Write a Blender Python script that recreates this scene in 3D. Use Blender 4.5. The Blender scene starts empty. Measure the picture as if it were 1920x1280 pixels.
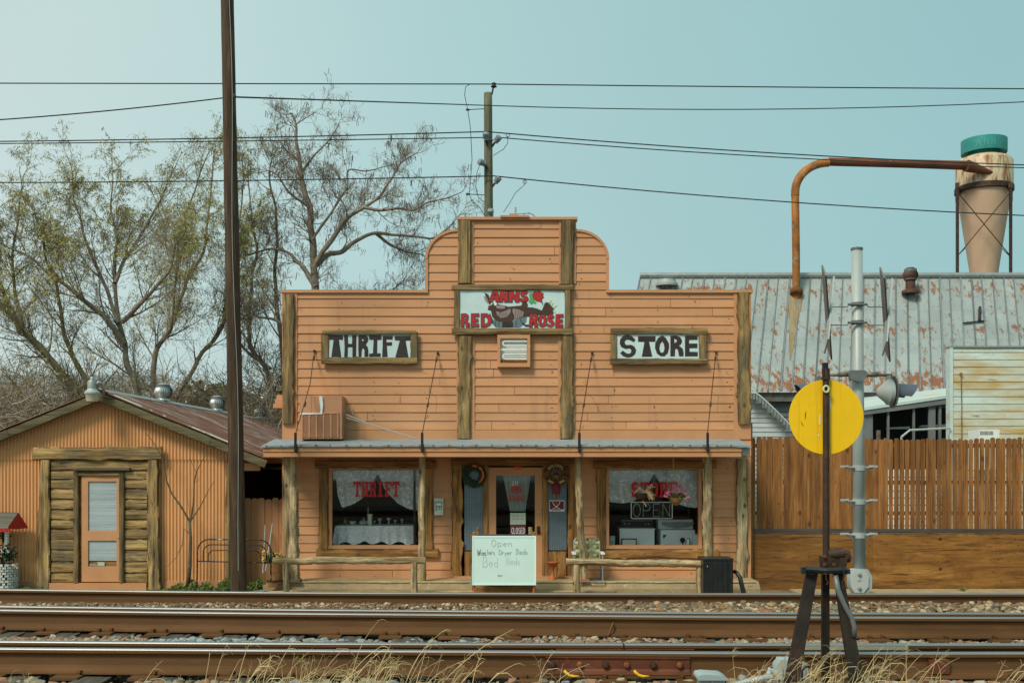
import bpy, bmesh, math, random
from mathutils import Vector, Matrix, noise

C = bpy.context.scene.collection
SC = bpy.context.scene
R = math.radians
CZ, F, HY = 2.43, 2000.0, 870.0     # eye height; photo focal length and horizon (1920 px wide photo), used to turn measurements into metres

# ---------------------------------------------------------------- camera, world, sun, exposure
cam = bpy.data.cameras.new("camera"); camo = bpy.data.objects.new("camera", cam); C.objects.link(camo)
camo.location = (0, 0, CZ); camo.rotation_euler = (R(90), 0, 0)
cam.sensor_width = 36; cam.lens = F / 1920 * 36; cam.shift_y = (HY - 640) / 1920
cam.clip_start = 0.1; cam.clip_end = 3000
SC.camera = camo
SUN_EL, SUN_AZ = 47, 218           # azimuth: compass-style, sun behind and to the left of the camera
w = bpy.data.worlds.new("World"); SC.world = w; w.use_nodes = True
nt = w.node_tree; N = nt.nodes; L = nt.links
bg = N["Background"]
sky = N.new("ShaderNodeTexSky"); sky.sky_type = 'NISHITA'; sky.sun_disc = False
sky.sun_elevation = R(SUN_EL); sky.sun_rotation = R(SUN_AZ); sky.air_density = 1.4; sky.dust_density = 3.0; sky.ozone_density = 2.0
mul = N.new("ShaderNodeMixRGB"); mul.blend_type = 'MULTIPLY'; mul.inputs[0].default_value = 1; mul.inputs[2].default_value = (.085, .085, .085, 1)
L.new(sky.outputs[0], mul.inputs[1])
tc = N.new("ShaderNodeTexCoord"); sep = N.new("ShaderNodeSeparateXYZ"); L.new(tc.outputs["Generated"], sep.inputs[0])
mx = N.new("ShaderNodeMapRange"); mx.inputs[1].default_value = -.5; mx.inputs[2].default_value = .38; L.new(sep.outputs[0], mx.inputs[0])
r1 = N.new("ShaderNodeValToRGB"); L.new(mx.outputs[0], r1.inputs[0])      # thin bright haze towards the left, clearer teal towards the right
e = r1.color_ramp.elements; e[0].position = 0; e[0].color = (.60, .735, .715, 1); e[1].position = 1; e[1].color = (.30, .53, .545, 1)
x = e.new(.5); x.color = (.42, .635, .635, 1)
mz = N.new("ShaderNodeMapRange"); mz.inputs[1].default_value = 0; mz.inputs[2].default_value = .42; L.new(sep.outputs[2], mz.inputs[0])
r2 = N.new("ShaderNodeValToRGB"); L.new(mz.outputs[0], r2.inputs[0])
e = r2.color_ramp.elements; e[0].position = 0; e[0].color = (1.04, 1.0, 1.0, 1); e[1].position = 1; e[1].color = (1.0, .99, .97, 1)
m2 = N.new("ShaderNodeMixRGB"); m2.blend_type = 'MULTIPLY'; m2.inputs[0].default_value = 1
L.new(r1.outputs[0], m2.inputs[1]); L.new(r2.outputs[0], m2.inputs[2])
nz = N.new("ShaderNodeTexNoise"); nz.inputs["Scale"].default_value = 2.2; nz.inputs["Detail"].default_value = 3; L.new(tc.outputs["Generated"], nz.inputs[0])
nr = N.new("ShaderNodeMapRange"); nr.inputs[3].default_value = .91; nr.inputs[4].default_value = 1.09; L.new(nz.outputs[0], nr.inputs[0])
m3 = N.new("ShaderNodeMixRGB"); m3.blend_type = 'MULTIPLY'; m3.inputs[0].default_value = 1; L.new(m2.outputs[0], m3.inputs[1]); L.new(nr.outputs[0], m3.inputs[2])
m4 = N.new("ShaderNodeMixRGB"); m4.inputs[0].default_value = .86; L.new(mul.outputs[0], m4.inputs[1]); L.new(m3.outputs[0], m4.inputs[2])
L.new(m4.outputs[0], bg.inputs[0]); bg.inputs[1].default_value = 1.0
sl = bpy.data.lights.new("sun", 'SUN'); sl.energy = 2.6; sl.angle = R(15); sl.color = (1, .93, .79)
so = bpy.data.objects.new("sun", sl); C.objects.link(so)
az = R(SUN_AZ); dv = Vector((math.sin(az) * math.cos(R(SUN_EL)), math.cos(az) * math.cos(R(SUN_EL)), math.sin(R(SUN_EL))))
so.rotation_euler = dv.to_track_quat('Z', 'Y').to_euler()
SC.view_settings.view_transform = 'Standard'; SC.view_settings.look = 'None'
SC.view_settings.exposure = 0.14; SC.view_settings.gamma = 1

# ---------------------------------------------------------------- helpers
def X(px, d): return (px - 960) * d / F
def Z(py, d): return CZ - (py - HY) * d / F
def at(px, py, d): return Vector((X(px, d), d, Z(py, d)))

class MB:
    def __init__(s): s.v = []; s.f = []; s.m = []; s.t = []
    def add(s, vs, fs, m=0, t=0.0):
        b = len(s.v); s.v += [tuple(p) for p in vs]
        for f in fs: s.f.append([b + i for i in f]); s.m.append(m); s.t.append(t)
    def box(s, x0, x1, y0, y1, z0, z1, m=0, t=0.0):
        s.add([(x0,y0,z0),(x1,y0,z0),(x1,y1,z0),(x0,y1,z0),(x0,y0,z1),(x1,y0,z1),(x1,y1,z1),(x0,y1,z1)],
              [(0,3,2,1),(4,5,6,7),(0,1,5,4),(1,2,6,5),(2,3,7,6),(3,0,4,7)], m, t)
    def pbox(s, px0, py0, px1, py1, d, th, m=0, t=0.0):      # box whose front face (at depth d) covers these measurements
        s.box(X(px0,d), X(px1,d), d, d+th, Z(py1,d), Z(py0,d), m, t)
    def obox(s, p0, p1, w, h, m=0, t=0.0, up=(0,0,1)):
        p0 = Vector(p0); p1 = Vector(p1); a = (p1-p0).normalized(); u = Vector(up)
        b = a.cross(u)
        if b.length < 1e-4: b = a.cross(Vector((0,1,0)))
        b.normalize(); c = b.cross(a).normalized(); b = b*w/2; c = c*h/2
        s.add([p0-b-c, p0+b-c, p0+b+c, p0-b+c, p1-b-c, p1+b-c, p1+b+c, p1-b+c],
              [(0,1,2,3),(4,7,6,5),(0,4,5,1),(1,5,6,2),(2,6,7,3),(3,7,4,0)], m, t)
    def tube(s, pts, rad, n=8, m=0, t=0.0, caps=True, lump=0.0, seed=0, flat=1.0):
        pts = [Vector(p) for p in pts]; k = len(pts)
        if not isinstance(rad, (list, tuple)): rad = [rad]*k
        d = (pts[1]-pts[0]).normalized()
        u = d.cross(Vector((0,1,0)) if abs(d.y) < .9 else Vector((1,0,0))).normalized(); vs = []
        for i, p in enumerate(pts):
            dd = (pts[min(i+1,k-1)] - pts[max(i-1,0)]).normalized()
            u = (u - dd*u.dot(dd)).normalized(); v = dd.cross(u)
            for j in range(n):
                a = 2*math.pi*j/n; r = rad[i]
                if lump: r *= 1 + lump*noise.noise(Vector((math.cos(a)*.9+seed*3.7, math.sin(a)*.9, p.dot(dd)*3.0+seed))) \
                              + lump*.6*noise.noise(Vector((math.cos(a)*2+seed, math.sin(a)*2, p.dot(dd)*9)))
                vs.append(p + (u*math.cos(a)*flat + v*math.sin(a))*r)
        fs = [(i*n+j, i*n+(j+1)%n, (i+1)*n+(j+1)%n, (i+1)*n+j) for i in range(k-1) for j in range(n)]
        if caps: fs += [tuple(range(n))[::-1], tuple(range((k-1)*n, k*n))]
        s.add(vs, fs, m, t)
    def lathe(s, prof, c, n=24, axis='Z', m=0, t=0.0):        # prof: (radius, height)
        vs = []; c = Vector(c)
        for r, h in prof:
            for j in range(n):
                a = 2*math.pi*j/n; q = (r*math.cos(a), r*math.sin(a), h)
                if axis == 'Y': q = (q[0], q[2], q[1])
                if axis == 'X': q = (q[2], q[0], q[1])
                vs.append(c + Vector(q))
        k = len(prof)
        fs = [(i*n+j, i*n+(j+1)%n, (i+1)*n+(j+1)%n, (i+1)*n+j) for i in range(k-1) for j in range(n)]
        if prof[0] != prof[-1]: fs += [tuple(range(n))[::-1], tuple(range((k-1)*n, k*n))]
        s.add(vs, fs, m, t)
    def plank(s, p0, p1, w, y, th, wob=.15, seed=0, m=0, t=0.0, knots=2):   # live-edge slab, in a plane facing the street
        p0 = Vector((p0[0], 0, p0[1])); p1 = Vector((p1[0], 0, p1[1])); a = p1-p0; ln = a.length; a.normalize()
        b = Vector((-a.z, 0, a.x)); n = max(6, int(ln/.045)); rnd = random.Random(seed)
        w0, w1 = (w if isinstance(w, tuple) else (w, w)); kn = [(rnd.random(), rnd.choice((-1,1))) for _ in range(knots)]
        vs = []
        for i in range(n+1):
            f = i/n; ww = w0+(w1-w0)*f; hl = hr = ww/2
            hl += ww*wob*(noise.noise(Vector((f*ln*2.2, seed*1.7, 0))) + .35*noise.noise(Vector((f*ln*9, seed, 4))))
            hr += ww*wob*(noise.noise(Vector((f*ln*2.2, seed*1.7, 9))) + .35*noise.noise(Vector((f*ln*9, seed, 7))))
            for kf, sd in kn:
                g = math.exp(-((f-kf)*ln/.05)**2)*ww*.14*wob/.15
                if sd > 0: hr += g
                else: hl += g
            c = p0 + a*(f*ln); dy = .25*th*noise.noise(Vector((f*ln*3, seed, 2)))
            for q, yy in ((-hl, th), (-hl, th*.35), (-hl*.84, .08*th+dy), (-hl*.3, dy), (hr*.3, dy), (hr*.84, .08*th+dy), (hr, th*.35), (hr, th)):
                vs.append(c + b*q + Vector((0, y+yy, 0)))
        fs = [(i*8+j, (i+1)*8+j, (i+1)*8+(j+1)%8, i*8+(j+1)%8) for i in range(n) for j in range(8)]
        b0 = len(s.f); s.add(vs, fs+[tuple(range(8)), tuple(range(n*8, n*8+8))[::-1]], m, t)
        for i in range(n):          # strips of bark left along the edges
            for j, g in ((0, 0), (1, .12), (5, .12), (6, 0)):
                if noise.noise(Vector((i*.14, seed*2.3+(j > 3)*9, 1))) > g-.15: s.t[b0+i*8+j] = -.62 if g == 0 else -.5
    def log(s, p0, p1, r, seed=0, lump=.22, bend=.02, n=12, m=0, t=0.0):
        p0 = Vector(p0); p1 = Vector(p1); ln = (p1-p0).length; k = max(4, int(ln/.06)); r0, r1 = (r if isinstance(r, tuple) else (r, r))
        pts = []; rr = []
        for i in range(k+1):
            f = i/k; p = p0.lerp(p1, f)
            e_ = math.sin(math.pi*f)
            p += Vector((noise.noise(Vector((f*ln*1.3, seed, 0))), noise.noise(Vector((f*ln*1.3, seed, 5))), noise.noise(Vector((f*ln*1.3, seed, 8)))))*bend*2*(.3+e_)
            pts.append(p); rr.append((r0+(r1-r0)*f)*(1+.12*noise.noise(Vector((f*ln*4, seed, 3)))))
        s.tube(pts, rr, n, m, t, lump=lump, seed=seed)
    def grid(s, fn, nu, nv, m=0, t=0.0, two=False):
        s.add([fn(i/nu, j/nv) for j in range(nv+1) for i in range(nu+1)],
              [(j*(nu+1)+i, j*(nu+1)+i+1, (j+1)*(nu+1)+i+1, (j+1)*(nu+1)+i) for j in range(nv) for i in range(nu)], m, t)
    def build(s, name, mats, parent=None, smooth=False):
        me = bpy.data.meshes.new(name); me.from_pydata(s.v, [], s.f)
        if not isinstance(mats, (list, tuple)): mats = [mats]
        for q in mats: me.materials.append(q)
        me.polygons.foreach_set("material_index", s.m)
        at_ = me.attributes.new("tint", 'FLOAT', 'FACE'); at_.data.foreach_set("value", s.t)
        if smooth is True: me.polygons.foreach_set("use_smooth", [True]*len(s.f))
        me.update()
        if smooth == 'auto': me.polygons.foreach_set("use_smooth", [True]*len(s.f)); me.set_sharp_from_angle(angle=R(40))
        o = bpy.data.objects.new(name, me); C.objects.link(o); par(o, parent)
        return o

def par(o, p):
    if p:
        o.parent = p
        o.matrix_parent_inverse = Matrix.Translation(-p.location) if p.type == 'EMPTY' else Matrix()
def thing(name, label, cat, loc, group=None):
    o = bpy.data.objects.new(name, None); C.objects.link(o); o.location = loc; o.empty_display_size = .2
    o['label'] = label; o['category'] = cat
    if group: o['group'] = group
    return o
def tag(o, label, cat, group=None):
    o['label'] = label; o['category'] = cat
    if group: o['group'] = group
    return o
def struct(o): o['kind'] = 'structure'; return o
def stuff(o, label, cat): o['kind'] = 'stuff'; o['label'] = label; o['category'] = cat; return o
def dup(root, loc, label, group=None):
    r = root.copy(); C.objects.link(r); r.location = loc; r['label'] = label
    if group: r['group'] = group
    for ch in [c for c in C.objects if c.parent == root]:
        c = ch.copy(); C.objects.link(c); c.parent = r
        for g in [q for q in C.objects if q.parent == ch]:
            d = g.copy(); C.objects.link(d); d.parent = c
    return r

def shape(name, contours, d, th, mat_, parent=None, off=0.0, conv=None):
    """flat cut-out facing the street: contours in photo measurements (conv turns enlarged-view units into them)"""
    cu = bpy.data.curves.new("tmp", 'CURVE'); cu.dimensions = '2D'; cu.fill_mode = 'BOTH'; cu.extrude = th/2; cu.offset = off
    for ct in contours:
        sp = cu.splines.new('POLY'); sp.points.add(len(ct)-1); sp.use_cyclic_u = True
        for i, (a, b) in enumerate(ct):
            if conv: a, b = conv(a, b)
            sp.points[i].co = (X(a, d), Z(b, d), 0, 1)
    o = bpy.data.objects.new("tmp", cu); C.objects.link(o)
    dg = bpy.context.evaluated_depsgraph_get(); dg.update()
    me = bpy.data.meshes.new_from_object(o.evaluated_get(dg)); me.name = name
    for v in me.vertices: v.co = (v.co.x, d - v.co.z, v.co.y)
    me.materials.clear(); me.materials.append(mat_)
    bpy.data.objects.remove(o); bpy.data.curves.remove(cu)
    q = bpy.data.objects.new(name, me); C.objects.link(q); par(q, parent)
    return q

# single-stroke letters on a 1-high cell
def arc(cx, cy, rx, ry, a0, a1, n=8): return [(cx+rx*math.cos(R(a0+(a1-a0)*i/n)), cy+ry*math.sin(R(a0+(a1-a0)*i/n))) for i in range(n+1)]
SF = {'A':[[(0,0),(.3,1),(.6,0)],[(.12,.4),(.48,.4)]],'N':[[(0,0),(0,1),(.55,0),(.55,1)]],
 'S':[arc(.28,.75,.26,.24,40,270)+arc(.28,.25,.28,.25,90,-140)],'R':[[(0,0),(0,1)],[(0,1)]+arc(.3,.75,.25,.25,90,-90)+[(0,.5)],[(.25,.5),(.58,0)]],
 'E':[[(.5,1),(0,1),(0,0),(.5,0)],[(0,.52),(.4,.52)]],'D':[[(0,0),(0,1)]+arc(.15,.5,.4,.5,90,-90)+[(0,0)]],
 'O':[arc(.3,.5,.3,.5,90,450,16)],'L':[[(0,1),(0,0),(.48,0)]],'C':[arc(.32,.5,.3,.5,50,310,12)],'P':[[(0,0),(0,1)],[(0,1)]+arc(.3,.73,.25,.27,90,-90)+[(0,.46)]],
 'W':[[(0,1),(.16,0),(.34,.75),(.5,0),(.68,1)]],'M':[[(0,0),(.05,1),(.32,.3),(.6,1),(.66,0)]],'B':[[(0,0),(0,1)]+arc(.2,.76,.25,.24,90,-90)+arc(.22,.26,.3,.26,90,-90)+[(0,0)]],
 '2':[arc(.25,.72,.25,.27,160,-20)+[(0,0),(.52,0)]],'1':[[(.1,.8),(.25,1),(.25,0)]],'I':[[(.1,0),(.1,1)]],'H':[[(0,0),(0,1)],[(.55,0),(.55,1)],[(0,.5),(.55,.5)]],
 'a':[arc(.25,.25,.22,.25,60,400,12),[(.47,.5),(.47,0)]],'e':[[(.03,.27),(.45,.27)]+arc(.24,.25,.22,.25,0,310,10)],'n':[[(0,.5),(0,0)],[(0,.3)]+arc(.2,.3,.2,.2,150,0)+[(.4,0)]],
 'p':[[(0,.5),(0,-.4)],arc(.22,.25,.22,.25,150,-150,10)],'s':[arc(.18,.38,.15,.12,40,250)+arc(.18,.13,.17,.13,90,-150)],'h':[[(0,1),(0,0)],[(0,.3)]+arc(.2,.3,.2,.2,150,0)+[(.4,0)]],
 'r':[[(0,.5),(0,0)],[(0,.3)]+arc(.18,.3,.18,.2,150,40)],'y':[[(0,.5),(.2,.05)],[(.42,.5),(.05,-.35)]],'d':[arc(.23,.25,.22,.25,60,400,12),[(.45,1),(.45,0)]],
 'i':[[(.05,.5),(.05,0)]],'t':[[(.15,.85),(.15,0)],[(0,.5),(.32,.5)]],'u':[[(0,.5),(0,.15),(.2,0),(.4,.15),(.4,.5)]],'k':[[(0,1),(0,0)],[(.35,.5),(0,.22),(.38,0)]]}
def stroke_text(mb, txt, px, py, h, d, wpx, sx=1.0, gap=.22, m=0, seed=1, jit=0.0, slant=0.0):
    """text whose baseline starts at (px, py), cap height h, drawn as thin ribbons"""
    rnd = random.Random(seed); x0 = px
    for ch in txt:
        if ch == ' ': x0 += h*.5*sx; continue
        hh = h*(1+rnd.uniform(-jit, jit)); yb = py + rnd.uniform(-jit, jit)*h*.4; xm = 0
        for st in SF[ch]:
            pts = [(x0+(a+slant*b)*hh*sx, yb-b*hh) for a, b in st]; xm = max(xm, max(a for a, b in st))
            for i in range(len(pts)-1):
                a = Vector((X(pts[i][0], d), d, Z(pts[i][1], d))); b = Vector((X(pts[i+1][0], d), d, Z(pts[i+1][1], d)))
                u = (b-a)
                if u.length < 1e-6: continue
                u.normalize(); wd = wpx*d/F/2; q = Vector((-u.z, 0, u.x))*wd; e2 = u*wd*.5; dy = Vector((0, -.0005*(i % 3), 0))
                mb.add([a-q-e2+dy, a+q-e2+dy, b+q+e2+dy, b-q+e2+dy], [(0,1,2,3)], m)
        x0 += (xm+gap)*hh*sx

# ---------------------------------------------------------------- materials
def rgb(c): return (c[0], c[1], c[2], 1)
def srgb(r, g, b): return tuple(((v/255)/12.92 if v/255 <= .04045 else ((v/255+.055)/1.055)**2.4) for v in (r, g, b))
def mat(name, col, rough=.6, metal=0.0, var=.12, vs=3.0, bump=0.0, bs=40.0, st=(1,1,1), spots=(), tint=1.0, col2=None, spec=.4):
    m = bpy.data.materials.new(name); m.use_nodes = True; t = m.node_tree; n = t.nodes; l = t.links; b = n["Principled BSDF"]
    tc = n.new("ShaderNodeTexCoord"); mp = n.new("ShaderNodeMapping"); mp.inputs["Scale"].default_value = st; l.new(tc.outputs["Object"], mp.inputs[0])
    def nse(s, det=5, src=None, ro=.6):
        q = n.new("ShaderNodeTexNoise"); q.inputs["Scale"].default_value = s; q.inputs["Detail"].default_value = det; q.inputs["Roughness"].default_value = ro
        l.new((src or mp).outputs[0], q.inputs[0]); return q
    q = nse(vs); rp = n.new("ShaderNodeValToRGB"); l.new(q.outputs[0], rp.inputs[0]); e = rp.color_ramp.elements
    c2 = col2 or tuple(min(1, v*(1+var)) for v in col); c1 = col if col2 else tuple(v*(1-var) for v in col)
    e[0].position = .3; e[0].color = rgb(c1); e[1].position = .7; e[1].color = rgb(c2)
    out = rp.outputs[0]
    for sc_, stt, sx_, lo, hi in spots:            # colour, stretch, scale, threshold from .. to
        m2 = n.new("ShaderNodeMapping"); m2.inputs["Scale"].default_value = stt; m2.inputs["Location"].default_value = (sx_, 3.1, 1.7); l.new(tc.outputs["Object"], m2.inputs[0])
        q2 = nse(sx_, 8, m2, .7); mr = n.new("ShaderNodeMapRange"); mr.inputs[1].default_value = lo; mr.inputs[2].default_value = hi; l.new(q2.outputs[0], mr.inputs[0])
        mm = n.new("ShaderNodeMixRGB"); l.new(mr.outputs[0], mm.inputs[0]); l.new(out, mm.inputs[1]); mm.inputs[2].default_value = rgb(sc_); out = mm.outputs[0]
    if tint:
        a = n.new("ShaderNodeAttribute"); a.attribute_name = "tint"; ad = n.new("ShaderNodeMath"); ad.operation = 'MULTIPLY_ADD'
        l.new(a.outputs["Fac"], ad.inputs[0]); ad.inputs[1].default_value = tint; ad.inputs[2].default_value = 1
        mm = n.new("ShaderNodeVectorMath"); mm.operation = 'SCALE'; l.new(out, mm.inputs[0]); l.new(ad.outputs[0], mm.inputs["Scale"]); out = mm.outputs[0]
    l.new(out, b.inputs["Base Color"]); b.inputs["Roughness"].default_value = rough; b.inputs["Metallic"].default_value = metal
    b.inputs["Specular IOR Level"].default_value = spec
    if bump:
        q3 = nse(bs, 6); bp = n.new("ShaderNodeBump"); bp.inputs["Strength"].default_value = bump; bp.inputs["Distance"].default_value = .01
        l.new(q3.outputs[0], bp.inputs["Height"]); l.new(bp.outputs[0], b.inputs["Normal"])
    return m
def wood(name, ax, cols, knots=True, bump=.6, k=1.0, film=None):
    st = [9, 9, 9]; st['XYZ'.index(ax)] = .9; st = [v*k for v in st]
    m = mat(name, cols[0], .75, 0, .2, 1.0, bump, 3.0, tuple(st)); t = m.node_tree; n = t.nodes; l = t.links
    rp = [q for q in n if q.type == 'VALTORGB'][0]; e = rp.color_ramp.elements
    e[0].position = .28; e[0].color = rgb(cols[0]); e[1].position = .75; e[1].color = rgb(cols[-1])
    for i, c in enumerate(cols[1:-1]): q = e.new(.28+.47*(i+1)/(len(cols)-1)); q.color = rgb(c)
    b = n["Principled BSDF"]; src = b.inputs["Base Color"].links[0].from_socket; tc = [q for q in n if q.type == 'TEX_COORD'][0]
    # broad grey weathering film, dark checks along the grain, scattered knots
    def layer(src, stt, scale, lo, hi, col, amt, det=5):
        mp = n.new("ShaderNodeMapping"); mp.inputs["Scale"].default_value = stt; l.new(tc.outputs["Object"], mp.inputs[0])
        q = n.new("ShaderNodeTexNoise"); q.inputs["Scale"].default_value = scale; q.inputs["Detail"].default_value = det; q.inputs["Roughness"].default_value = .65; l.new(mp.outputs[0], q.inputs[0])
        mr = n.new("ShaderNodeMapRange"); mr.inputs[1].default_value = lo; mr.inputs[2].default_value = hi; mr.inputs[4].default_value = amt; l.new(q.outputs[0], mr.inputs[0])
        mm = n.new("ShaderNodeMixRGB"); l.new(mr.outputs[0], mm.inputs[0]); l.new(src, mm.inputs[1]); mm.inputs[2].default_value = rgb(col); l.new(mm.outputs[0], b.inputs["Base Color"]); return mm.outputs[0]
    s3 = [2.2, 2.2, 2.2]; s3['XYZ'.index(ax)] = .8
    if film: src = layer(src, tuple(s3), 1.6, .48, .66, film, .8)
    s4 = [16*k]*3; s4['XYZ'.index(ax)] = .55
    src = layer(src, tuple(s4), 1.3, .57, .66, tuple(v*.35 for v in cols[0]), .8)
    s6 = [2.6, 2.6, 2.6]; s6['XYZ'.index(ax)] = 1.3; src = layer(src, tuple(s6), 1.9, .60, .70, tuple(v*.55 for v in cols[1]), .7 if film else 0)
    # hairline grain and cracks
    s7 = [34*k]*3; s7['XYZ'.index(ax)] = 1.1; src = layer(src, tuple(s7), 1.2, .54, .64, tuple(v*.5 for v in cols[0]), .6, 3)
    if knots:
        mp = n.new("ShaderNodeMapping"); s2 = [3.6, 3.6, 3.6]; s2['XYZ'.index(ax)] = 2.3; mp.inputs["Scale"].default_value = s2
        l.new(tc.outputs["Object"], mp.inputs[0]); vo = n.new("ShaderNodeTexVoronoi"); vo.inputs["Scale"].default_value = 1.5; l.new(mp.outputs[0], vo.inputs[0])
        cs = n.new("ShaderNodeSeparateColor"); l.new(vo.outputs["Color"], cs.inputs[0]); sz = n.new("ShaderNodeMath"); sz.operation = 'MULTIPLY_ADD'; l.new(cs.outputs[0], sz.inputs[0]); sz.inputs[1].default_value = .34; sz.inputs[2].default_value = -.14
        su = n.new("ShaderNodeMath"); su.operation = 'SUBTRACT'; l.new(sz.outputs[0], su.inputs[0]); l.new(vo.outputs["Distance"], su.inputs[1])
        mr = n.new("ShaderNodeMapRange"); mr.inputs[1].default_value = -.07; mr.inputs[2].default_value = .06; mr.inputs[4].default_value = .85; l.new(su.outputs[0], mr.inputs[0])
        mm = n.new("ShaderNodeMixRGB"); l.new(mr.outputs[0], mm.inputs[0]); l.new(src, mm.inputs[1]); mm.inputs[2].default_value = (.05, .026, .012, 1); l.new(mm.outputs[0], b.inputs["Base Color"])
    return m

M = {}
PAINT = (.56, .270, .125)
M['paint'] = mat('tan_paint', PAINT, .62, var=.07, vs=1.3, bump=.25, bs=14, st=(1, 1, 6), spots=[((.47, .215, .105), (.6, 1, 5), 4.1, .60, .85), ((.40, .20, .11), (3.5, 1, .35), 1.3, .58, .80), ((.66, .36, .20), (.35, 1, .6), 1.9, .60, .85), ((.30, .14, .07), (1, 1, 1), 26, .70, .74)])
M['paint_flat'] = mat('tan_paint_trim', tuple(v*.97 for v in PAINT), .6, var=.08, vs=2, bump=.2, bs=20)
M['paint_tin'] = mat('tan_painted_tin', (.66, .33, .135), .55, var=.07, vs=.9, spots=[((.50, .21, .085), (1, 1, .35), 2.2, .56, .8)])
M['paint_dirty'] = mat('tan_paint_peeling', PAINT, .6, var=.08, vs=2, spots=[((.75, .75, .68), (1, 1, 1), 2.6, .66, .67)])
LW = [(.05, .030, .012), (.17, .105, .038), (.32, .205, .075), (.50, .34, .14)]; FL = (.125, .108, .066)          # weathered olive-honey slabs
M['slab_z'] = wood('weathered_slab_upright', 'Z', LW, film=FL); M['slab_x'] = wood('weathered_slab_level', 'X', LW, film=FL)
PW = [(.10, .042, .012), (.27, .125, .032), (.44, .225, .06), (.58, .34, .12)]            # sheltered orange slabs under the porch
M['porch_z'] = wood('sheltered_slab_upright', 'Z', PW, film=(.22, .12, .045)); M['porch_x'] = wood('sheltered_slab_level', 'X', PW, film=(.20, .085, .025))
GW = [(.10, .055, .02), (.32, .215, .10), (.52, .40, .22), (.66, .53, .33)]              # pale cedar posts
M['post_z'] = wood('cedar_post_upright', 'Z', GW, k=1.3, film=(.24, .20, .125)); M['post_x'] = wood('cedar_post_level', 'X', GW, k=1.3, film=(.28, .24, .155))
M['pole'] = wood('creosoted_pole', 'Z', [(.020, .010, .004), (.050, .026, .011), (.085, .046, .020), (.14, .085, .045)], False, k=1.5)
M['pole2'] = wood('green_treated_pole', 'Z', [(.07, .075, .04), (.11, .11, .06), (.15, .145, .085), (.19, .18, .11)], False)
M['picket'] = wood('cedar_picket', 'Z', [(.12, .045, .010), (.22, .085, .018), (.29, .125, .032), (.38, .20, .075)], True, .3, 1.2)
M['ply'] = wood('stained_plywood', 'X', [(.12, .046, .008), (.20, .082, .014), (.28, .125, .024), (.42, .22, .055)], False, .2, k=.5, film=(.19, .075, .012))
for q_ in M['ply'].node_tree.nodes:
    if q_.type == 'TEX_NOISE': q_.inputs['Distortion'].default_value = 1.6
M['darkrail'] = wood('dark_rail_board', 'X', [(.045, .035, .028), (.07, .055, .045), (.1, .08, .065)], False)
M['graywood'] = wood('grey_board', 'X', [(.08, .07, .055), (.14, .12, .09), (.2, .17, .12)], False)
M['board'] = wood('olive_fascia', 'X', [(.06, .048, .022), (.12, .10, .045), (.17, .14, .065), (.22, .17, .08)], True)
M['concrete'] = mat('concrete', (.36, .27, .145), .9, var=.2, vs=3, bump=.5, bs=60, spots=[((.56, .44, .26), (1, 1, 1), 9, .58, .66), ((.16, .11, .06), (.3, 1, 1), 4, .62, .72)])
M['shingle'] = mat('grey_rolled_roofing', (.26, .30, .31), .85, var=.25, vs=6, bump=.6, bs=60, st=(1, 3, 1), spots=[((.10, .11, .11), (.5, 4, 1), 7, .6, .68), ((.5, .54, .54), (.6, 4, 1), 5, .64, .7)])
M['metal_grey'] = mat('galvanised_grey', (.34, .37, .36), .45, .5, var=.15, vs=6)
M['signal'] = mat('silver_painted_signal', (.38, .42, .40), .5, .15, var=.1, vs=5, st=(1, 1, .3), spots=[((.25, .27, .25), (2, 2, .5), 4, .62, .8)])
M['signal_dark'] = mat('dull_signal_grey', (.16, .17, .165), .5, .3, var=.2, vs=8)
M['hood'] = mat('dark_hood', (.10, .115, .14), .45, .2, var=.2, vs=5)
M['iron_leg'] = mat('dark_rusty_leg', (.026, .018, .012), .6, .3, var=.5, vs=7, bump=.3, bs=50, spots=[((.085, .035, .018), (1, 1, .5), 5, .54, .7)])
M['black'] = mat('black_paint', (.012, .013, .014), .5, var=.3, vs=8)
M['can'] = mat('black_ribbed_plastic', (.016, .019, .020), .38, var=.3, vs=5)
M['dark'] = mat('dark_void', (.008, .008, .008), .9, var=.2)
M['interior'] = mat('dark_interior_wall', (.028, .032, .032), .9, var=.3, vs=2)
M['white'] = mat('white_paint', (.74, .78, .74), .5, var=.05)
M['panel'] = mat('pale_sign_panel', (.55, .70, .70), .45, var=.06, vs=3, spots=[((.50, .58, .48), (1, 1, 1), 3.3, .58, .75)])
M['boardface'] = mat('dry_erase_face', (.55, .71, .66), .35, var=.04, vs=2)
M['boardedge'] = mat('dry_erase_edge', (.62, .84, .80), .4, var=.04)
M['ink'] = mat('marker_ink', (.08, .12, .11), .7, var=.3, vs=30)
M['ink_faint'] = mat('faded_marker', (.36, .51, .47), .7, var=.1, vs=30)
M['ink_mid'] = mat('worn_marker', (.20, .30, .27), .7, var=.3, vs=30)
M['letter'] = mat('black_brown_letter', (.030, .026, .022), .5, var=.3, vs=9)
M['letter_edge'] = mat('dark_red_edge', (.16, .012, .008), .5, var=.1)
M['red'] = mat('sign_red', (.42, .022, .016), .45, var=.12, vs=8)
M['winred'] = mat('window_letter_red', (.50, .012, .014), .5, var=.12, vs=8)
M['green'] = mat('sign_green', (.10, .36, .13), .5, var=.1)
M['brown'] = mat('sign_brown', (.065, .032, .020), .5, var=.15, vs=8)
M['mauve'] = mat('sign_mauve', (.30, .235, .215), .5, var=.06)
M['slate'] = mat('sign_slate', (.13, .185, .21), .5, var=.1)
M['cream'] = mat('cream', (.62, .60, .34), .5, var=.1)
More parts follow.
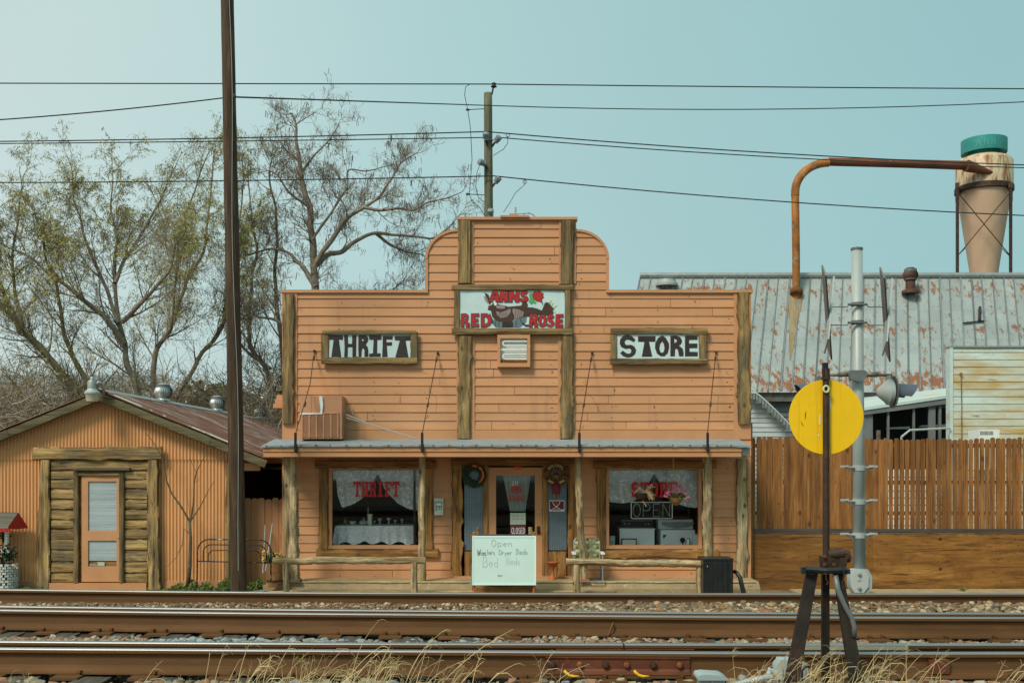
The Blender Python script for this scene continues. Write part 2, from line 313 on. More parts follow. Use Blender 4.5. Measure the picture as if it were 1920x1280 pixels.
M['curtain'] = mat('lace_curtain', (.50, .54, .56), .85, var=.2, vs=5, st=(1, 1, 1), spots=[((.78, .82, .84), (1, 1, 1), 17, .53, .56), ((.36, .39, .41), (1, 1, 1), 11, .60, .63)], bump=.5, bs=25)
M['cloth'] = mat('white_tablecloth', (.84, .89, .92), .85, var=.2, vs=12, spots=[((.60, .66, .72), (1, 1, 1), 13, .56, .60)])
M['china'] = mat('pale_china', (.55, .62, .50), .3, var=.1)
M['appliance'] = mat('white_appliance', (.84, .93, .93), .35, var=.04)
M['glassware'] = mat('glassware', (.55, .58, .55), .1, .3, var=.2)
M['rust'] = mat('rust', (.20, .062, .018), .8, .1, var=.5, vs=6, bump=.4, bs=50, spots=[((.36, .15, .04), (1, 1, 1), 5, .5, .7)])
M['steel'] = mat('rail_side', (.135, .064, .022), .62, .25, var=.14, vs=1.2, st=(.3, 1, 3), bump=.15, bs=50, spots=[((.20, .092, .035), (.5, 1, 4), 2.2, .5, .75)])
M['shine'] = mat('polished_rail_top', (.34, .34, .33), .36, .8, var=.12, vs=2, st=(.2, 8, 8))
M['iron'] = mat('dark_iron', (.050, .029, .018), .6, .3, var=.4, vs=9, bump=.3, bs=50, spots=[((.11, .045, .025), (1, 1, 1), 7, .5, .65)])
M['redrust'] = mat('red_painted_iron', (.13, .040, .018), .65, .2, var=.35, vs=4, spots=[((.26, .07, .025), (1, 1, 1), 6, .6, .7)])
M['yellow'] = mat('yellow_target', (.93, .55, .003), .42, var=.05, vs=2, bump=.15, bs=18, spots=[((.50, .27, .006), (7, 1, .5), 2.2, .54, .80), ((.20, .10, .01), (2, 1, .6), 9, .70, .76)])
M['clip'] = mat('yellow_clip', (.85, .47, .02), .4, var=.1)
M['wire'] = mat('black_wire', (.02, .022, .022), .5, var=.1)
M['wiregrey'] = mat('bare_wire', (.34, .34, .31), .5, .1, var=.1)
M['porcelain'] = mat('insulator', (.20, .24, .26), .35, var=.1)
M['ac'] = mat('tan_ac_case', (.52, .25, .13), .6, var=.08, vs=3)
M['grille'] = mat('tan_grille', (.30, .17, .09), .7, var=.1)
M['orange'] = mat('orange_enamel', (.40, .105, .025), .5, var=.3, vs=7)
M['tape'] = mat('orange_tape', (.75, .12, .01), .6, var=.05)
M['maroon'] = mat('maroon', (.17, .013, .025), .6, var=.1)
M['brass'] = mat('brass', (.55, .38, .12), .35, .7, var=.1)
M['webbing'] = mat('olive_cream_webbing', (.48, .50, .31), .7, var=.15, vs=20)
M['webdark'] = mat('olive_webbing', (.17, .19, .06), .7, var=.15, vs=20)
M['twig'] = mat('bark_twig', (.20, .160, .115), .9, var=.3, vs=3, tint=1.0)
M['bark'] = mat('bark_limb', (.20, .165, .125), .9, var=.35, vs=6, bump=.5, bs=30)
M['bark_green'] = mat('mossy_bark', (.15, .13, .06), .9, var=.4, vs=4, bump=.5, bs=30)
M['leaf'] = mat('willow_leaf', (.26, .235, .060), .7, var=.35, vs=1.2, tint=1.0)
M['pod'] = mat('seed_pod', (.085, .055, .035), .8, var=.3, vs=5)
M['weed'] = mat('green_weed', (.075, .100, .016), .7, var=.4, vs=6, tint=1.0)
M['darkleaf'] = mat('dark_leaf', (.02, .05, .018), .6, var=.4, vs=10)
M['straw'] = mat('dry_straw', (.47, .375, .19), .75, var=.25, vs=8, tint=1.0)
M['pink'] = mat('pink_petal', (.72, .22, .38), .6, var=.3, vs=30)
M['offwhite'] = mat('offwhite_petal', (.70, .64, .44), .6, var=.2, vs=30)
M['yflower'] = mat('yellow_petal', (.75, .50, .10), .6, var=.35, vs=30)
M['basket'] = mat('wicker', (.28, .13, .045), .8, var=.4, vs=25, bump=.6, bs=60)
M['basket_dark'] = mat('dark_wicker', (.05, .025, .015), .8, var=.4, vs=25, bump=.6, bs=60)
M['barn_siding'] = mat('grey_barn_boards', (.15, .165, .165), .8, var=.2, vs=3)
M['whitemetal'] = mat('white_metal_siding', (.55, .66, .63), .5, .1, var=.08, vs=2, st=(.4, 1, 2), spots=[((.52, .36, .13), (.35, 1, 1.3), 1.3, .56, .72)])
M['whitemetal_rust'] = mat('rusted_white_siding', (.57, .66, .60), .5, .1, var=.08, vs=2, spots=[((.50, .33, .11), (.3, 1, 1.6), 1.1, .42, .62), ((.28, .10, .02), (.5, 1, 3), 2.6, .62, .72)])
M['cyclone'] = mat('cream_cyclone', (.53, .355, .235), .6, .1, var=.10, vs=1.2, st=(1, 1, .4), spots=[((.42, .44, .36), (1, 1, .4), 1.1, .6, .8)])
M['cyclone_top'] = mat('rusted_cream_drum', (.56, .44, .29), .6, .1, var=.1, vs=2, st=(1, 1, .4), spots=[((.22, .085, .02), (2.6, 2.6, .45), 1.0, .52, .60)])
M['duct'] = mat('rusty_duct', (.34, .13, .03), .7, .2, var=.5, vs=2.6, bump=.3, bs=30, spots=[((.33, .33, .28), (1, 1, 1), 3, .58, .68), ((.13, .04, .015), (1, 1, 1), 2, .55, .7)])
M['duct_red'] = mat('red_rust_duct', (.17, .058, .026), .7, .2, var=.3, vs=2.6, st=(.5, 1, 1), spots=[((.42, .31, .2), (.7, 1, 3), 3, .64, .7)])
M['teal'] = mat('teal_cap', (.035, .27, .25), .5, .1, var=.15, vs=4)
M['asphalt'] = mat('pale_asphalt', (.17, .18, .17), .9, var=.15, vs=8, bump=.4, bs=80)
M['dirt'] = mat('dirt_yard', (.20, .165, .11), .95, var=.25, vs=1.5, bump=.6, bs=25, spots=[((.10, .12, .04), (1, 1, 1), 1.4, .58, .7)])
M['bed'] = mat('dark_ballast_bed', (.060, .042, .024), .95, var=.4, vs=20, bump=1.0, bs=40)
M['tie'] = wood('weathered_tie', 'Y', [(.03, .025, .018), (.07, .06, .045), (.12, .10, .08), (.17, .15, .12)], False)
M['far'] = mat('far_foliage', (.10, .095, .045), .95, var=.4, vs=.6, tint=1.0)
M['faux_roof'] = mat('grey_far_roof', (.26, .30, .31), .6, .2, var=.2, vs=1, spots=[((.15, .06, .03), (1, .3, 1), .8, .6, .7)])

def glass(name, fac=.12, tintc=(.80, .86, .86)):
    m = bpy.data.materials.new(name); m.use_nodes = True; t = m.node_tree; n = t.nodes; l = t.links; n.remove(n["Principled BSDF"])
    tr = n.new("ShaderNodeBsdfTransparent"); tr.inputs[0].default_value = rgb(tintc); gl = n.new("ShaderNodeBsdfGlossy"); gl.inputs["Roughness"].default_value = .03
    fr = n.new("ShaderNodeLayerWeight"); fr.inputs[0].default_value = .5; pw = n.new("ShaderNodeMath"); pw.operation = 'POWER'; pw.inputs[1].default_value = 4; l.new(fr.outputs["Facing"], pw.inputs[0])
    ad = n.new("ShaderNodeMath"); ad.operation = 'MULTIPLY_ADD'; ad.inputs[1].default_value = .7; ad.inputs[2].default_value = fac+.045; l.new(pw.outputs[0], ad.inputs[0])
    mx = n.new("ShaderNodeMixShader"); l.new(ad.outputs[0], mx.inputs[0]); l.new(tr.outputs[0], mx.inputs[1]); l.new(gl.outputs[0], mx.inputs[2]); l.new(mx.outputs[0], n["Material Output"].inputs[0])
    return m
M['glass'] = glass('window_glass', .02, (.96, .98, .98)); M['frost'] = mat('patterned_glass', (.17, .22, .25), .25, .1, var=.12, vs=6)
def frost_pattern(m):
    t = m.node_tree; n = t.nodes; l = t.links; b = n["Principled BSDF"]; tc = [q for q in n if q.type == 'TEX_COORD'][0]
    mp = n.new("ShaderNodeMapping"); mp.inputs["Rotation"].default_value = (0, R(45), 0); l.new(tc.outputs["Object"], mp.inputs[0])
    ck = n.new("ShaderNodeTexChecker"); ck.inputs["Scale"].default_value = 42; ck.inputs[1].default_value = (1,1,1,1); ck.inputs[2].default_value = (.62,.62,.66,1); l.new(mp.outputs[0], ck.inputs[0])
    mm = n.new("ShaderNodeMixRGB"); mm.blend_type = 'MULTIPLY'; mm.inputs[0].default_value = 1; src = b.inputs["Base Color"].links[0].from_socket
    l.new(src, mm.inputs[1]); l.new(ck.outputs[0], mm.inputs[2]); l.new(mm.outputs[0], b.inputs["Base Color"])
frost_pattern(M['frost'])
def ballast_mat(name, cols, dark=1.0):
    m = mat(name, (.2, .2, .2), .85, 0, .2, 20, .4, 60, tint=0); t = m.node_tree; n = t.nodes; l = t.links; b = n["Principled BSDF"]; src = b.inputs["Base Color"].links[0].from_socket
    a = n.new("ShaderNodeAttribute"); a.attribute_name = "tint"; rp = n.new("ShaderNodeValToRGB"); rp.color_ramp.interpolation = 'CONSTANT'; e = rp.color_ramp.elements
    for i, c in enumerate(cols):
        q = e[0] if i == 0 else (e[1] if i == 1 else e.new(.5)); q.position = i/len(cols); q.color = rgb(tuple(v*dark for v in c))
    l.new(a.outputs["Fac"], rp.inputs[0]); mm = n.new("ShaderNodeMixRGB"); mm.blend_type = 'MULTIPLY'; mm.inputs[0].default_value = 1
    l.new(rp.outputs[0], mm.inputs[1]); sc = n.new("ShaderNodeVectorMath"); sc.operation = 'SCALE'; sc.inputs["Scale"].default_value = 5; l.new(src, sc.inputs[0]); l.new(sc.outputs[0], mm.inputs[2]); l.new(mm.outputs[0], b.inputs["Base Color"])
    return m
M['stone_brown'] = ballast_mat('brown_gravel', [(.15,.105,.055),(.21,.145,.08),(.10,.07,.04),(.29,.21,.12),(.18,.095,.045),(.15,.12,.08),(.46,.38,.25),(.22,.165,.10)])
M['stone_mixed'] = ballast_mat('mixed_ballast', [(.22,.155,.09),(.29,.135,.06),(.18,.165,.12),(.34,.25,.14),(.13,.09,.05),(.23,.20,.14),(.44,.35,.23),(.25,.17,.09)])
M['stone_grey'] = ballast_mat('blue_grey_ballast', [(.22,.26,.26),(.30,.34,.33),(.17,.19,.18),(.28,.24,.17),(.24,.29,.29),(.34,.30,.22),(.20,.20,.17),(.26,.21,.16)])
M['stone_near'] = ballast_mat('dusty_ballast', [(.26,.22,.15),(.24,.27,.25),(.17,.14,.10),(.33,.27,.17),(.28,.15,.085),(.21,.22,.20),(.38,.34,.26),(.24,.19,.12)])
# ================================================================ ground and track bed
def prof(y):        # cross-section of the land from the tracks to the shops
    P = [(-60, .86), (6.9, .90), (7.3, .90), (9.1, .905), (9.65, .985), (10.5, 1.02), (11.3, .96), (12.7, .885), (14.2, .0), (17.2, .0), (19.4, .03), (60, .0)]
    for (a, za), (b, zb) in zip(P, P[1:]):
        if a <= y <= b: return za+(zb-za)*(y-a)/(b-a)
    return 0.0
mb = MB(); ys = [14.2, 17, 19, 26, 45, 90, 200, 600, 2000]; xs = [-2000, -400, -100, -40, -20, -12, -8, 0, 8, 12, 20, 40, 100, 400, 2000]
mb.add([(x_, y_, 0) for y_ in ys for x_ in xs], [(j*15+i, j*15+i+1, (j+1)*15+i+1, (j+1)*15+i) for j in range(len(ys)-1) for i in range(14)])
struct(mb.build('ground', M['dirt']))
mb = MB(); ys = [-60, -20, 0, 4, 6, 6.9, 7.3, 7.7, 8.2, 8.7, 9.1, 9.85, 10.2, 10.55, 11.3, 12, 12.7, 13.2, 14.2]; xs = [-2000, -200, -60] + [-30+i*1.0 for i in range(61)] + [60, 200, 2000]; k = len(xs)
mb.add([(x_, y_, prof(y_)+(.02*noise.noise(Vector((x_*1.3, y_, 0))) if 0 < y_ < 14 else 0)) for y_ in ys for x_ in xs], [(j*k+i, j*k+i+1, (j+1)*k+i+1, (j+1)*k+i) for j in range(len(ys)-1) for i in range(k-1)])
struct(mb.build('track_bed', M['bed'], smooth=True))
mb = MB()        # pale asphalt apron that climbs gently to the porch
mb.grid(lambda u, v: (-6.2+u*1.75, 17.6+v*1.7, .008+.22*v*max(0, (u-.25))), 10, 10); struct(mb.build('path', M['asphalt']))
mb = MB(); mb.box(-4.4, 5.2, 17.9, 18.55, .005, .06); mb.box(5.3, 30, 14.3, 20.4, .004, .05); mb.box(4.75, 30, 20.8, 27.4, .004, .05)
struct(mb.build('pavement', M['concrete']))

# ================================================================ the store
D = 20.4
store = thing('store_building', 'tan clapboard store with a stepped and rounded false front and a log-post porch', 'building', (0, D, .27))
OPEN = [(612, 874, 794, 1030), (1132, 874, 1320, 1030), (848, 864, 1084, 1086)]
def outline(py):   # left and right limits of the false front at this height
    if py >= 546: return [(530, 1408)]
    if py >= 486: return [(800, 1139)]
    if py >= 433:
        a = math.sqrt(max(0, 1-((486-py)/53)**2)); return [(858-58*a, 1081+58*a)]
    return [(860, 1080)]
rnd = random.Random(4)
mb = MB(); z = Z(1083, D); pitch = 16.35*D/F; zt = Z(411, D); k = 0
while z < zt-.02:
    z1 = min(z+pitch, zt); pb = HY+(CZ-z)*F/D; ptp = HY+(CZ-z1)*F/D; pm = (pb+ptp)/2
    if ptp < 546 < pm: pass
    L0 = outline(pm)[0]; Lb = outline(min(pb, 1083) if pm > 546 or pb < 546 else 545)[0]; Lt = outline(ptp+.5 if not (pm > 546 > ptp) else 546)[0]
    if pm > 546: Lb = Lt = L0
    elif pm > 486 or pm < 433: Lb = Lt = L0
    iv = [(L0[0], L0[1])]
    for a, b, c, d in OPEN:
        if b < pm < d:
            nv = []
            for p, q in iv:
                if c <= p or a >= q: nv.append((p, q)); continue
                if a > p: nv.append((p, a))
                if c < q: nv.append((c, q))
            iv = nv
    for p, q in iv:
        cuts = [p]; xx = p
        while True:
            xx += rnd.uniform(140, 420)
            if xx > q-50: break
            cuts.append(xx)
        cuts.append(q)
        for i in range(len(cuts)-1):
            a, b = cuts[i], cuts[i+1]; g = .4
            ab = Lb[0] if a == L0[0] else a+g; att = Lt[0] if a == L0[0] else a+g
            bb = Lb[1] if b == L0[1] else b-g; bt = Lt[1] if b == L0[1] else b-g
            pr = .024+rnd.uniform(-.003, .003); tt = rnd.uniform(-.08, .06); sag = [rnd.uniform(-.004, .004) for _ in range(2)]
            za, zb = z+sag[0], z+sag[1]
            ns = max(1, int((b-a)/60)); vs = []
            for j in range(ns+1):
                f = j/ns; lz = za+(zb-za)*f+.0045*noise.noise(Vector((X(a+(b-a)*f, D)*1.6, z*9, 0)))
                xb = X(ab+(bb-ab)*f, D); xt = X(att+(bt-att)*f, D)
                vs += [(xb, D, lz+.003), (xb, D-pr, lz), (xb, D-pr+.001, lz+.012), (xt, D-.006, z1+.004), (xt, D, z1+.004)]
            fs = [(j*5+i2, (j+1)*5+i2, (j+1)*5+i2+1, j*5+i2+1) for j in range(ns) for i2 in range(4)]
            fs += [(4, 3, 2, 1, 0), tuple(range(ns*5, ns*5+5))]
            mb.add(vs, fs, 0, tt)
    z = z1; k += 1
sid = mb.build('clapboard_siding', M['paint'], store)
mb = MB(); rnd2 = random.Random(14)      # nail heads and small scars in the paint
for i in range(420):
    px = rnd2.choice((560, 640, 700, 745, 800, 895, 960, 1035, 1090, 1150, 1230, 1300, 1365))+rnd2.uniform(-5, 5); k_ = rnd2.randrange(0, 40); z_ = Z(1083, D)+pitch*k_+rnd2.uniform(.02, .12); py = HY+(CZ-z_)*F/D
    L0 = outline(py)[0]
    if not (L0[0]+6 < px < L0[1]-6) or any(a-4 < px < c+4 and b-4 < py < e_+4 for a, b, c, e_ in OPEN): continue
    s_ = rnd2.choice((.004, .005, .007)); mb.box(X(px, D)-s_, X(px, D)+s_*rnd2.choice((1, 1, 2)), D-.0275, D-.012, z_-s_, z_+s_)
mb.build('nail_heads', mat('rusty_nail', (.20, .10, .05), .7, var=.4, vs=9), store)['kind'] = 'stuff'
# sheathing behind the boards, with the same openings, and the rest of the shell
mb = MB(); xs = sorted({530, 1408, 612, 794, 1132, 1320, 848, 1084}); ysx = sorted({546, 864, 874, 1030, 1086})
for i in range(len(xs)-1):
    for j in range(len(ysx)-1):
        cx, cy = (xs[i]+xs[i+1])/2, (ysx[j]+ysx[j+1])/2
        if any(a < cx < c and b < cy < d for a, b, c, d in OPEN): continue
        mb.pbox(xs[i], ysx[j], xs[i+1], ysx[j+1], D+.002, .14)
XL, XR = X(530, D), X(1408, D)
mb.box(XL, XL+.12, D+.142, 27, .27, 3.76); mb.box(XR-.12, XR, D+.142, 27, .27, 3.76); mb.box(XL, XR, 27, 27.1, .27, 3.76); mb.box(XL+.12, XR-.12, D+.142, 27, .22, .268)
mb.build('wall', M['paint_flat'], store)
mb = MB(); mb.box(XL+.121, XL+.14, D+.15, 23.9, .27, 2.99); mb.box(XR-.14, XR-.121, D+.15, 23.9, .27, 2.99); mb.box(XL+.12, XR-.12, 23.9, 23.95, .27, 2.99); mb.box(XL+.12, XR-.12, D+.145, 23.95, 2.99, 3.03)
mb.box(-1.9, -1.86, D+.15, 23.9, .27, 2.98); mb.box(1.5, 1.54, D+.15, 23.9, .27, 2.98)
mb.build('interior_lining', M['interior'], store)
cv = [(800, 546), (1139, 546), (1139, 486)] + [(1081+58*math.cos(a), 486-53*math.sin(a)) for a in [i*math.pi/24 for i in range(1, 12)]] + [(1081, 433), (1080, 433), (1080, 411), (860, 411), (860, 433)] + [(858-58*math.sin(a), 486-53*math.cos(a)) for a in [i*math.pi/24 for i in range(1, 12)]] + [(800, 486)]
shape('false_front_backing', [cv], D+.055, .10, M['paint_flat'], store)
mb = MB(); mb.add([(XL-.2, D+.2, 3.82), (XL-.2, 27.3, 3.82), (0, 27.3, 5.1), (0, D+.2, 5.1), (XR+.0, 27.3, 3.82), (XR+.0, D+.2, 3.82)], [(0, 3, 2, 1), (3, 5, 4, 2)])
mb.build('roof', M['shingle'], store)
mb = MB(); 
for i in range(3): mb.box(XL-.22+.03*i, XL+.02, D+.16+.02*i, 26.5, Z(762-i*8, 21)-.05, Z(762-i*8, 21)+.035, 0, .05*i)
mb.build('side_eave', M['paint_flat'], store)
# caps and trim boards
mb = MB()
mb.pbox(526, 543, 802, 548.5, D-.06, .22); mb.pbox(1137, 543, 1412, 548.5, D-.06, .22); mb.pbox(857, 406.5, 1083, 411.5, D-.08, .26)
mb.pbox(797, 486, 802.5, 543, D-.045, .2); mb.pbox(1136.5, 486, 1142, 543, D-.045, .2)
for sgn, cx in ((-1, 858), (1, 1081)):
    prev = None; vs = []
    for i in range(19):
        a = i*math.pi/36
        for rr, yy in ((1.05, D-.045), (.965, D-.045), (.965, D+.15), (1.05, D+.15)):
            vs.append((X(cx+sgn*58*rr*math.cos(a), D), yy, Z(486-53*rr*math.sin(a), D)))
    mb.add(vs, [(i*4+j, (i+1)*4+j, (i+1)*4+(j+1)%4, i*4+(j+1)%4) for i in range(18) for j in range(4)])
mb.build('cap_trim', M['paint_flat'], store)
mb = MB()
for a, b, c, d in ((529, 549, 557, 823), (1376, 549, 1408, 823), (858, 412, 888, 532), (1048, 412, 1080, 532), (856, 628, 890, 823), (1046, 628, 1078, 823), (529, 858, 536, 1084), (1402, 858, 1408, 1084)):
    mb.pbox(a, b, c, d, D-.036, .033, 0, rnd.uniform(-.03, .03))
mb.pbox(556, 806, 1376, 823, D-.034, .03, 0, -.02)
mb.build('trim_board', M['paint_flat'], store)
S = [((541.5, 794), (542.5, 553), 21, .14), ((871, 532), (872, 415), 24, .07), ((1063, 534), (1064, 415), 23, .10), ((870, 822), (872, 630), 24, .16), ((1061, 822), (1064, 630), 23, .20), ((1394, 795), (1392, 549), 21, .22)]
for i, (a, b, wd, wo) in enumerate(S):
    mb = MB(); mb.plank((X(a[0], D), Z(a[1], D)), (X(b[0], D), Z(b[1], D)), wd*D/F, D-.105, .07, wo, i+3, 0, rnd.uniform(-.1, .1))
    mb.build('bark_edge_plank', M['slab_z'], store)
for i, (a, b, wd, mt) in enumerate((((540, 1084), (542, 858), 17, 'post_z'), ((1389, 1085), (1390, 860), 20, 'post_z'))):
    mb = MB(); mb.plank((X(a[0], D), Z(a[1], D)), (X(b[0], D), Z(b[1], D)), wd*D/F, D-.105, .08, .14, i+23, 0, .05, 4); mb.build('corner_plank', M[mt], store)
# window and door surrounds of rough slabs
def hpl(px0, px1, py, h, name='slab_board', seed=1, mt='porch_x', dd=D-.085, wo=.12, t=0.0, par_=None):
    mb = MB(); mb.plank((X(px0, D), Z(py, D)), (X(px1, D), Z(py, D)), h*D/F, dd, .06, wo, seed, 0, t, 3); return mb.build(name, M[mt], par_ or store)
def vpl(px, py0, py1, w_, name='slab_board', seed=1, mt='porch_z', dd=D-.08, wo=.1, t=0.0, par_=None):
    mb = MB(); mb.plank((X(px, D), Z(py1, D)), (X(px, D), Z(py0, D)), w_*D/F if not isinstance(w_, tuple) else tuple(q*D/F for q in w_), dd, .055, wo, seed, 0, t, 3); return mb.build(name, M[mt], par_ or store)
def window(x0, x1, seed):
    fr = MB(); y0, y1 = 880, 1022
    fr.pbox(x0-6, y0-5, x1+6, y0, D-.03, .1); fr.pbox(x0-6, y0, x0, y1, D-.03, .1); fr.pbox(x1, y0, x1+6, y1, D-.03, .1); fr.pbox(x0-7, y1, x1+7, y1+6.5, D-.055, .14, 0, -.05)
    f = fr.build('window_frame', M['paint_flat'], store)
    g = MB(); g.add([(X(x0, D), D+.03, Z(y1, D)), (X(x1, D), D+.03, Z(y1, D)), (X(x1, D), D+.03, Z(y0, D)), (X(x0, D), D+.03, Z(y0, D))], [(0, 1, 2, 3)]); g.build('window_pane', M['glass'], f)
    hpl(x0-30, x1+32, 870, 15, 'window_header', seed, t=-.25); hpl(x0-28, x1+36, 1037, 16, 'window_sill', seed+1, wo=.16, t=.1)
    vpl(x0-15, 878, 1029, 17, 'window_side_slab', seed+2); vpl(x1+16, 878, 1029, 18, 'window_side_slab', seed+3)
    return f
wl = window(622, 786, 40); wr = window(1142, 1310, 50)
# entrance
vpl(857, 870, 1081, (24, 18), 'door_surround', 61, 'porch_z', wo=.2); vpl(1074, 870, 1080, 20, 'door_surround', 62, wo=.12); vpl(910.5, 870, 1081, 10, 'door_surround', 63, wo=.04, dd=D-.06); vpl(1022, 870, 1081, 11, 'door_surround', 64, wo=.04, dd=D-.06)
hpl(846, 1087, 867, 11, 'door_header', 65, t=-.3, dd=D-.10); hpl(868, 906, 877, 7, 'door_header', 66, t=-.3, wo=.04); hpl(1027, 1064, 877, 7, 'door_header', 67, t=-.3, wo=.04)
for cx in (888, 1045):
    for j in (-1, 1): vpl(cx+j*8.8, 1033, 1081, 17, 'kick_slab', 70+cx+j, t=-.1, wo=.05, dd=D-.05)
    s_ = MB(); s_.pbox(cx-17.5, 880, cx+17.5, 1031, D-.01, .02); s_.build('sidelight_glass', M['frost'], store)
mb = MB()
mb.pbox(914, 876, 930, 1080, D-.02, .06); mb.pbox(1003, 876, 1018, 1080, D-.02, .06); mb.pbox(930, 876, 1003, 891, D-.02, .06); mb.pbox(930, 1030, 1003, 1080, D-.02, .06)
door = mb.build('door', M['paint_dirty'], store)
mb = MB(); mb.add([(X(930, D), D+.01, Z(1030, D)), (X(1003, D), D+.01, Z(1030, D)), (X(1003, D), D+.01, Z(891, D)), (X(930, D), D+.01, Z(891, D))], [(0, 1, 2, 3)]); mb.build('door_glass', M['glass'], door)
mb = MB(); mb.lathe([(.001, -.012), (.028, -.01), (.03, .0)], (X(1010, D), D-.022, Z(960.5, D)), 16, 'Y'); mb.build('deadbolt', M['brass'], door)
mb = MB(); mb.pbox(1006.5, 986, 1013, 1002, D-.03, .01); mb.lathe([(.001, -.07), (.024, -.065), (.026, -.045), (.012, -.03), (.012, 0)], (X(1009.5, D), D-.03, Z(992, D)), 16, 'Y'); mb.build('door_handle', M['iron'], door)
mb = MB(); mb.pbox(849, 1080, 1083, 1084, D-.12, .16); mb.build('threshold', M['paint_flat'], store)
mb = MB(); mb.pbox(964, 874.5, 978.5, 879.5, D-.026, .004); mb.build('orange_tape', M['tape'], door)
# lettering stuck to the glass
SL = {'T': [(0,0),(10,0),(10,4.2),(8.2,4.2),(8,3),(6.5,3),(6.5,12),(8,12),(8,14),(2,14),(2,12),(3.5,12),(3.5,3),(2,3),(1.8,4.2),(0,4.2)],
 'H': [(0,0),(4.7,0),(4.7,2),(4,2),(4,6),(6,6),(6,2),(5.3,2),(5.3,0),(10,0),(10,2),(9,2),(9,12),(10,12),(10,14),(5.3,14),(5.3,12),(6,12),(6,8),(4,8),(4,12),(4.7,12),(4.7,14),(0,14),(0,12),(1,12),(1,2),(0,2)],
 'I': [(1.5,0),(8.5,0),(8.5,2),(6.7,2),(6.7,12),(8.5,12),(8.5,14),(1.5,14),(1.5,12),(3.3,12),(3.3,2),(1.5,2)],
 'F': [(0,0),(10,0),(10,4),(8.2,4),(8,2.2),(4.2,2.2),(4.2,6),(6,6),(6,5),(7.5,5),(7.5,9),(6,9),(6,8),(4.2,8),(4.2,12),(6,12),(6,14),(0,14),(0,12),(1.2,12),(1.2,2),(0,2)],
 'E': [(0,0),(10,0),(10,4),(8.2,4),(8,2.2),(4.2,2.2),(4.2,6),(6,6),(6,5),(7.5,5),(7.5,9),(6,9),(6,8),(4.2,8),(4.2,11.8),(8,11.8),(8.2,10),(10,10),(10,14),(0,14),(0,12),(1.2,12),(1.2,2),(0,2)],
 'R': [(0,0),(7.5,0),(9.3,1.5),(9.3,5.2),(7.8,7),(9,8.5),(9,12),(10,12),(10,14),(6.2,14),(6,9),(5,8.2),(4.2,8.2),(4.2,12),(5.2,12),(5.2,14),(0,14),(0,12),(1.2,12),(1.2,2),(0,2)],
 'O': [(3,0),(7,0),(9.5,2.2),(9.5,11.8),(7,14),(3,14),(.5,11.8),(.5,2.2)], 'A': [(3,0),(7,0),(9.3,12),(10,12),(10,14),(6,14),(5.7,10.5),(4.3,10.5),(4,14),(0,14),(0,12),(.8,12)],
 'N': [(0,0),(4,0),(6.5,7),(6.5,2),(5.5,2),(5.5,0),(10,0),(10,2),(9.2,2),(9.2,14),(6.2,14),(3.5,7),(3.5,12),(4.5,12),(4.5,14),(0,14),(0,12),(.9,12),(.9,2),(0,2)],
 'D': [(0,0),(7,0),(9.6,3),(9.6,11),(7,14),(0,14),(0,12),(1.2,12),(1.2,2),(0,2)],
 'S': [(3,0),(7,0),(8,1),(9.2,0),(9.2,5),(7.5,5),(6.5,2.6),(4,2.6),(3.6,4),(8.5,6.4),(9.6,9),(9.4,12),(7,14),(3,14),(2,13),(.8,14),(.8,9),(2.5,9),(3.5,11.4),(6,11.4),(6.4,10),(1.5,7.6),(.4,5),(.6,2)]}
HOLE = {'R': [(4.2,2.2),(4.2,6),(6,6),(6.5,5),(6.5,3),(6,2.2)], 'O': [(4.2,2.4),(3.4,3.4),(3.4,10.6),(4.2,11.6),(5.8,11.6),(6.6,10.6),(6.6,3.4),(5.8,2.4)], 'D': [(4.2,2.2),(4.2,11.8),(5.6,11.8),(6.7,10.4),(6.7,3.6),(5.6,2.2)], 'A': [(4.6,8),(5.4,8),(5,4)]}
def slab_word(word, px, py, w_, h_, d, name, parent, mt='winred'):
    cs = []; n = len(word); cw = w_/n
    for i, ch in enumerate(word):
        for src in (SL[ch], HOLE.get(ch)):
            if src: cs.append([(px+i*cw+a*cw*.094, py+b*h_/14) for a, b in src])
    return shape(name, cs, d, .003, M[mt], parent)
slab_word('THRIFT', 663, 902, 87, 29, D+.018, 'window_lettering', wl); slab_word('STORE', 1183, 903, 88, 29, D+.018, 'window_lettering', wr)
slab_word('ANNS', 957.5, 910.5, 21, 11.5, D+.004, 'door_lettering', door); slab_word('RED', 953, 927.5, 12, 11, D+.004, 'door_lettering', door); slab_word('ROSE', 968, 927.5, 14.5, 11, D+.004, 'door_lettering', door)
mb = MB(); stroke_text(mb, '211', 960, 909, 7, D+.003, 1.1, 1.0, .25, 0, 2); mb.build('door_number', M['white'], door)

# porch: slab, roof, posts, tie rods
mb = MB(); zs = .27
mb.add([(XL-.02, 19.62, .14), (XR, 19.62, .14), (XR, D, .14), (XL-.02, D, .14), (XL+.03, 19.66, zs-.02), (XR-.02, 19.66, zs-.02), (XR-.02, 19.72, zs), (XL+.05, 19.72, zs), (XR-.02, D, zs), (XL+.05, D, zs), (XL-.02, 19.62, 0), (XR, 19.62, 0)],
       [(10, 11, 1, 0), (0, 1, 5, 4), (4, 5, 6, 7), (7, 6, 8, 9), (1, 2, 8, 5), (5, 8, 6, 5)[:3], (0, 4, 7, 3), (3, 7, 9)])
mb.box(XL-.1, 1.9, 19.28, 19.62, 0, .135, 0, -.05); mb.box(XL-.2, XL-.02, 19.64, 20.3, 0, .20, 0, .03)

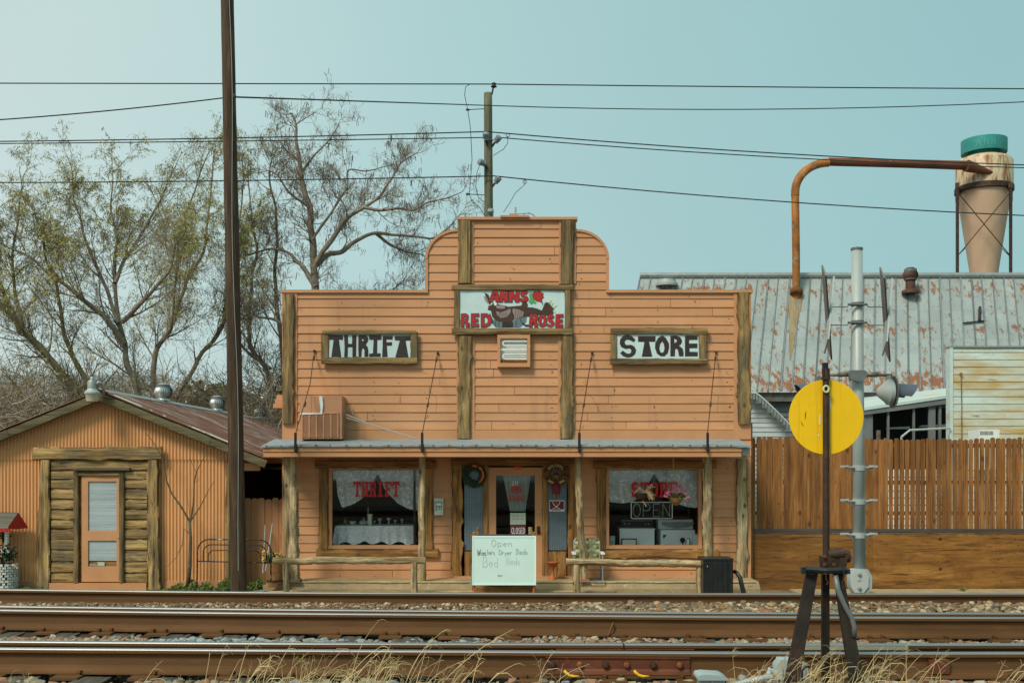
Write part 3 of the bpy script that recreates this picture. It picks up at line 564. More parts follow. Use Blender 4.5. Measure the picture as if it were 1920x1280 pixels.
for zl, yl, x1_ in ((.262, 19.655, XR), (.128, 19.275, 1.9)):
    mb.tube([(XL+i*.12, yl+.008*noise.noise(Vector((i*.9, zl*9, 0))), zl+.006*noise.noise(Vector((i*1.7, 2, zl*5)))) for i in range(int((x1_-XL)/.12)+1)], .018, 6, 0, .25, lump=.3)  # rough lip; its lighter tint paints in the highlight along the slab edges
mb.build('porch_slab', M['concrete'], store)
DF = 19.3; zf0, zf1, zf2 = Z(856, DF), Z(846, DF), Z(835.5, DF); xa, xb = X(493, DF), X(1391, DF)
mb = MB(); mb.box(xa+.004, xb-.004, DF+.02, DF+.055, zf0, zf1-.004, 0, -.03); mb.box(xa, xb, DF, DF+.05, zf1, zf2)
mb.box(xa+.02, xb-.02, DF+.056, D-.04, zf0+.02, zf0+.04); fas = mb.build('porch_fascia', M['paint_flat'], store)
for sx in (xa, xb-.04): mb = MB(); mb.box(sx+.004, sx+.036, DF+.056, D-.03, zf0+.041, zf2); mb.build('porch_end_board', M['paint_flat'], store)
mb = MB(); za_, zb_ = zf2+.012, Z(823, D); nx = 90
def shf(u, v):
    x_ = xa-.03+(xb+.17-xa+.03)*u; drop = 0
    if u < .06: drop = .03*(1-u/.06)
    if u > .965: drop = .05*(u-.965)/.035
    return (x_, DF-.035+(D-.03-DF+.035)*v, za_+(zb_-za_)*v+.008*noise.noise(Vector((x_*3, v*5, 0)))*(1-v)-drop*(1-v)*.5)
mb.grid(shf, nx, 8); mb.grid(lambda u, v: (shf(u, 0)[0], DF-.035+.001, shf(u, 0)[2]-v*(.028+.012*noise.noise(Vector((u*60, 0, 0))))), nx, 1)
for i in range(34):
    xx = xa+.1+i*.27+rnd.uniform(-.05, .05)
    if xx < xb: z0 = shf((xx-xa)/(xb-xa+.2), 0)[2]; mb.box(xx, xx+rnd.uniform(.012, .05), DF-.042, DF-.034, z0-.03, z0+.012, 0, -.5)
mb.build('porch_roof_covering', M['shingle'], store)
mb = MB(); mb.pbox(1391.5, 834, 1406, 853, DF+.1, .5); mb.build('end_flashing', M['metal_grey'], store)
for i, (p0, p1, r) in enumerate((((551, 1087), (551, 857), (.105, .075)), ((792, 1090), (791.5, 857), (.07, .062)), ((1094, 1090), (1083, 857), (.078, .062)), ((1327, 1084), (1326, 857), (.082, .08)))):
    mb = MB(); d = 19.72; mb.log((X(p0[0], d), d, .27), (X(p1[0], d), d, zf0+.03), r, 7+i*3, (.34, .2, .26, .36)[i], .03, 14); mb.build('porch_post', M['post_z'], store, 'auto')
mb = MB(); mb.box(X(542, 19.7), X(565, 19.7), 19.55, 19.75, .272, .32); mb.build('post_block', M['graywood'], store)
for i, (wx, wy, fx, fy) in enumerate(((590, 658, 555, 812), (821, 662, 792, 812), (1110, 662, 1086, 812), (1342, 660, 1326, 812))):
    p0 = Vector((X(wx, D), D-.03, Z(wy, D))); p1 = Vector((X(fx, DF), DF-.03, Z(fy, DF))); mb = MB()
    pts = [p0, p1] if i else [p0, p0.lerp(p1, .42)+Vector((.06, 0, 0)), p1]
    mb.tube(pts, .0085, 6); mb.lathe([(.001, -.03), (.025, -.02), (.025, .01), (.01, .02)], p0, 10, 'Y'); rd = mb.build('tie_rod', M['iron'], store)
    for f in (.09, .66):
        q = p0.lerp(p1, f) + (Vector((.05, 0, 0)) if i == 0 and f > .5 else Vector((.02, 0, 0)) if i == 0 else Vector()); dr = (p1-p0).normalized(); mb = MB(); mb.tube([q-dr*.06, q-dr*.04, q+dr*.04, q+dr*.06], [.008, .02, .02, .008], 8); mb.build('turnbuckle', M['iron'], rd)
    mb = MB(); x_ = X(fx, DF); mb.box(x_-.024, x_+.024, DF-.05, DF-.044, zf1-.02, Z(811, DF)); mb.box(x_-.006, x_+.03, DF-.012, DF-.001, zf1-.03, zf2+.03); mb.build('strap', M['black'], rd)
    mb = MB(); mb.tube([p0.lerp(p1, .5), p0.lerp(p1, .5)+Vector((.12, -.02, -.1)), p0.lerp(p1, .68)+Vector((.32 if i == 2 else .15, .1, -.12))], .0028, 4); mb.build('loose_tie_wire', M['wire'], rd)
# bits on top of the false front
mb = MB(); mb.pbox(938, 403.5, 992, 407, D-.12, .4, 0, -.1); mb.box(X(955, D), X(972, D), D, D+.1, Z(403.4, D), Z(400, D)); mb.build('mast_base_board', M['paint_flat'], store)
mb = MB(); mb.tube([at(966.5, 402, D+.05), at(966.5, 389, D+.05)], .018, 8); mb.tube([at(972, 401, D+.06), at(988, 400, D+.06), at(999, 402, D+.06), at(1005, 408, D+.06)], .008, 5); mb.tube([at(980, 403, D+.1), at(992, 398.5, D+.1), at(1003, 406, D+.1)], .006, 5); mb.build('antenna_mast', M['metal_grey'], store)

# interior: curtains, table, machines
def curtain(x0, x1, prof_, d, seed, name='window_curtain', parent=None, label=None, top=881):
    mb = MB()
    def fn(u, v):
        px = x0+(x1-x0)*u; yb = top+4
        for (a, ya), (b, yb_) in zip(prof_, prof_[1:]):
            if a <= px <= b: yb = ya+(yb_-ya)*(px-a)/(b-a)
        fold = .035*math.sin(u*46+seed+2*math.sin(v*3))*(.3+.7*v)+.03*noise.noise(Vector((u*6, v*3, seed)))
        return (X(px, d), d+fold, Z(top+(yb-top)*v, d))
    mb.grid(fn, 90, 14); return mb.build(name, M['curtain'], parent, True)
c1 = curtain(622, 788, [(622, 899), (631, 899), (633, 925), (641, 952), (652, 948), (664, 944), (678, 935), (690, 922), (700, 905), (707.5, 889), (709, 889), (720, 915), (732, 930), (745, 942), (762, 952), (775, 956), (788, 957)], D+.16, 1)
tag(c1, 'grey lace swag curtain behind the red THRIFT letters in the left shop window', 'curtain', 'lace curtains in the shop windows')
c2 = curtain(1141, 1312, [(1141, 940), (1165, 943), (1185, 941), (1200, 930), (1212, 912), (1226, 888), (1228, 888), (1240, 910), (1255, 936), (1270, 944), (1290, 950), (1305, 952), (1312, 946)], D+.16, 3)
tag(c2, 'grey lace swag curtain behind the red STORE letters in the right shop window', 'curtain', 'lace curtains in the shop windows')
mb = MB()
mb.grid(lambda u, v: (X((942+54*u)+( (956-942)*(1-u)+(985-996)*u )*(v**.9), D+.12), D+.12+.012*math.sin(u*40), Z(889+69*v, D+.12)), 60, 10)
tag(mb.build('door_curtain', mat('sheer_door_curtain', (.30, .35, .32), .9, var=.25, vs=6, st=(8, 1, .5)), None, True), 'pale tapering curtain gathered behind the glass of the shop door', 'curtain')
# display table
dt = 20.8; t_ = thing('display_table', 'long table under a white lace cloth in the left shop window', 'table', (X(704, dt), dt, .27)); zt_ = Z(985, dt)
mb = MB(); mb.box(X(634, dt), X(772, dt), dt, dt+.7, zt_-.04, zt_-.006); mb.build('table_top', M['graywood'], t_)
for a, b in ((640, 0.03), (764, .03), (640, .62), (764, .62)): mb = MB(); mb.box(X(a, dt), X(a, dt)+.05, dt+b, dt+b+.05, .27, zt_-.041); mb.build('leg', M['graywood'], t_)
mb = MB()
def clf(u, v):
    px = 629+149*u; e_ = 1.0 if .0 < u < 1 else 1; bot = 1017+2.5*math.sin(u*30)+2*noise.noise(Vector((u*14, 3, 0)))+6*abs(u-.5)**2
    flare = (.5+.5*v); pxx = px + (u-.5)*10*v
    return (X(pxx, dt), dt-.03-.03*v+.03*math.sin(u*38+math.sin(u*9)*3)*v, zt_+(Z(bot, dt)-zt_)*v)
mb.grid(clf, 100, 8); mb.grid(lambda u, v: (X(629+149*u, dt), dt-.03+.76*v, zt_+.002+.002*math.sin(u*30)), 20, 4)
tag(mb.build('tablecloth', M['cloth'], None, True), 'white lace tablecloth with a scalloped hem hanging off the display table', 'tablecloth')
def pot(name, label, cat, px, py, d, prof_, mt, n=20, grp=None):
    s = d/F; base = at(px, py, d); base.z = zt_+.005 if d > 20.75 and abs(px-704) < 80 else base.z
    mb = MB(); mb.lathe([(r*s, h*s) for r, h in prof_], base, n); return tag(mb.build(name, M[mt], None, 'auto'), label, cat, grp)
pot('fluted_vase', 'tall pale fluted vase standing at the middle of the lace-covered table', 'vase', 693.5, 990, dt+.1, [(4, 0), (4.6, 3), (4.2, 10), (5.2, 20), (5.4, 21), (4.2, 20.5)], 'china')
pot('fruit_bowl', 'pale footed bowl on a plate left of the fluted vase', 'bowl', 661, 989, dt+.15, [(3, 0), (3.2, 1.5), (7, 5.5), (7.6, 7), (6.8, 6.6)], 'china')
pot('serving_plate', 'wide pale flat plate at the left of the lace-covered table', 'plate', 660, 990, dt+.25, [(9, 0), (14, 1.2), (15, 1.8), (12, 1.5)], 'china')
pot('covered_dish', 'pale covered dish with a knob just left of the fluted vase', 'dish', 682, 989, dt+.3, [(6, 0), (9, 2), (9.5, 4.5), (8, 7), (2, 9), (1.5, 11), (1.8, 12), (.5, 12.3)], 'china')
pot('brass_jug', 'small dull brass jug at the back left of the display table', 'jug', 647, 985, dt+.5, [(2.5, 0), (4, 4), (3.5, 8), (1.5, 10), (2.2, 13), (1.8, 13)], 'brass')
for i, (px, sc, lb) in enumerate(((702, .8, 'short clear tumbler just right of the fluted vase'), (712, 1.3, 'narrow clear decanter between the tumbler and the large glass bowl'), (729, 1.4, 'large glass bowl catching the light right of the decanter'), (741, .9, 'small stemmed glass right of the large glass bowl'), (754, 1.1, 'stemmed glass at the right end of the display table'))):
    pot('glassware', lb, 'glassware', px, 988, dt+.3+.05*i, [(2.5*sc, 0), (1*sc, 1.2), (.9*sc, 4*sc), (3*sc, 6*sc), (3.2*sc, 9*sc), (2.8*sc, 9*sc)], 'glassware', grp='glassware on the display table')
mb = MB(); mb.tube([at(690, 951, 21.6), at(690, 962, 21.6)], .012, 8); mb.tube([at(690, 951, 21.6), at(690, 890, 21.6), at(690, 862, 21.6)], .002, 4, 0); tag(mb.build('hanging_glass_drop', M['white']), 'small white glass drop hanging on a thread above the fluted vase', 'ornament')
# washer and dryer
dw = 20.9
wm = thing('washing_machine', 'white washing machine with a black control panel, in the right shop window', 'washer', (X(1195, dw), dw, .27))
mb = MB(); mb.box(X(1162, dw), X(1227, dw), dw, dw+.66, .29, Z(992, dw)); mb.build('cabinet', M['appliance'], wm)
mb = MB(); mb.box(X(1161, dw), X(1228, dw), dw-.02, dw+.66, Z(992, dw)+.002, Z(990, dw)); mb.build('lid', M['appliance'], wm)
mb = MB(); mb.box(X(1169, dw), X(1229, dw), dw+.42, dw+.6, Z(990, dw)+.002, Z(976, dw)); cp = mb.build('control_panel', M['black'], wm)
for px in (1176, 1184, 1215, 1221): mb = MB(); mb.lathe([(.001, -.02), (.016, -.018), (.018, 0)], (X(px, dw), dw+.419, Z(984, dw)), 12, 'Y'); mb.build('knob', M['metal_grey'], cp)
mb = MB(); mb.box(X(1169, dw), X(1229, dw), dw+.412, dw+.418, Z(978, dw), Z(977, dw)); mb.build('chrome_strip', M['metal_grey'], cp)
dr = thing('clothes_dryer', 'white dryer with a raised curved grey console, right of the washing machine', 'dryer', (X(1272, dw), dw, .27))
mb = MB(); mb.box(X(1239, dw), X(1303, dw), dw, dw+.66, .29, Z(993, dw)); mb.build('cabinet', M['appliance'], dr)
mb = MB(); mb.box(X(1238, dw), X(1304, dw), dw+.3, dw+.6, Z(993, dw)+.002, Z(975, dw)); cs_ = mb.build('console', M['appliance'], dr)
shape('console_face', [[(1241, 978), (1301, 978), (1301, 983), (1291, 988), (1271, 990), (1251, 988), (1241, 983)]], dw+.295, .006, M['metal_grey'], cs_)
shape('black_mark', [[(1243, 1002), (1250, 1002), (1244, 1010)]], dw-.004, .004, M['black'], dr)
mb = MB(); mb.pbox(1246, 1020.5, 1260, 1022.5, dw-.004, .004); mb.build('badge', M['letter'], dr)
mb = MB(); mb.lathe([(.001, 0), (.05, .004), (.052, .01), (.001, .012)], at(1280, 1012, dw-.12), 20, 'Y'); mb.tube([at(1280, 1014, dw-.11), at(1280, 1026, dw-.11)], .01, 6); mb.lathe([(.04, 0), (.035, .01)], (X(1280, dw-.11), dw-.11, Z(1027, dw)), 16); tag(mb.build('hand_mirror', M['dark']), 'small round dark mirror on a stand before the dryer', 'mirror')
mb = MB(); mb.pbox(1165, 1009, 1194, 1026, dw-.14, .03); o_ = mb.build('picture_frame', M['iron']); tag(o_, 'small framed cream picture leaning on the washing machine', 'picture')
mb = MB(); mb.pbox(1167, 1011, 1192, 1025, dw-.144, .004); mb.build('picture', M['china'], o_)
pc = MB(); pc.pbox(1143, 1004, 1153, 1024, dw-.2, .03); o_ = tag(pc.build('flower_card', mat('pale_blue_card', (.35, .52, .58), .6)), 'small pale blue card with a yellow flower in the corner of the right shop window', 'card')
mb = MB(); mb.lathe([(.001, -.004), (.02, -.002), (.024, 0)], at(1148, 1011, dw-.2), 12, 'Y'); mb.build('yellow_flower', M['yellow'], o_); mb = MB(); mb.tube([at(1148, 1013, dw-.203), at(1147.5, 1023, dw-.203)], .003, 4); mb.build('stem', M['weed'], o_)
pot('glass_jug', 'clear glass jug standing before the dryer', 'jug', 1291, 1026, dw-.1, [(4, 0), (5, 6), (4, 12), (2.5, 16), (3, 18)], 'glassware')
mb = MB(); mb.box(X(1299, dw-.1), X(1314, dw-.1), dw-.1, dw+.2, .29, Z(1003, dw-.1)); mb.box(X(1298, dw-.1), X(1315, dw-.1), dw-.12, dw+.22, Z(1003, dw-.1)+.002, Z(1001, dw-.1)); tag(mb.build('white_bin', M['appliance']), 'white lidded bin at the right edge of the right shop window', 'bin')
# neon OPEN sign (unlit)
ns = thing('open_sign', 'unlit neon OPEN sign in a thin white frame in the right shop window', 'sign', at(1222, 957, D+.1))
mb = MB(); fr = [(1185, 941), (1259, 941), (1260.5, 942.5), (1260.5, 970), (1259, 971.5), (1185, 971.5), (1183.5, 970), (1183.5, 942.5), (1185, 941)]
mb.tube([at(a, b, D+.1) for a, b in fr], .009, 6); mb.build('frame', M['white'], ns)
mb = MB()
for ch, x0 in zip('OPEN', (1187, 1206, 1225, 1243)):
    for st in SF[ch]:
        q_ = [at(x0+a*23, 968-b*24, D+.1) for a, b in st]; [mb.tube([u_, v_], .0045, 5) for u_, v_ in zip(q_, q_[1:])]
mb.build('neon_tube', M['glassware'], ns)
mb = MB(); mb.pbox(1184.5, 942, 1259.5, 970.5, D+.125, .01); mb.build('backing', M['dark'], ns)
for a in (1195, 1250): mb = MB(); mb.tube([at(a, 941, D+.1), at(a, 880, D+.1)], .0015, 4); mb.build('hanging_cord', M['wire'], ns)
# ================================================================ signs on the false front
def cz(sc, ox, oy): return lambda a, b: (ox+a/sc, oy+b/sc)
def sign_frame(parent, rects, d, seed, wo=.1, t=0.0):
    for i, (a, b, c, e_) in enumerate(rects):
        mb = MB()
        if c-a > e_-b: mb.plank((X(a, d), Z((b+e_)/2, d)), (X(c, d), Z((b+e_)/2, d)), (e_-b)*d/F, d-.012*(i < 2), .06, wo, seed+i, 0, t, 3); mb.build('frame_slab', M['slab_x'], parent)
        else: mb.plank((X((a+c)/2, d), Z(e_, d)), (X((a+c)/2, d), Z(b, d)), (c-a)*d/F, d, .06, wo*.7, seed+i, 0, t, 2); mb.build('frame_slab', M['slab_z'], parent)
ds = D-.13
s1 = thing('painted_sign', 'hand-painted THRIFT sign in a rough slab frame, dark letters on pale blue', 'sign', at(692, 650, ds))
mb = MB(); mb.pbox(614, 625, 772, 672, ds+.03, .02); mb.build('sign_panel', M['panel'], s1)
sign_frame(s1, [(602, 670, 782, 682), (604, 619, 780, 627), (602, 626, 616, 671), (770, 622, 783, 671)], ds, 80)
cv1 = cz(10.105, 600, 610)
TH = [[(175,185),(432,190),(432,270),(352,265),(400,595),(218,595),(262,268),(175,268)], [(458,187),(525,187),(528,350),(610,350),(615,190),(687,190),(680,592),(618,592),(618,408),(525,408),(520,592),(462,592),(470,400)],
 [(730,190),(860,190),(895,212),(912,250),(905,300),(862,365),(898,405),(912,470),(912,590),(845,590),(845,460),(820,425),(790,450),(780,590),(735,590),(728,420)], [(790,248),(850,275),(790,312)],
 [(935,190),(1162,190),(1162,268),(1082,272),(1078,528),(1145,530),(1145,592),(932,592),(935,538),(1005,530),(1020,270),(935,268)], [(1190,200),(1375,200),(1372,265),(1255,262),(1255,320),(1362,318),(1360,378),(1262,380),(1278,592),(1180,595),(1190,400)],
 [(1418,203),(1715,200),(1712,282),(1618,285),(1672,600),(1432,600),(1515,285),(1418,275)]]
shape('lettering_edge', TH, ds+.027, .002, M['letter_edge'], s1, .004, cv1); shape('lettering', TH, ds+.023, .002, M['letter'], s1, -.004, cv1)
s2 = thing('painted_sign', 'hand-painted STORE sign in a rough slab frame, dark letters on pale blue', 'sign', at(1235, 650, ds))
mb = MB(); mb.pbox(1155, 625, 1313, 673, ds+.03, .02); mb.build('sign_panel', M['panel'], s2)
sign_frame(s2, [(1144, 672, 1326, 683), (1145, 614.5, 1327, 626.5), (1145, 627, 1157, 672), (1311, 625, 1324, 672)], ds, 90)
cv2 = cz(10.105, 1140, 605)
ST = [[(515,320),(490,360),(400,318),(345,318),(312,350),(318,400),(350,425),(440,420),(500,455),(530,520),(510,590),(450,640),(370,655),(290,630),(235,575),(280,530),(340,575),(400,590),(440,565),(445,510),(410,482),(330,490),(260,460),(225,400),(235,310),(290,250),(370,230),(450,255)],
 [(572,255),(897,255),(895,355),(772,355),(835,638),(645,638),(695,358),(572,355)], [(1030,245),(1090,285),(1150,390),(1155,470),(1130,570),(1070,630),(1000,630),(930,580),(895,480),(900,380),(950,290)], [(1030,345),(1060,400),(1075,480),(1060,550),(1020,572),(985,550),(970,480),(985,400)],
 [(1185,250),(1290,242),(1370,275),(1400,340),(1385,395),(1340,430),(1410,490),(1428,560),(1425,630),(1350,630),(1330,520),(1300,480),(1270,500),(1262,630),(1185,630)], [(1250,295),(1290,310),(1315,340),(1290,375),(1255,385)],
 [(1462,248),(1690,245),(1695,318),(1535,322),(1530,395),(1690,395),(1690,475),(1540,478),(1540,550),(1695,555),(1697,630),(1462,632)]]
shape('lettering_edge', ST, ds+.027, .002, M['letter_edge'], s2, .004, cv2); shape('lettering', ST, ds+.023, .002, M['letter'], s2, -.004, cv2)
s3 = thing('painted_sign', 'large painted sign reading ANNS RED ROSE with a reclining brown animal and a rose', 'sign', at(960, 580, ds))
mb = MB(); mb.pbox(861, 543, 1060, 616, ds+.03, .02); mb.build('sign_panel', M['panel'], s3)
sign_frame(s3, [(847, 615, 1073, 627), (847, 533.5, 1074, 544), (851, 544, 862, 615), (1059, 543, 1070, 615)], ds, 100)
cv3 = cz(7.11, 840, 520)
def art(nm, cs, lay, mt, off=0.0): shape(nm, cs, ds+.028-.0022*lay, .0016, M[mt], s3, off, cv3)
art('animal_trousers', [[(555,460),(600,560),(720,600),(720,668),(640,668),(580,610),(548,530)]], 1, 'slate'); art('animal_trousers', [[(870,580),(960,535),(1050,530),(1040,600),(960,668),(870,668)]], 1, 'slate')
art('animal_belt', [[(722,590),(868,590),(868,668),(722,668)]], 1, 'letter')
art('animal_ear', [[(485,200),(540,230),(572,330),(560,372),(530,335),(505,260)]], 1, 'brown'); art('animal_inner_ear', [[(478,250),(508,252),(552,352),(520,338),(490,300)]], 2, 'mauve')
art('animal_body', [[(530,380),(570,375),(600,345),(640,330),(680,362),(760,375),(800,390),(975,375),(985,345),(1000,322),(1040,318),(1065,360),(1058,397),(1130,400),(1190,415),(1250,440),(1275,385),(1290,340),(1315,330),(1345,345),(1385,390),(1415,420),(1402,490),(1340,510),(1200,500),(1080,520),(1000,530),(940,545),(880,560),(840,600),(740,590),(680,592),(620,562),(590,520),(570,440),(525,430),(540,405)]], 2, 'brown')
art('animal_tail', [[(985,590),(1020,625),(1080,630),(1150,590),(1165,610),(1110,655),(1040,660),(995,630)]], 1, 'brown')
art('animal_snout', [[(638,372),(762,376),(756,415),(700,418),(648,408)]], 3, 'mauve'); art('animal_snout', [[(640,450),(700,465),(770,445),(830,415),(835,460),(790,525),(700,540),(655,500)]], 3, 'mauve'); art('animal_belly', [[(862,415),(930,425),(1008,458),(998,520),(940,540),(885,555),(882,500),(860,460)]], 3, 'mauve')
art('belly_stripe', [[(a, 462-abs(a-740)*.1), (a+6, 462-abs(a-740)*.1), (a+4, 525), (a-2, 525)] for a in (680, 706, 732, 758, 784)] + [[(a, 428+(a-880)*.25), (a+6, 428+(a-880)*.25), (a+2, 535), (a-4, 535)] for a in (902, 930, 958, 982)], 4, 'letter')
art('trouser_stripe', [[(580,560),(588,556),(610,610),(603,615)], [(625,585),(632,584),(640,655),(633,655)], [(672,598),(678,598),(682,660),(676,660)], [(905,575),(911,572),(908,660),(902,660)], [(955,545),(962,545),(985,600),(978,604)]], 3, 'letter')
art('animal_eye', [[(612,340),(640,328),(655,350),(640,375),(615,372)]], 3, 'white'); art('animal_brow', [[(570,300),(600,265),(640,270),(665,300),(630,290),(600,305),(580,330)]], 3, 'orange')
art('animal_claw', [[(1322,330),(1382,300),(1362,346)], [(1358,360),(1407,328),(1388,374)], [(1390,378),(1462,368),(1408,408)], [(1398,430),(1437,460),(1405,468)], [(970,345),(990,350),(980,370)]], 3, 'cream')
art('rose_leaf', [[(1075,230),(1110,205),(1130,240),(1135,280),(1180,340),(1165,360),(1140,340),(1115,365),(1075,330),(1095,290)]], 1, 'green')
RS = [[(1125,225),(1160,180),(1185,195),(1215,172),(1240,200),(1270,215),(1262,250),(1275,262),(1245,290),(1262,360),(1240,322),(1180,312),(1140,280)]]
TX = [[(600,172),(657,172),(695,328),(640,330),(630,288),(603,286),(590,325),(540,322)], [(625,205),(634,246),(610,246)], [(690,172),(735,172),(765,245),(765,172),(800,172),(800,328),(750,328),(727,262),(725,328),(690,328)], [(812,172),(855,172),(903,250),(905,172),(950,172),(945,328),(900,330),(860,262),(855,328),(812,328)],
 [(1060,195),(1040,225),(1010,215),(1000,225),(1010,240),(1055,255),(1075,285),(1050,315),(1000,325),(955,310),(965,275),(1010,287),(1030,280),(1020,268),(975,250),(965,215),(985,180),(1030,172)],
 [(175,485),(235,480),(268,500),(270,550),(250,580),(285,610),(285,655),(240,660),(235,600),(215,600),(210,660),(172,660)], [(210,520),(232,520),(235,550),(210,560)], [(310,482),(412,480),(412,520),(355,522),(355,552),(400,552),(400,590),(355,592),(355,618),(410,618),(410,655),(305,658)],
 [(440,482),(520,480),(565,510),(585,580),(555,635),(500,660),(440,660)], [(480,520),(515,525),(540,575),(520,615),(482,622)], [(1095,490),(1170,488),(1200,510),(1195,560),(1175,580),(1200,620),(1195,660),(1155,662),(1145,600),(1125,600),(1120,660),(1080,660)], [(1130,515),(1160,515),(1160,545),(1128,550)],
 [(1265,490),(1300,510),(1318,570),(1300,640),(1262,662),(1222,645),(1205,590),(1215,520)], [(1262,530),(1280,570),(1270,615),(1250,615),(1240,575),(1248,540)], [(1415,520),(1395,548),(1365,535),(1358,548),(1400,570),(1425,600),(1410,645),(1365,667),(1315,650),(1325,615),(1360,628),(1380,615),(1335,590),(1320,550),(1335,505),(1375,488)],
 [(1440,492),(1535,490),(1535,528),(1480,530),(1480,560),(1525,560),(1525,598),(1480,598),(1480,625),(1532,625),(1532,665),(1432,665)]]
[(art('lettering_edge', q, 5, 'letter', .006), art('lettering', q, 6, 'red', -.003)) for q in (TX[:5], TX[5:10], TX[10:])]; art('rose_edge', RS, 3, 'letter', .005); art('rose', RS, 4, 'red', -.002)

# fluorescent light box under the big sign
lb = thing('light_box', 'square box light with looped white tubes below the big painted sign', 'light', at(963, 657, D-.12))
mb = MB(); mb.pbox(932.5, 627.5, 994, 634, D-.14, .13); mb.pbox(932.5, 680, 994, 687.5, D-.14, .13); mb.pbox(932.5, 634, 938, 680, D-.14, .13); mb.pbox(988.5, 634, 994, 680, D-.14, .13); mb.build('box_frame', M['paint_dirty'], lb)
mb = MB(); mb.pbox(938.5, 634.5, 988, 679.5, D-.05, .02); mb.build('reflector', M['white'], lb)
for y0, y1 in ((640, 648), (664, 673)):
    mb = MB(); mb.tube([at(988, y0, D-.1)] + [at(943+((y1-y0)/2)*(1-math.sin(a)), (y0+y1)/2-math.cos(a)*(y1-y0)/2, D-.1) for a in [i*math.pi/8 for i in range(9)]] + [at(988, y1, D-.1)], .015, 8); mb.build('tube', M['white'], lb)
mb = MB(); mb.tube([at(938, 656, D-.1), at(988, 656, D-.1)], .018, 8); mb.build('tube', M['white'], lb)
mb = MB(); mb.pbox(939, 674.5, 988, 679.4, D-.06, .008); mb.build('rust_stain', M['duct'], lb)

# air conditioner on the porch roof
da = 19.95; ac = thing('air_conditioner', 'boxy tan window air conditioner with louvred front sitting on the porch roof', 'air conditioner', at(605, 823, da))
mb = MB(); mb.box(X(562, da), X(641, da), da, da+.42, Z(822.5, da), Z(742, da)); mb.build('case', M['ac'], ac)
mb = MB(); mb.box(X(641, da)+.001, X(641, da)+.02, da+.02, da+.40, Z(815, da), Z(776, da)); mb.build('side_louvre', M['grille'], ac)
mb = MB(); mb.pbox(566, 776, 634, 819, da-.012, .010); gr = mb.build('grille_recess', M['grille'], ac)
mb = MB()
for i in range(26): yy = 777.5+i*1.62; mb.pbox(567, yy, 633, yy+.8, da-.02, .007)
mb.build('louvre', M['ac'], gr)
mb = MB()
for px in (565, 578.5, 592, 605.5, 619, 632): mb.pbox(px, 775, px+2.6, 820, da-.03, .017)
mb.pbox(565, 773, 634.6, 775.5, da-.03, .029); mb.build('front_bar', M['ac'], ac)
shape('paint_streak', [[(562.5,774),(600,773.5),(601,768),(598,742.5),(604,742.5),(606,758),(604,776),(562.5,777)]], da-.031, .001, M['white'], ac)
mb = MB(); mb.tube([at(648, 777, da+.1), at(700, 797, 19.9), at(780, 822, 19.6)], .012, 6); mb.tube([at(648, 782, da+.1), at(672, 790, da), at(690, 794, 19.9)], .009, 5); mb.tube([at(650, 762, da+.2), at(657, 764, da+.15), at(662, 777, da+.1)], .006, 5); tag(mb.build('conduit_pipe', M['wiregrey']), 'thin grey conduit sloping from the air conditioner down to the porch roof', 'conduit')

# mailbox, door notices, wreaths
mbx = thing('mailbox', 'small pale wall mailbox numbered 211 with a green paper sticking out', 'mailbox', at(822.5, 965, D-.03))
mb = MB(); mb.pbox(814.5, 936, 831, 965, D-.14, .11); mb.build('box', M['china'], mbx); mb = MB(); mb.pbox(814, 934, 831.5, 938, D-.15, .125); mb.build('lid', M['china'], mbx)
mb = MB(); mb.pbox(816, 940, 829, 945, D-.144, .003); mb.build('green_paper', M['green'], mbx); mb = MB(); mb.pbox(818, 942.5, 827, 947, D-.148, .003); mb.build('white_paper', M['white'], mbx)
mb = MB(); stroke_text(mb, '211', 816.5, 955, 7.5, D-.143, 1.1, 1, .22); mb.build('house_number', M['letter'], mbx)
mb = MB(); mb.pbox(956.5, 961, 985.5, 983, D-.008, .003); nb = tag(mb.build('paper_notice', M['china']), 'pale handwritten paper notice on the door glass above the CLOSED sign', 'notice')
mb = MB(); rr = random.Random(3)
for yy in (966, 972):
    for i in range(3): a = 959+i*8+rr.uniform(0, 3); mb.tube([at(a+j*1.2, yy+rr.uniform(-1.3, 1.3), D-.0095) for j in range(5)], .0025, 4)
mb.build('scribble', M['ink'], nb)
cl = thing('closed_sign', 'maroon CLOSED sign hanging in the glass of the shop door', 'sign', at(971, 993, D-.01))
mb = MB(); mb.pbox(956.5, 984.5, 986, 1002, D-.010, .004); mb.build('sign_panel', M['maroon'], cl)
mb = MB(); stroke_text(mb, 'CLOSED', 959.2, 999.5, 10.5, D-.012, 1.25, .52, .26); mb.build('lettering', M['white'], cl)
mb = MB(); mb.tube([at(957.5, 985.5, D-.013), at(985, 985.5, D-.013), at(985, 1001.2, D-.013), at(957.5, 1001.2, D-.013), at(957.5, 985.5, D-.013)], .003, 4); mb.build('border_line', M['mauve'], cl)
nsn = thing('warning_sign', 'maroon and white sign with crossed bones and a face on the right sidelight', 'sign', at(1043, 947, D-.02))
mb = MB(); mb.pbox(1029.5, 937.5, 1058.5, 958, D-.020, .004); mb.build('sign_border', M['white'], nsn); mb = MB(); mb.pbox(1030.7, 939, 1057.3, 954.5, D-.023, .003); mb.build('sign_panel', M['maroon'], nsn)
mb = MB(); mb.tube([at(1036, 940, D-.026), at(1038, 945, D-.026), at(1043, 950, D-.026), at(1050, 953.5, D-.026)], .008, 5); mb.tube([at(1050, 940, D-.028), at(1048, 945, D-.028), at(1043, 950, D-.028), at(1036, 953.5, D-.028)], .008, 5); mb.build('crossed_bones', M['white'], nsn)
mb = MB(); mb.lathe([(.001, -.004), (.04, -.002), (.044, 0)], at(1043, 944, D-.026), 14, 'Y'); mb.build('round_face', M['red'], nsn); mb = MB()
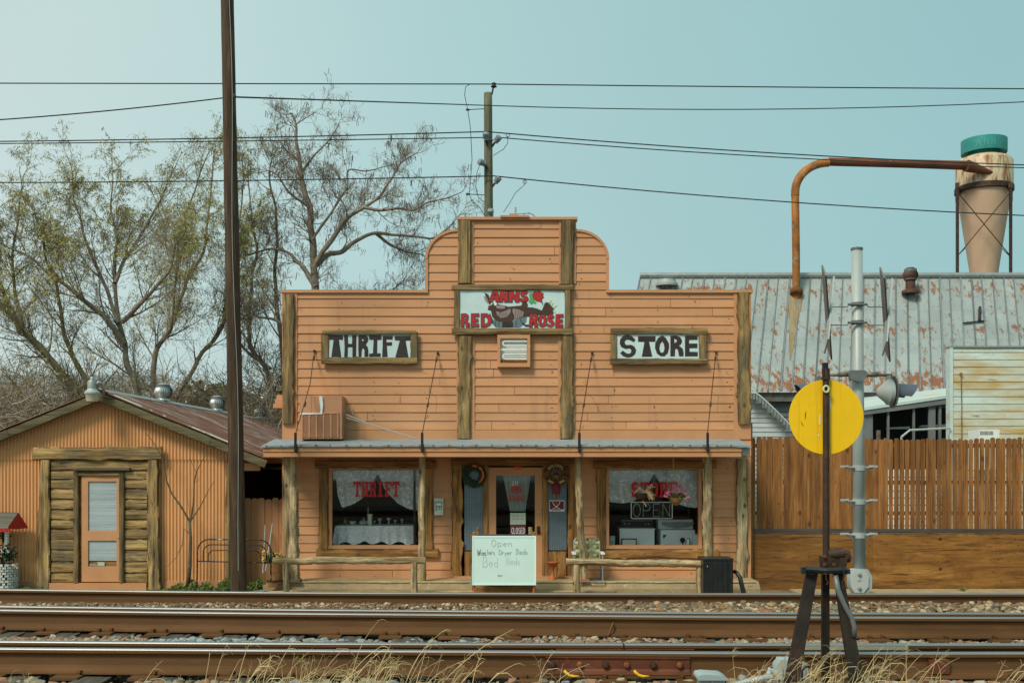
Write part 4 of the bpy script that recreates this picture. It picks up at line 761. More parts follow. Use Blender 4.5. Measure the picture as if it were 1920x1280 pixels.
for i in range(7): mb.pbox(1035+i*2.4, 955.3, 1036.6+i*2.4, 956.9, D-.022, .002)
mb.build('small_print', M['red'], nsn)
def wreath(name, label, c, r, cols, seed, leafm, rt=.065, n=900):
    t = thing(name, label, 'wreath', c); rr = random.Random(seed); mb = MB()
    for i in range(n):
        a = rr.uniform(0, 2*math.pi); b = rr.uniform(0, 2*math.pi); q = rt*rr.uniform(.5, 1.15)
        p = Vector(c)+Vector(((r+q*math.cos(b))*math.cos(a), q*math.sin(b)*.7, (r+q*math.cos(b))*math.sin(a)))
        dr_ = Vector((rr.gauss(0, 1), rr.gauss(0, .6), rr.gauss(0, 1))).normalized()*rr.uniform(.02, .05); s_ = dr_.cross(Vector((0, 1, 0))).normalized()*.007
        mb.add([p-dr_, p+s_, p+dr_, p-s_], [(0, 1, 2, 3)], 0, rr.uniform(-.4, .5))
    mb.build('foliage', leafm, t); mb = MB(); mb.lathe([(r-.02, -.015), (r+.02, -.015), (r+.02, .015), (r-.02, .015), (r-.02, -.015)], c, 24, 'Y'); mb.build('ring', M['basket_dark'], t)
    return t, rr
wa, rr = wreath('door_wreath', 'green wreath with orange ribbon and leaves hanging over the left sidelight', at(889, 890, D-.09), .17, None, 5, M['darkleaf'])
mb = MB()
for i in range(26):
    a = rr.uniform(-.9, .9) if i < 20 else rr.uniform(1.2, 1.7); c = at(889, 890, D-.15)+Vector((.17*math.cos(a), 0, .17*math.sin(a)-.0)); v = Vector((rr.gauss(0, 1), rr.gauss(0, .5), rr.gauss(0, 1))).normalized()*rr.uniform(.02, .035); s_ = v.cross(Vector((0, 1, 0))).normalized()*.022; mb.add([c-v, c+s_, c+v, c-s_], [(0, 1, 2, 3)], 0, rr.uniform(-.3, .3))
mb.build('ribbon', M['tape'], wa)
wb, rr = wreath('scarecrow_wreath', 'straw wreath with a maroon-clad scarecrow doll hanging over the right sidelight', at(1043, 889, D-.09), .175, None, 8, mat('brown_straw', (.20, .10, .035), .8, var=.6, vs=12, tint=1.0), .07)
mb = MB(); mb.tube([at(1043, 903, D-.15), at(1043, 910, D-.16), at(1043, 925, D-.15)], [.05, .085, .075], 12); mb.build('doll_dress', M['maroon'], wb)
mb = MB(); mb.lathe([(.001, -.05), (.04, -.035), (.055, 0), (.04, .04), (.001, .05)], at(1043, 893, D-.15), 14); mb.build('doll_head', M['basket'], wb)
mb = MB(); mb.lathe([(.075, 0), (.07, .01), (.045, .015), (.03, .05), (.001, .055)], at(1043, 889.5, D-.15), 14); mb.build('doll_hat', M['maroon'], wb)
for sx in (-1, 1): mb = MB(); mb.tube([at(1043+sx*3, 925, D-.15), at(1043+sx*3.6, 932, D-.16)], [.022, .028], 8); mb.build('doll_foot', M['basket'], wb); mb = MB(); mb.tube([at(1043+sx*5, 905, D-.15), at(1043+sx*15, 900, D-.17)], [.024, .02], 8); mb.build('doll_arm', M['straw'], wb)
mb = MB()
for ch, a in zip('WELCOME', range(130, 49, -13)):
    cc = (1043+21*math.cos(R(a))*.95, 896-24*math.sin(R(a))); stroke_text(mb, ch, cc[0]-1.6, cc[1]+2, 4.2, D-.175, .9, .8)
mb.build('lettering', M['cream'], wb)
# hanging baskets
def petals(mb, c, r, n, rr, sz, sq=1.0):
    for i in range(n):
        p = Vector(c)+Vector((rr.gauss(0, 1)*r, rr.gauss(0, 1)*r*.6, rr.gauss(0, 1)*r*sq)); v = Vector((rr.gauss(0, 1), rr.gauss(0, 1), rr.gauss(0, 1))).normalized()*sz; s_ = v.cross(Vector((rr.gauss(0, 1), 1, rr.gauss(0, 1)))).normalized()*sz*.75
        mb.add([p-v, p+s_, p+v, p-s_], [(0, 1, 2, 3)], 0, rr.uniform(-.35, .25))
dh = 19.95; rr = random.Random(12)
b1 = thing('hanging_basket', 'dark wicker basket of dried off-white flowers hanging before the right window', 'basket', at(1202, 937, dh))
mb = MB(); mb.lathe([(.04, -.0), (.085, .03), (.115, .09), (.125, .135), (.11, .135), (.08, .04)], at(1202, 937, dh), 22); mb.build('basket_bowl', M['basket_dark'], b1)
mb = MB(); [petals(mb, at(a, b, dh-.03), .02, 22, rr, .016) for a, b in ((1193, 921), (1199, 917), (1204, 922), (1212, 919), (1217, 914), (1221, 911), (1209, 923))]; mb.build('dried_flowers', M['offwhite'], b1)
mb = MB()
for i in range(26): x0 = 1207+rr.uniform(-4, 4); mb.tube([at(x0, 922, dh-.06), at(x0+9, 921+rr.uniform(-2, 4), dh-.1), at(x0+15+rr.uniform(-4, 6), 930+rr.uniform(-4, 9), dh-.1)], .0035, 3)
mb.tube([at(1205, 938, dh-.05), at(1212, 949, dh-.08)], .008, 5); mb.build('straw_spray', M['straw'], b1)
mb = MB(); mb.tube([at(1202, 857, dh), at(1202, 890, dh), at(1191, 924, dh)], .002, 4); mb.tube([at(1202, 890, dh), at(1213, 924, dh)], .002, 4); mb.build('cord', M['wiregrey'], b1)
b2 = thing('hanging_basket', 'tan basket of pink flowers and green leaves hanging before the right window', 'basket', at(1267, 947, dh))
mb = MB(); mb.lathe([(.02, -.01), (.06, .01), (.105, .06), (.14, .14), (.125, .14), (.07, .03)], at(1267, 946, dh), 22); mb.build('basket_bowl', M['basket'], b2)
mb = MB(); petals(mb, at(1268, 930, dh-.02), .07, 260, rr, .03, .4); mb.build('leaves', M['weed'], b2)
mb = MB(); [petals(mb, at(a, b, dh-.08), .018, 30, rr, .016) for a, b in ((1265, 913), (1274, 912), (1262, 920), (1251, 925), (1254, 922), (1278, 917), (1284, 924), (1289, 933), (1270, 921), (1249, 930))]; mb.build('blossom', M['pink'], b2)
mb = MB(); mb.tube([at(1262, 857, dh), at(1263, 878, dh)], .008, 6, 0)
for a in (1253, 1262, 1270, 1281): mb.tube([at(1263, 876, dh), at(a, 932, dh)], .003, 4)
mb.build('macrame_cord', M['straw'], b2)

# lawn chair, stool, whiteboard, hitching rails, bin ...
dc = 19.95; fl = .27
lc = thing('lawn_chair', 'folding aluminium lawn chair with olive and cream webbing on the porch', 'chair', (X(1105, dc), dc, fl))
xs0, xs1 = X(1074, dc), X(1127, dc); zb = Z(1046, dc); ztp = Z(1009, dc); mb = MB()
mb.tube([(xs0+.03, dc+.05, zb-.02), (xs0+.03, dc+.1, ztp-.06), (xs0+.06, dc+.105, ztp-.01), (xs0+.12, dc+.11, ztp), (xs1-.09, dc+.11, ztp), (xs1-.04, dc+.105, ztp-.01), (xs1-.02, dc+.1, ztp-.06), (xs1-.02, dc+.05, zb-.02)], .012, 8); mb.build('back_frame', M['metal_grey'], lc)
for k_ in range(5): mb = MB(); zz = ztp-.05-k_*.078; mb.grid(lambda u, v: (xs0+.03+(xs1-xs0-.05)*u, dc+.085+.012*math.cos(u*5*math.pi+k_*math.pi)-.01*k_*.5, zz-.055*v), 30, 1); mb.build('cross_webbing', M['webbing'], lc, True)
for k_ in range(5): mb = MB(); xx = xs0+.06+k_*.095; mb.grid(lambda u, v: (xx+.058*u, dc+.085-.012*math.cos(v*5*math.pi+k_*math.pi)-.012*v, ztp-.01-(ztp-zb)*v), 1, 30); mb.build('upright_webbing', M['webbing'] if k_ % 2 else M['webdark'], lc, True)
mb = MB(); mb.box(xs0+.03, xs1-.02, dc-.38, dc+.03, zb-.035, zb-.02); mb.build('seat_webbing', M['webbing'], lc)
for sx in (xs0, xs1):
    mb = MB(); mb.box(sx-.03, sx+.04, dc-.36, dc+.02, Z(1033, dc)-.03, Z(1033, dc)); mb.build('armrest', M['white'], lc)
    mb = MB(); mb.tube([(sx, dc-.33, Z(1035, dc)), (sx, dc-.36, zb-.05), (sx, dc-.38, fl+.012)], .012, 8); mb.build('leg', M['metal_grey'], lc)
    mb = MB(); mb.tube([(sx, dc-.3, zb), (sx, dc, zb-.1), (sx, dc+.12, fl+.012)], .012, 8); mb.build('leg', M['metal_grey'], lc)
mb = MB(); mb.tube([(xs0, dc-.38, fl+.013), (xs1, dc-.38, fl+.013)], .011, 6); mb.tube([(xs0, dc+.12, fl+.013), (xs1, dc+.12, fl+.013)], .011, 6); mb.build('foot_bar', M['metal_grey'], lc)
mb = MB(); mb.log((X(1087, 19.66), 19.60, fl+.03), (X(1104, 19.66), 19.60, fl+.03), .028, 3, .2, .005); tag(mb.build('firewood_stick', M['orange']), 'short reddish log lying at the foot of the leaning porch post', 'log')
st_ = MB(); st_.lathe([(.08, 0), (.078, .01), (.045, .06), (.018, .13), (.016, .15), (.03, .19), (.085, .27), (.135, .325), (.13, .335), (.001, .33)], (X(1036, 20), 20.0, fl), 28)
tag(st_.build('plant_stand', M['orange'], None, 'auto'), 'orange hourglass-shaped plant stand beside the shop door', 'stand')
dwb = 18.75
wbd = thing('sandwich_board', 'pale green whiteboard sandwich board lettered Open Washers Dryer Beds before the shop door', 'board', (X(945, dwb), dwb+.1, .0))
def tilt(px, py, o=0.0):     # point on the leaning front board
    return at(px, py, dwb+.10*(1096-py)/93-o)
def tquad(mb, a, b, c, e_, o, th=.02, m=0):
    p = [tilt(a, e_, o), tilt(c, e_, o), tilt(c, b, o), tilt(a, b, o)]; q = [v+Vector((0, th, 0)) for v in p]
    mb.add(p+q, [(0,1,2,3),(7,6,5,4),(0,4,5,1),(1,5,6,2),(2,6,7,3),(3,7,4,0)], m)
mb = MB(); tquad(mb, 887, 1006.5, 1003.5, 1094, .002); mb.build('writing_face', M['boardface'], wbd)
mb = MB()
for q in ((885.5, 1004, 1005, 1007), (885.5, 1093.5, 1005, 1096.3), (885.5, 1007, 888, 1093.5), (1002.7, 1007, 1005, 1093.5)): tquad(mb, *q, .01, .03)
mb.build('edge_strip', M['boardedge'], wbd)
mb = MB(); mb.add([at(882, 1094, dwb+.6), at(1001, 1094, dwb+.6), at(1003, 1005, dwb+.16), at(886.5, 1004.5, dwb+.16), at(882, 1094, dwb+.62), at(1001, 1094, dwb+.62), at(1003, 1005, dwb+.18), at(886.5, 1004.5, dwb+.18)], [(0,1,2,3),(7,6,5,4),(0,4,5,1),(1,5,6,2),(2,6,7,3),(3,7,4,0)]); mb.build('rear_board', M['boardedge'], wbd)
for px in (889, 1001):
    mb = MB(); mb.tube([Vector((X(px, dwb), dwb+.035, .0)), tilt(px, 1000, -.02)], .022, 8); mb.build('leg', M['orange'], wbd)
    mb = MB(); mb.lathe([(.02, -.02), (.032, -.01), (.02, 0), (.012, .004), (.03, .02), (.034, .035), (.02, .05), (.001, .055)], tilt(px, 1002, -.03), 14); mb.build('knob', M['basket'], wbd)
for px in (885, 1003): mb = MB(); mb.tube([Vector((X(px, dwb), dwb+.65, .0)), at(px, 1003, dwb+.17)], .02, 8); mb.build('leg', M['basket'], wbd)
def btext(nm, txt, px, py, h, w_, mt, sx=1.0, gap=.22, seed=1, jit=.08):
    mb = MB(); stroke_text(mb, txt, px, py, h, dwb, w_, sx, gap, 0, seed, jit); 
    for i, v in enumerate(mb.v):
        py_ = HY+(CZ-v[2])*F/v[1]; p = tilt(960+v[0]*F/v[1], py_, .006+(dwb-v[1])); mb.v[i] = tuple(p)
    mb.build(nm, M[mt], wbd)
btext('lettering', 'Open', 922, 1024, 13, .7, 'ink_mid', 1.05, .28, 1, .05); btext('lettering', 'Was', 895, 1040.5, 10.5, 1.0, 'ink', .80, .18, 2, .1); btext('lettering', 'hers', 914, 1039, 9.5, .8, 'ink_mid', .72, .15, 3)
btext('lettering', 'Dryer', 936, 1039.5, 9, .8, 'ink_mid', .92, .2, 4); btext('lettering', 'Beds', 968, 1038.5, 10, .8, 'ink_mid', .85, .2, 5); btext('faded_lettering', 'Bed', 906, 1062, 18, .9, 'ink_faint', .82, .2, 6); btext('faded_lettering', 'Beds', 950, 1058, 13, .7, 'ink_faint', .78, .2, 7)
btext('faded_lettering', 'are', 933.5, 1080, 5.5, .8, 'ink_mid', .9, .2, 8)
mb = MB(); mb.pbox(893, 1097, 999, 1112, dwb+.3, .35); tag(mb.build('timber_step', M['porch_x']), 'broad timber step on the ground behind the sandwich board', 'step')
ht = thing('log_hitch', 'small grey hitching post of two short uprights and a board behind the sandwich board', 'hitching post', (X(945, 19.0), 19.0, 0))
for px in (896.5, 994): mb = MB(); mb.log((X(px, 19.1), 19.1, .0), (X(px, 19.1), 19.1, Z(988, 19.1)), .036, px, .15, .01, 10); mb.build('upright', M['post_z'], ht)
mb = MB(); mb.pbox(894, 1001.5, 997, 1006, 18.98, .05); mb.build('rail', M['graywood'], ht)
def hitch(label, x0, x1, yl, yr, legs, seed, r, d=18.9):
    t = thing('hitching_rail', label, 'hitching rail', (X((x0+x1)/2, d), d, 0), 'log hitching rails before the porch')
    mb = MB(); mb.log((X(x0, d), d, Z(yl, d)), (X(x1, d), d, Z(yr, d)), r, seed, .24, .022, 14); mb.build('rail', M['post_x'], t, 'auto')
    for px, rr_ in legs: mb = MB(); mb.log((X(px, d), d, 0), (X(px-1, d), d, Z((yl+yr)/2+2, d)), rr_, seed+px, .22, .012, 12); mb.build('leg', M['post_z'], t, 'auto')
hitch('weathered log hitching rail in front of the THRIFT window', 512, 798.5, 1050.5, 1050, ((537, .056), (778, .06)), 31, .062)
hitch('knotty log hitching rail in front of the STORE window, half behind the black bin', 1061, 1326, 1053, 1057, ((1081.5, .06), (1312, .055)), 37, .066)
dbn = 18.6; bn = thing('ribbed_bin', 'boxy black ribbed bin standing at the right end of the porch', 'bin', (X(1346.5, dbn), dbn+.25, 0)); mb = MB(); rad = 28*dbn/F
x0b, x1b, ztb = X(1318.5, dbn), X(1374.5, dbn), Z(1046.5, dbn)
mb.box(x0b, x1b, dbn, dbn+.5, 0, ztb-.03); mb.build('bin_body', M['can'], bn); mb = MB()
for i in range(17): xx = x0b+.015+i*(x1b-x0b-.03)/16; mb.box(xx-.006, xx+.006, dbn-.012, dbn-.001, .0, ztb-.06, 0, rnd.uniform(-.3, .6))
mb.build('ribs', M['can'], bn); mb = MB(); mb.box(x0b-.008, x1b+.008, dbn-.016, dbn+.51, ztb-.029, ztb); mb.build('rim', M['can'], bn)
mb = MB(); mb.obox((X(1371, dbn), dbn-.02, .0), (X(1371, dbn), dbn-.02, Z(1070, dbn)), .012, .03); mb.build('brown_strip', M['iron'], bn)
mb = MB(); mb.box(X(1326, dbn)-.006, X(1326, dbn)+.006, dbn-.02, dbn-.012, Z(1061, dbn)-.006, Z(1061, dbn)+.006); mb.build('bright_rivet', M['white'], bn)
mb = MB(); mb.tube([(X(1376, 18.8), 18.8, Z(1071, 18.8)), (X(1380, 18.8), 18.75, Z(1072, 18.8)), (X(1385, 18.8), 18.7, Z(1080, 18.8)), (X(1397, 18.7), 18.6, .0)], [.03, .035, .04, .045], 10); tag(mb.build('black_hose', M['can'], None, True), 'thick bent black hose leaning out beside the ribbed bin', 'hose')

# left side things: flower barrel, headboard, rods
dp = 19.3; fb = thing('flower_barrel', 'brown half-barrel planter of yellow flowers at the left end of the porch', 'planter', (X(512, dp), dp, .2))
mb = MB(); mb.lathe([(.12, 0), (.135, .12), (.14, .2), (.128, Z(1054, dp)-.2), (.115, Z(1054, dp)-.2), (.11, .1)], (X(512, dp), dp+.15, .2), 24); br = mb.build('barrel', M['basket'], fb, 'auto')
mb = MB(); mb.lathe([(.139, .1), (.145, .1), (.146, .13), (.14, .13)], (X(512, dp), dp+.15, .2), 24); mb.build('hoop', M['iron'], br)
mb = MB(); rr = random.Random(9); petals(mb, at(512, 1046, dp+.12), .08, 160, rr, .03, .6); mb.build('leaves', M['darkleaf'], fb)
mb = MB()
for i in range(46): petals(mb, at(rr.uniform(492, 527), rr.uniform(1032, 1054), dp+rr.uniform(-.02, .12)), .012, 9, rr, .013)
mb.build('blossom', M['yflower'], fb)
dhb = 18.95; hb = thing('iron_headboard', 'rusted black iron bed headboard of nested arches standing in the grass', 'headboard', (X(440, dhb), dhb, 0))
def archp(xl, xr, yt, yb, r): 
    s = [at(xl, yb, dhb), at(xl, yt+r, dhb)] + [at(xl+r-r*math.cos(a), yt+r-r*math.sin(a), dhb) for a in [i*math.pi/12 for i in range(1, 6)]] + [at(xl+r, yt, dhb), at(xr-r, yt+1, dhb)] + [at(xr-r+r*math.sin(a), yt+1+r-r*math.cos(a), dhb) for a in [i*math.pi/12 for i in range(1, 6)]] + [at(xr, yt+1+r, dhb), at(xr, yb, dhb)]
    return s
ironp = mat('chipped_black_iron', (.018, .016, .014), .5, .2, var=.3, vs=8, spots=[((.45, .38, .26), (1, 1, 1), 9, .60, .62)])
a_ = archp(370.5, 508, 1010.5, 1098, 22); a_[0] = at(369, 1101, dhb); a_[-1] = at(508, 1088, dhb)
for nm, pts, r_ in (('outer_arch', a_, .012), ('middle_arch', archp(381, 499, 1020.5, 1052, 15), .010), ('inner_arch', archp(390.5, 489, 1031, 1052, 11), .009), ('cross_bar', [at(370.5, 1051.5, dhb), at(508, 1054.5, dhb)], .010)):
    mb = MB(); mb.tube(pts, r_, 8); mb.build(nm, ironp, hb, True)
for i, (a, b, c, e_, lb_) in enumerate(((497.5, 984, 493, 1074, 'straight thin metal rod leaning on the tan fence by the flower barrel'), (511, 981, 498, 1070, 'slanting thin metal rod leaning on the tan fence, right of the upright rod'))):
    mb = MB(); mb.tube([at(a, b, 20.45), at(c, e_, 20.0)], .013, 8); tag(mb.build('metal_rod', M['metal_grey']), lb_, 'rod', 'rods leaning by the porch')
# ================================================================ the tin shed
dS = 20.0; shed = thing('tin_shed', 'tan corrugated tin shed with a rusty gable roof and slab-framed door', 'building', (X(195, dS), dS, .1))
XR_S = X(430, dS); XRG = X(195, dS); ZRG = Z(736, dS); slopeR = (Z(736, dS)-Z(862, dS))/(X(505, dS)-XRG); XE_L, XE_R = -11.0, -4.58
def roofz(x_): return ZRG-abs(x_-XRG)*slopeR
def corr(x0, x1, zb, ztf, y, amp=.016, pitch=.064, per=6):
    mb = MB(); n = int((x1-x0)/pitch*per); vs = []
    for i in range(n+1):
        x_ = x0+(x1-x0)*i/n; yy = y+amp*math.cos(2*math.pi*x_/pitch)+.006*noise.noise(Vector((x_*.9, 0, 0))); zt2 = ztf(x_) if callable(ztf) else ztf
        for k_ in range(4): vs.append((x_, yy+.004*noise.noise(Vector((x_*2, k_*1.3, zb))), zb+(zt2-zb)*k_/3))
    mb.add(vs, [(i*4+k_, (i+1)*4+k_, (i+1)*4+k_+1, i*4+k_+1) for i in range(n) for k_ in range(3)]); return mb
corr(-11.0, XR_S, Z(1089, dS), Z(860, dS), dS).build('tin_wall', M['paint_tin'], shed, True)
corr(-11.0, XR_S+.01, Z(862, dS), lambda x_: roofz(x_)-.06, dS-.014).build('tin_wall', M['paint_tin'], shed, True)
mb = MB(); mb.box(-11, XR_S, dS-.02, dS+.1, -.02, Z(1088.5, dS)); mb.box(XR_S-.04, XR_S, dS+.1, 32.5, 0, 2.6); mb.box(-11, -10.95, dS+.1, 32.5, 0, 2.8)
mb.box(X(98, dS), X(279, dS), dS-.14, dS-.021, -.02, Z(1091, dS)); mb.build('base_board', M['paint_flat'], shed)
# roof: ribs run down the slope
def rsl(x0, x1):
    mb = MB(); ny = 520; vs = []
    for j in range(ny+1):
        y_ = 19.72+(32.6-19.72)*j/ny; rp = .014*math.cos(2*math.pi*y_/.15)
        for i in range(9): x_ = x0+(x1-x0)*i/8; vs.append((x_, y_, roofz(x_)+.035+rp+.012*noise.noise(Vector((x_*2, y_*.7, 3)))))
    mb.add(vs, [(j*9+i, j*9+i+1, (j+1)*9+i+1, (j+1)*9+i) for j in range(ny) for i in range(8)]); return mb
tinroof = mat('rusted_roof_tin', (.17, .068, .038), .6, .3, var=.35, vs=2, st=(.5, 5, 1), bump=.2, bs=20, spots=[((.40, .36, .32), (.35, 6, 1), 1.6, .52, .62), ((.05, .02, .012), (.4, 5, 1), 2.3, .58, .7)])
rf = rsl(XRG, XE_R).build('roof', tinroof, shed, True); rsl(XE_L, XRG).build('roof', tinroof, shed, True)
mb = MB(); mb.add([(XRG-.16, 19.7, roofz(XRG-.16)+.056), (XRG, 19.7, ZRG+.07), (XRG+.16, 19.7, roofz(XRG+.16)+.056), (XRG-.16, 32.6, roofz(XRG-.16)+.056), (XRG, 32.6, ZRG+.07), (XRG+.16, 32.6, roofz(XRG+.16)+.056)], [(0, 1, 4, 3), (1, 2, 5, 4)]); mb.build('ridge_cap', M['metal_grey'], shed)
for s_, xe in ((1, XE_R+.02), (-1, XE_L)):
    mb = MB(); n = 14
    for i in range(3 if s_ > 0 else 2):
        a = XRG+(xe-XRG)*i/(3 if s_ > 0 else 2)+s_*.004; b = XRG+(xe-XRG)*(i+1)/(3 if s_ > 0 else 2); wv = .10+.012*math.sin(i*2)
        m2 = MB(); m2.plank((a, roofz(a)-.085), (b, roofz(b)-.085), .155, 19.74-.008*(i % 2), .04, .05, 130+i+s_, 0, -.05*i, 1); m2.build('rake_board', M['board'], shed)
mb = MB(); mb.obox((XRG, 19.72, ZRG+.062), (X(455, 19.72), 19.72, roofz(X(455, 19.72))+.05), .02, .02, up=(0, 1, 0)); mb.build('edge_flashing', mat('chipped_white_edge', (.62, .58, .5), .6, var=.1, spots=[((.25, .11, .04), (1, 1, 1), 3, .5, .56)]), shed)
mb = MB(); mb.box(XR_S+.02, XE_R+.03, 24.5, 24.6, 0, 2.45); mb.box(XR_S, XR_S+.02, dS+.1, 24.5, 0, 2.45); mb.build('added_shade_wall', M['dark'], shed)  # added black walls stand in for the shade inside the passage
mb = MB(); mb.box(XR_S+.01, -4.47, 20.3, 24.5, 2.33, 2.37); mb.build('added_shade_roof', M['dark'], shed)  # added roof, keeps light from above out of the passage
mb = MB(); mb.pbox(458, 868, 487, 882, 20.1, .06); mb.build('eave_block', M['paint_flat'], shed)
# slab door surround
def sp(name, p0, p1, w_, seed, mt, wo=.12, t=0.0, dd=dS-.13, kn=3):
    mb = MB(); w2 = w_*dS/F if not isinstance(w_, tuple) else tuple(q*dS/F for q in w_); mb.plank((X(p0[0], dS), Z(p0[1], dS)), (X(p1[0], dS), Z(p1[1], dS)), w2, dd, .08, wo, seed, 0, t+.22, kn); return mb.build(name, M[mt], shed)
sp('door_lintel', (69, 850), (308, 850), 24, 141, 'slab_x', .10, .25, dS-.17); sp('door_post', (85.5, 1103), (90, 862), (26, 17), 142, 'slab_z', .10, .15, dS-.15); sp('door_post', (292, 1103), (290, 862), (23, 20), 143, 'slab_z', .16, .2, dS-.15)
mb = MB(); mb.pbox(99, 863, 281, 1091, dS-.06, .05); mb.build('backing_board', M['porch_x'], shed)
sp('bark_slab', (100, 872), (281, 872), 18, 144, 'slab_x', .14, .35, dS-.10)
yy = 882
for i in range(11):
    h = [16.5, 17.5, 19.5, 19, 19, 17, 19.5, 20.5, 21.5, 21, 18.5][i]
    for xa_, xb_ in ((100, 144), (237, 279)): sp('bark_slab', (xa_, yy+h/2), (xb_, yy+h/2), h-1.2, 150+i*2+(xa_ > 200), 'slab_x', .10, rnd.uniform(-.1, .4), dS-.10, 1)
    yy += h
sp('door_jamb', (147.5, 1091), (147.5, 884), 9.5, 180, 'slab_z', .05, -.3, dS-.15); sp('door_jamb', (232.5, 1091), (232.5, 884), 9.5, 181, 'slab_z', .05, -.3, dS-.15); sp('door_head', (152.5, 889), (227.5, 889), 6, 182, 'slab_x', .03, -.2, dS-.14)
mb = MB(); mb.pbox(137, 876.5, 242, 881, dS-.19, .1); mb.build('drip_board', M['graywood'], shed)
mb = MB(); dD = dS-.10
mb.pbox(153, 892.5, 165, 1090, dD, .04); mb.pbox(218.5, 892.5, 228, 1090, dD, .04); mb.pbox(165, 892.5, 218.5, 902, dD, .04); mb.pbox(165, 994.5, 218.5, 1013, dD, .04); mb.pbox(165, 1061, 218.5, 1090, dD, .04)
sd = mb.build('door', M['paint_flat'], shed)
for (y0, y1) in ((902, 994.5), (1013, 1061)):
    mb = MB(); mb.add([(X(165, dD), dD+.012, Z(y1, dD)), (X(218.5, dD), dD+.012, Z(y1, dD)), (X(218.5, dD), dD+.012, Z(y0, dD)), (X(165, dD), dD+.012, Z(y0, dD))], [(0, 1, 2, 3)]); mb.build('door_pane', M['glass'], sd)
    mb = MB(); n = int((y1-y0)/2.15) if y0 < 1000 else 17
    for i in range(n):
        yb = y0+.6+i*2.15; a = (X(165, dD)+.002, X(218.5, dD)-.002); wv = .6*math.sin(i*1.7)
        mb.add([(a[0], dD+.036, Z(yb, dD)), (a[1], dD+.036, Z(yb+wv*.4, dD)), (a[1], dD+.020, Z(yb+1.9+wv*.4, dD)), (a[0], dD+.020, Z(yb+1.9, dD))], [(0, 1, 2, 3)], 0, rnd.uniform(-.12, .05))
    mb.build('blind', mat('grey_blind', (.56, .64, .65), .6, var=.06, tint=1), sd)
    mb = MB(); mb.pbox(165, y0, 218.5, y1, dD+.045, .005); mb.build('dark_backing', M['dark'], sd)
mb = MB(); mb.pbox(183, 1053, 196, 1060, dD+.016, .01, 0); mb.pbox(168, 1056, 182, 1060, dD+.018, .01, 0, -.4); mb.build('papers_on_sill', M['china'], sd)
mb = MB(); mb.lathe([(.001, -.05), (.02, -.045), (.026, -.03), (.01, -.015), (.022, 0)], (X(223, dD), dD, Z(1007, dD)), 14, 'Y'); mb.build('door_knob', M['brass'], sd)
mb = MB(); mb.plank((X(428, dS), .0), (X(428, dS), Z(862, dS)), .075, dS-.06, .05, .3, 190, 0, .1, 4); mb.build('corner_slab', M['slab_z'], shed)
def turbine(px, d, r, parent, mt, h=.18, rust=False):
    c = Vector((X(px, d) if rust else XRG, d, (ZRG+.06 if not rust else h))); mb = MB()
    if not rust: mb.lathe([(r*.8, 0), (r*.62, .05), (r*.62, h)], c, 20)
    else: mb.lathe([(r*1.15, -.08), (r*1.1, 0), (r*.62, .06), (r*.62, .3)], c, 20); h = .3
    v = mb.build('roof_vent', M[mt] if isinstance(mt, str) else mt, parent, 'auto'); mb = MB(); n = 22
    for k_ in range(n):
        vs = []
        for j in range(11):
            t_ = j/10; a = 2*math.pi*k_/n+.55*math.sin(math.pi*t_); rr_ = r*(math.sin(math.pi*(.16+.72*t_)))**.7; zz = h+r*1.75*t_
            for da_, dr_ in ((0, 1.0), (.22, .93)): vs.append(c+Vector((rr_*dr_*math.cos(a+da_), rr_*dr_*math.sin(a+da_), zz)))
        mb.add(vs, [(j*2, j*2+1, j*2+3, j*2+2) for j in range(10)])
    mb.build('vent_fins', M[mt] if isinstance(mt, str) else mt, v, True)
    mb = MB(); mb.lathe([(r*.62, h+r*1.72), (r*.5, h+r*1.84), (.001, h+r*1.9)], c, 20); mb.lathe([(r*.82, h+.05), (r*.82, h+r*1.65)], c, 20, m=1); mb.build('vent_cap', [M[mt] if isinstance(mt, str) else mt, M['signal_dark']], v, 'auto')
shiny = mat('shiny_turbine', (.62, .64, .62), .32, .75, var=.1)
for px in (306, 407, 488): turbine(px, XRG*-2000/(960-px), .19, shed, shiny, .02)
# security light on the gable
sg = thing('security_light', 'grey and cream barn light on a bent arm at the peak of the tin shed', 'light', at(173, 740, 19.5)); dl = 19.5
mb = MB(); c = at(173, 752, dl); s = dl/F; mb.lathe([(10.5*s, 0), (13*s, 13*s), (14*s, 14*s)], c, 24); mb.build('lens', M['cream'] if 0 else mat('clouded_lens', (.52, .47, .36), .4), sg, 'auto')
mb = MB(); mb.lathe([(14.4*s, 14.2*s), (14.2*s, 17*s), (9*s, 22*s), (8.5*s, 24*s)], c, 24); mb.build('reflector', M['signal'], sg, 'auto')
mb = MB(); mb.lathe([(8.6*s, 23.5*s), (8.6*s, 36*s), (7.5*s, 39*s), (4*s, 39.5*s), (4*s, 44*s), (2.5*s, 46*s), (.01*s, 46*s)], c, 24); mb.build('lamp_housing', M['metal_grey'], sg, 'auto')
mb = MB(); mb.tube([at(181, 722, dl), at(185, 716, dl), at(190, 719, dl+.02), at(194, 728, dl+.12), at(195, 741, dl+.2)], .028, 8); mb.build('bracket_arm', M['metal_grey'], sg, True)

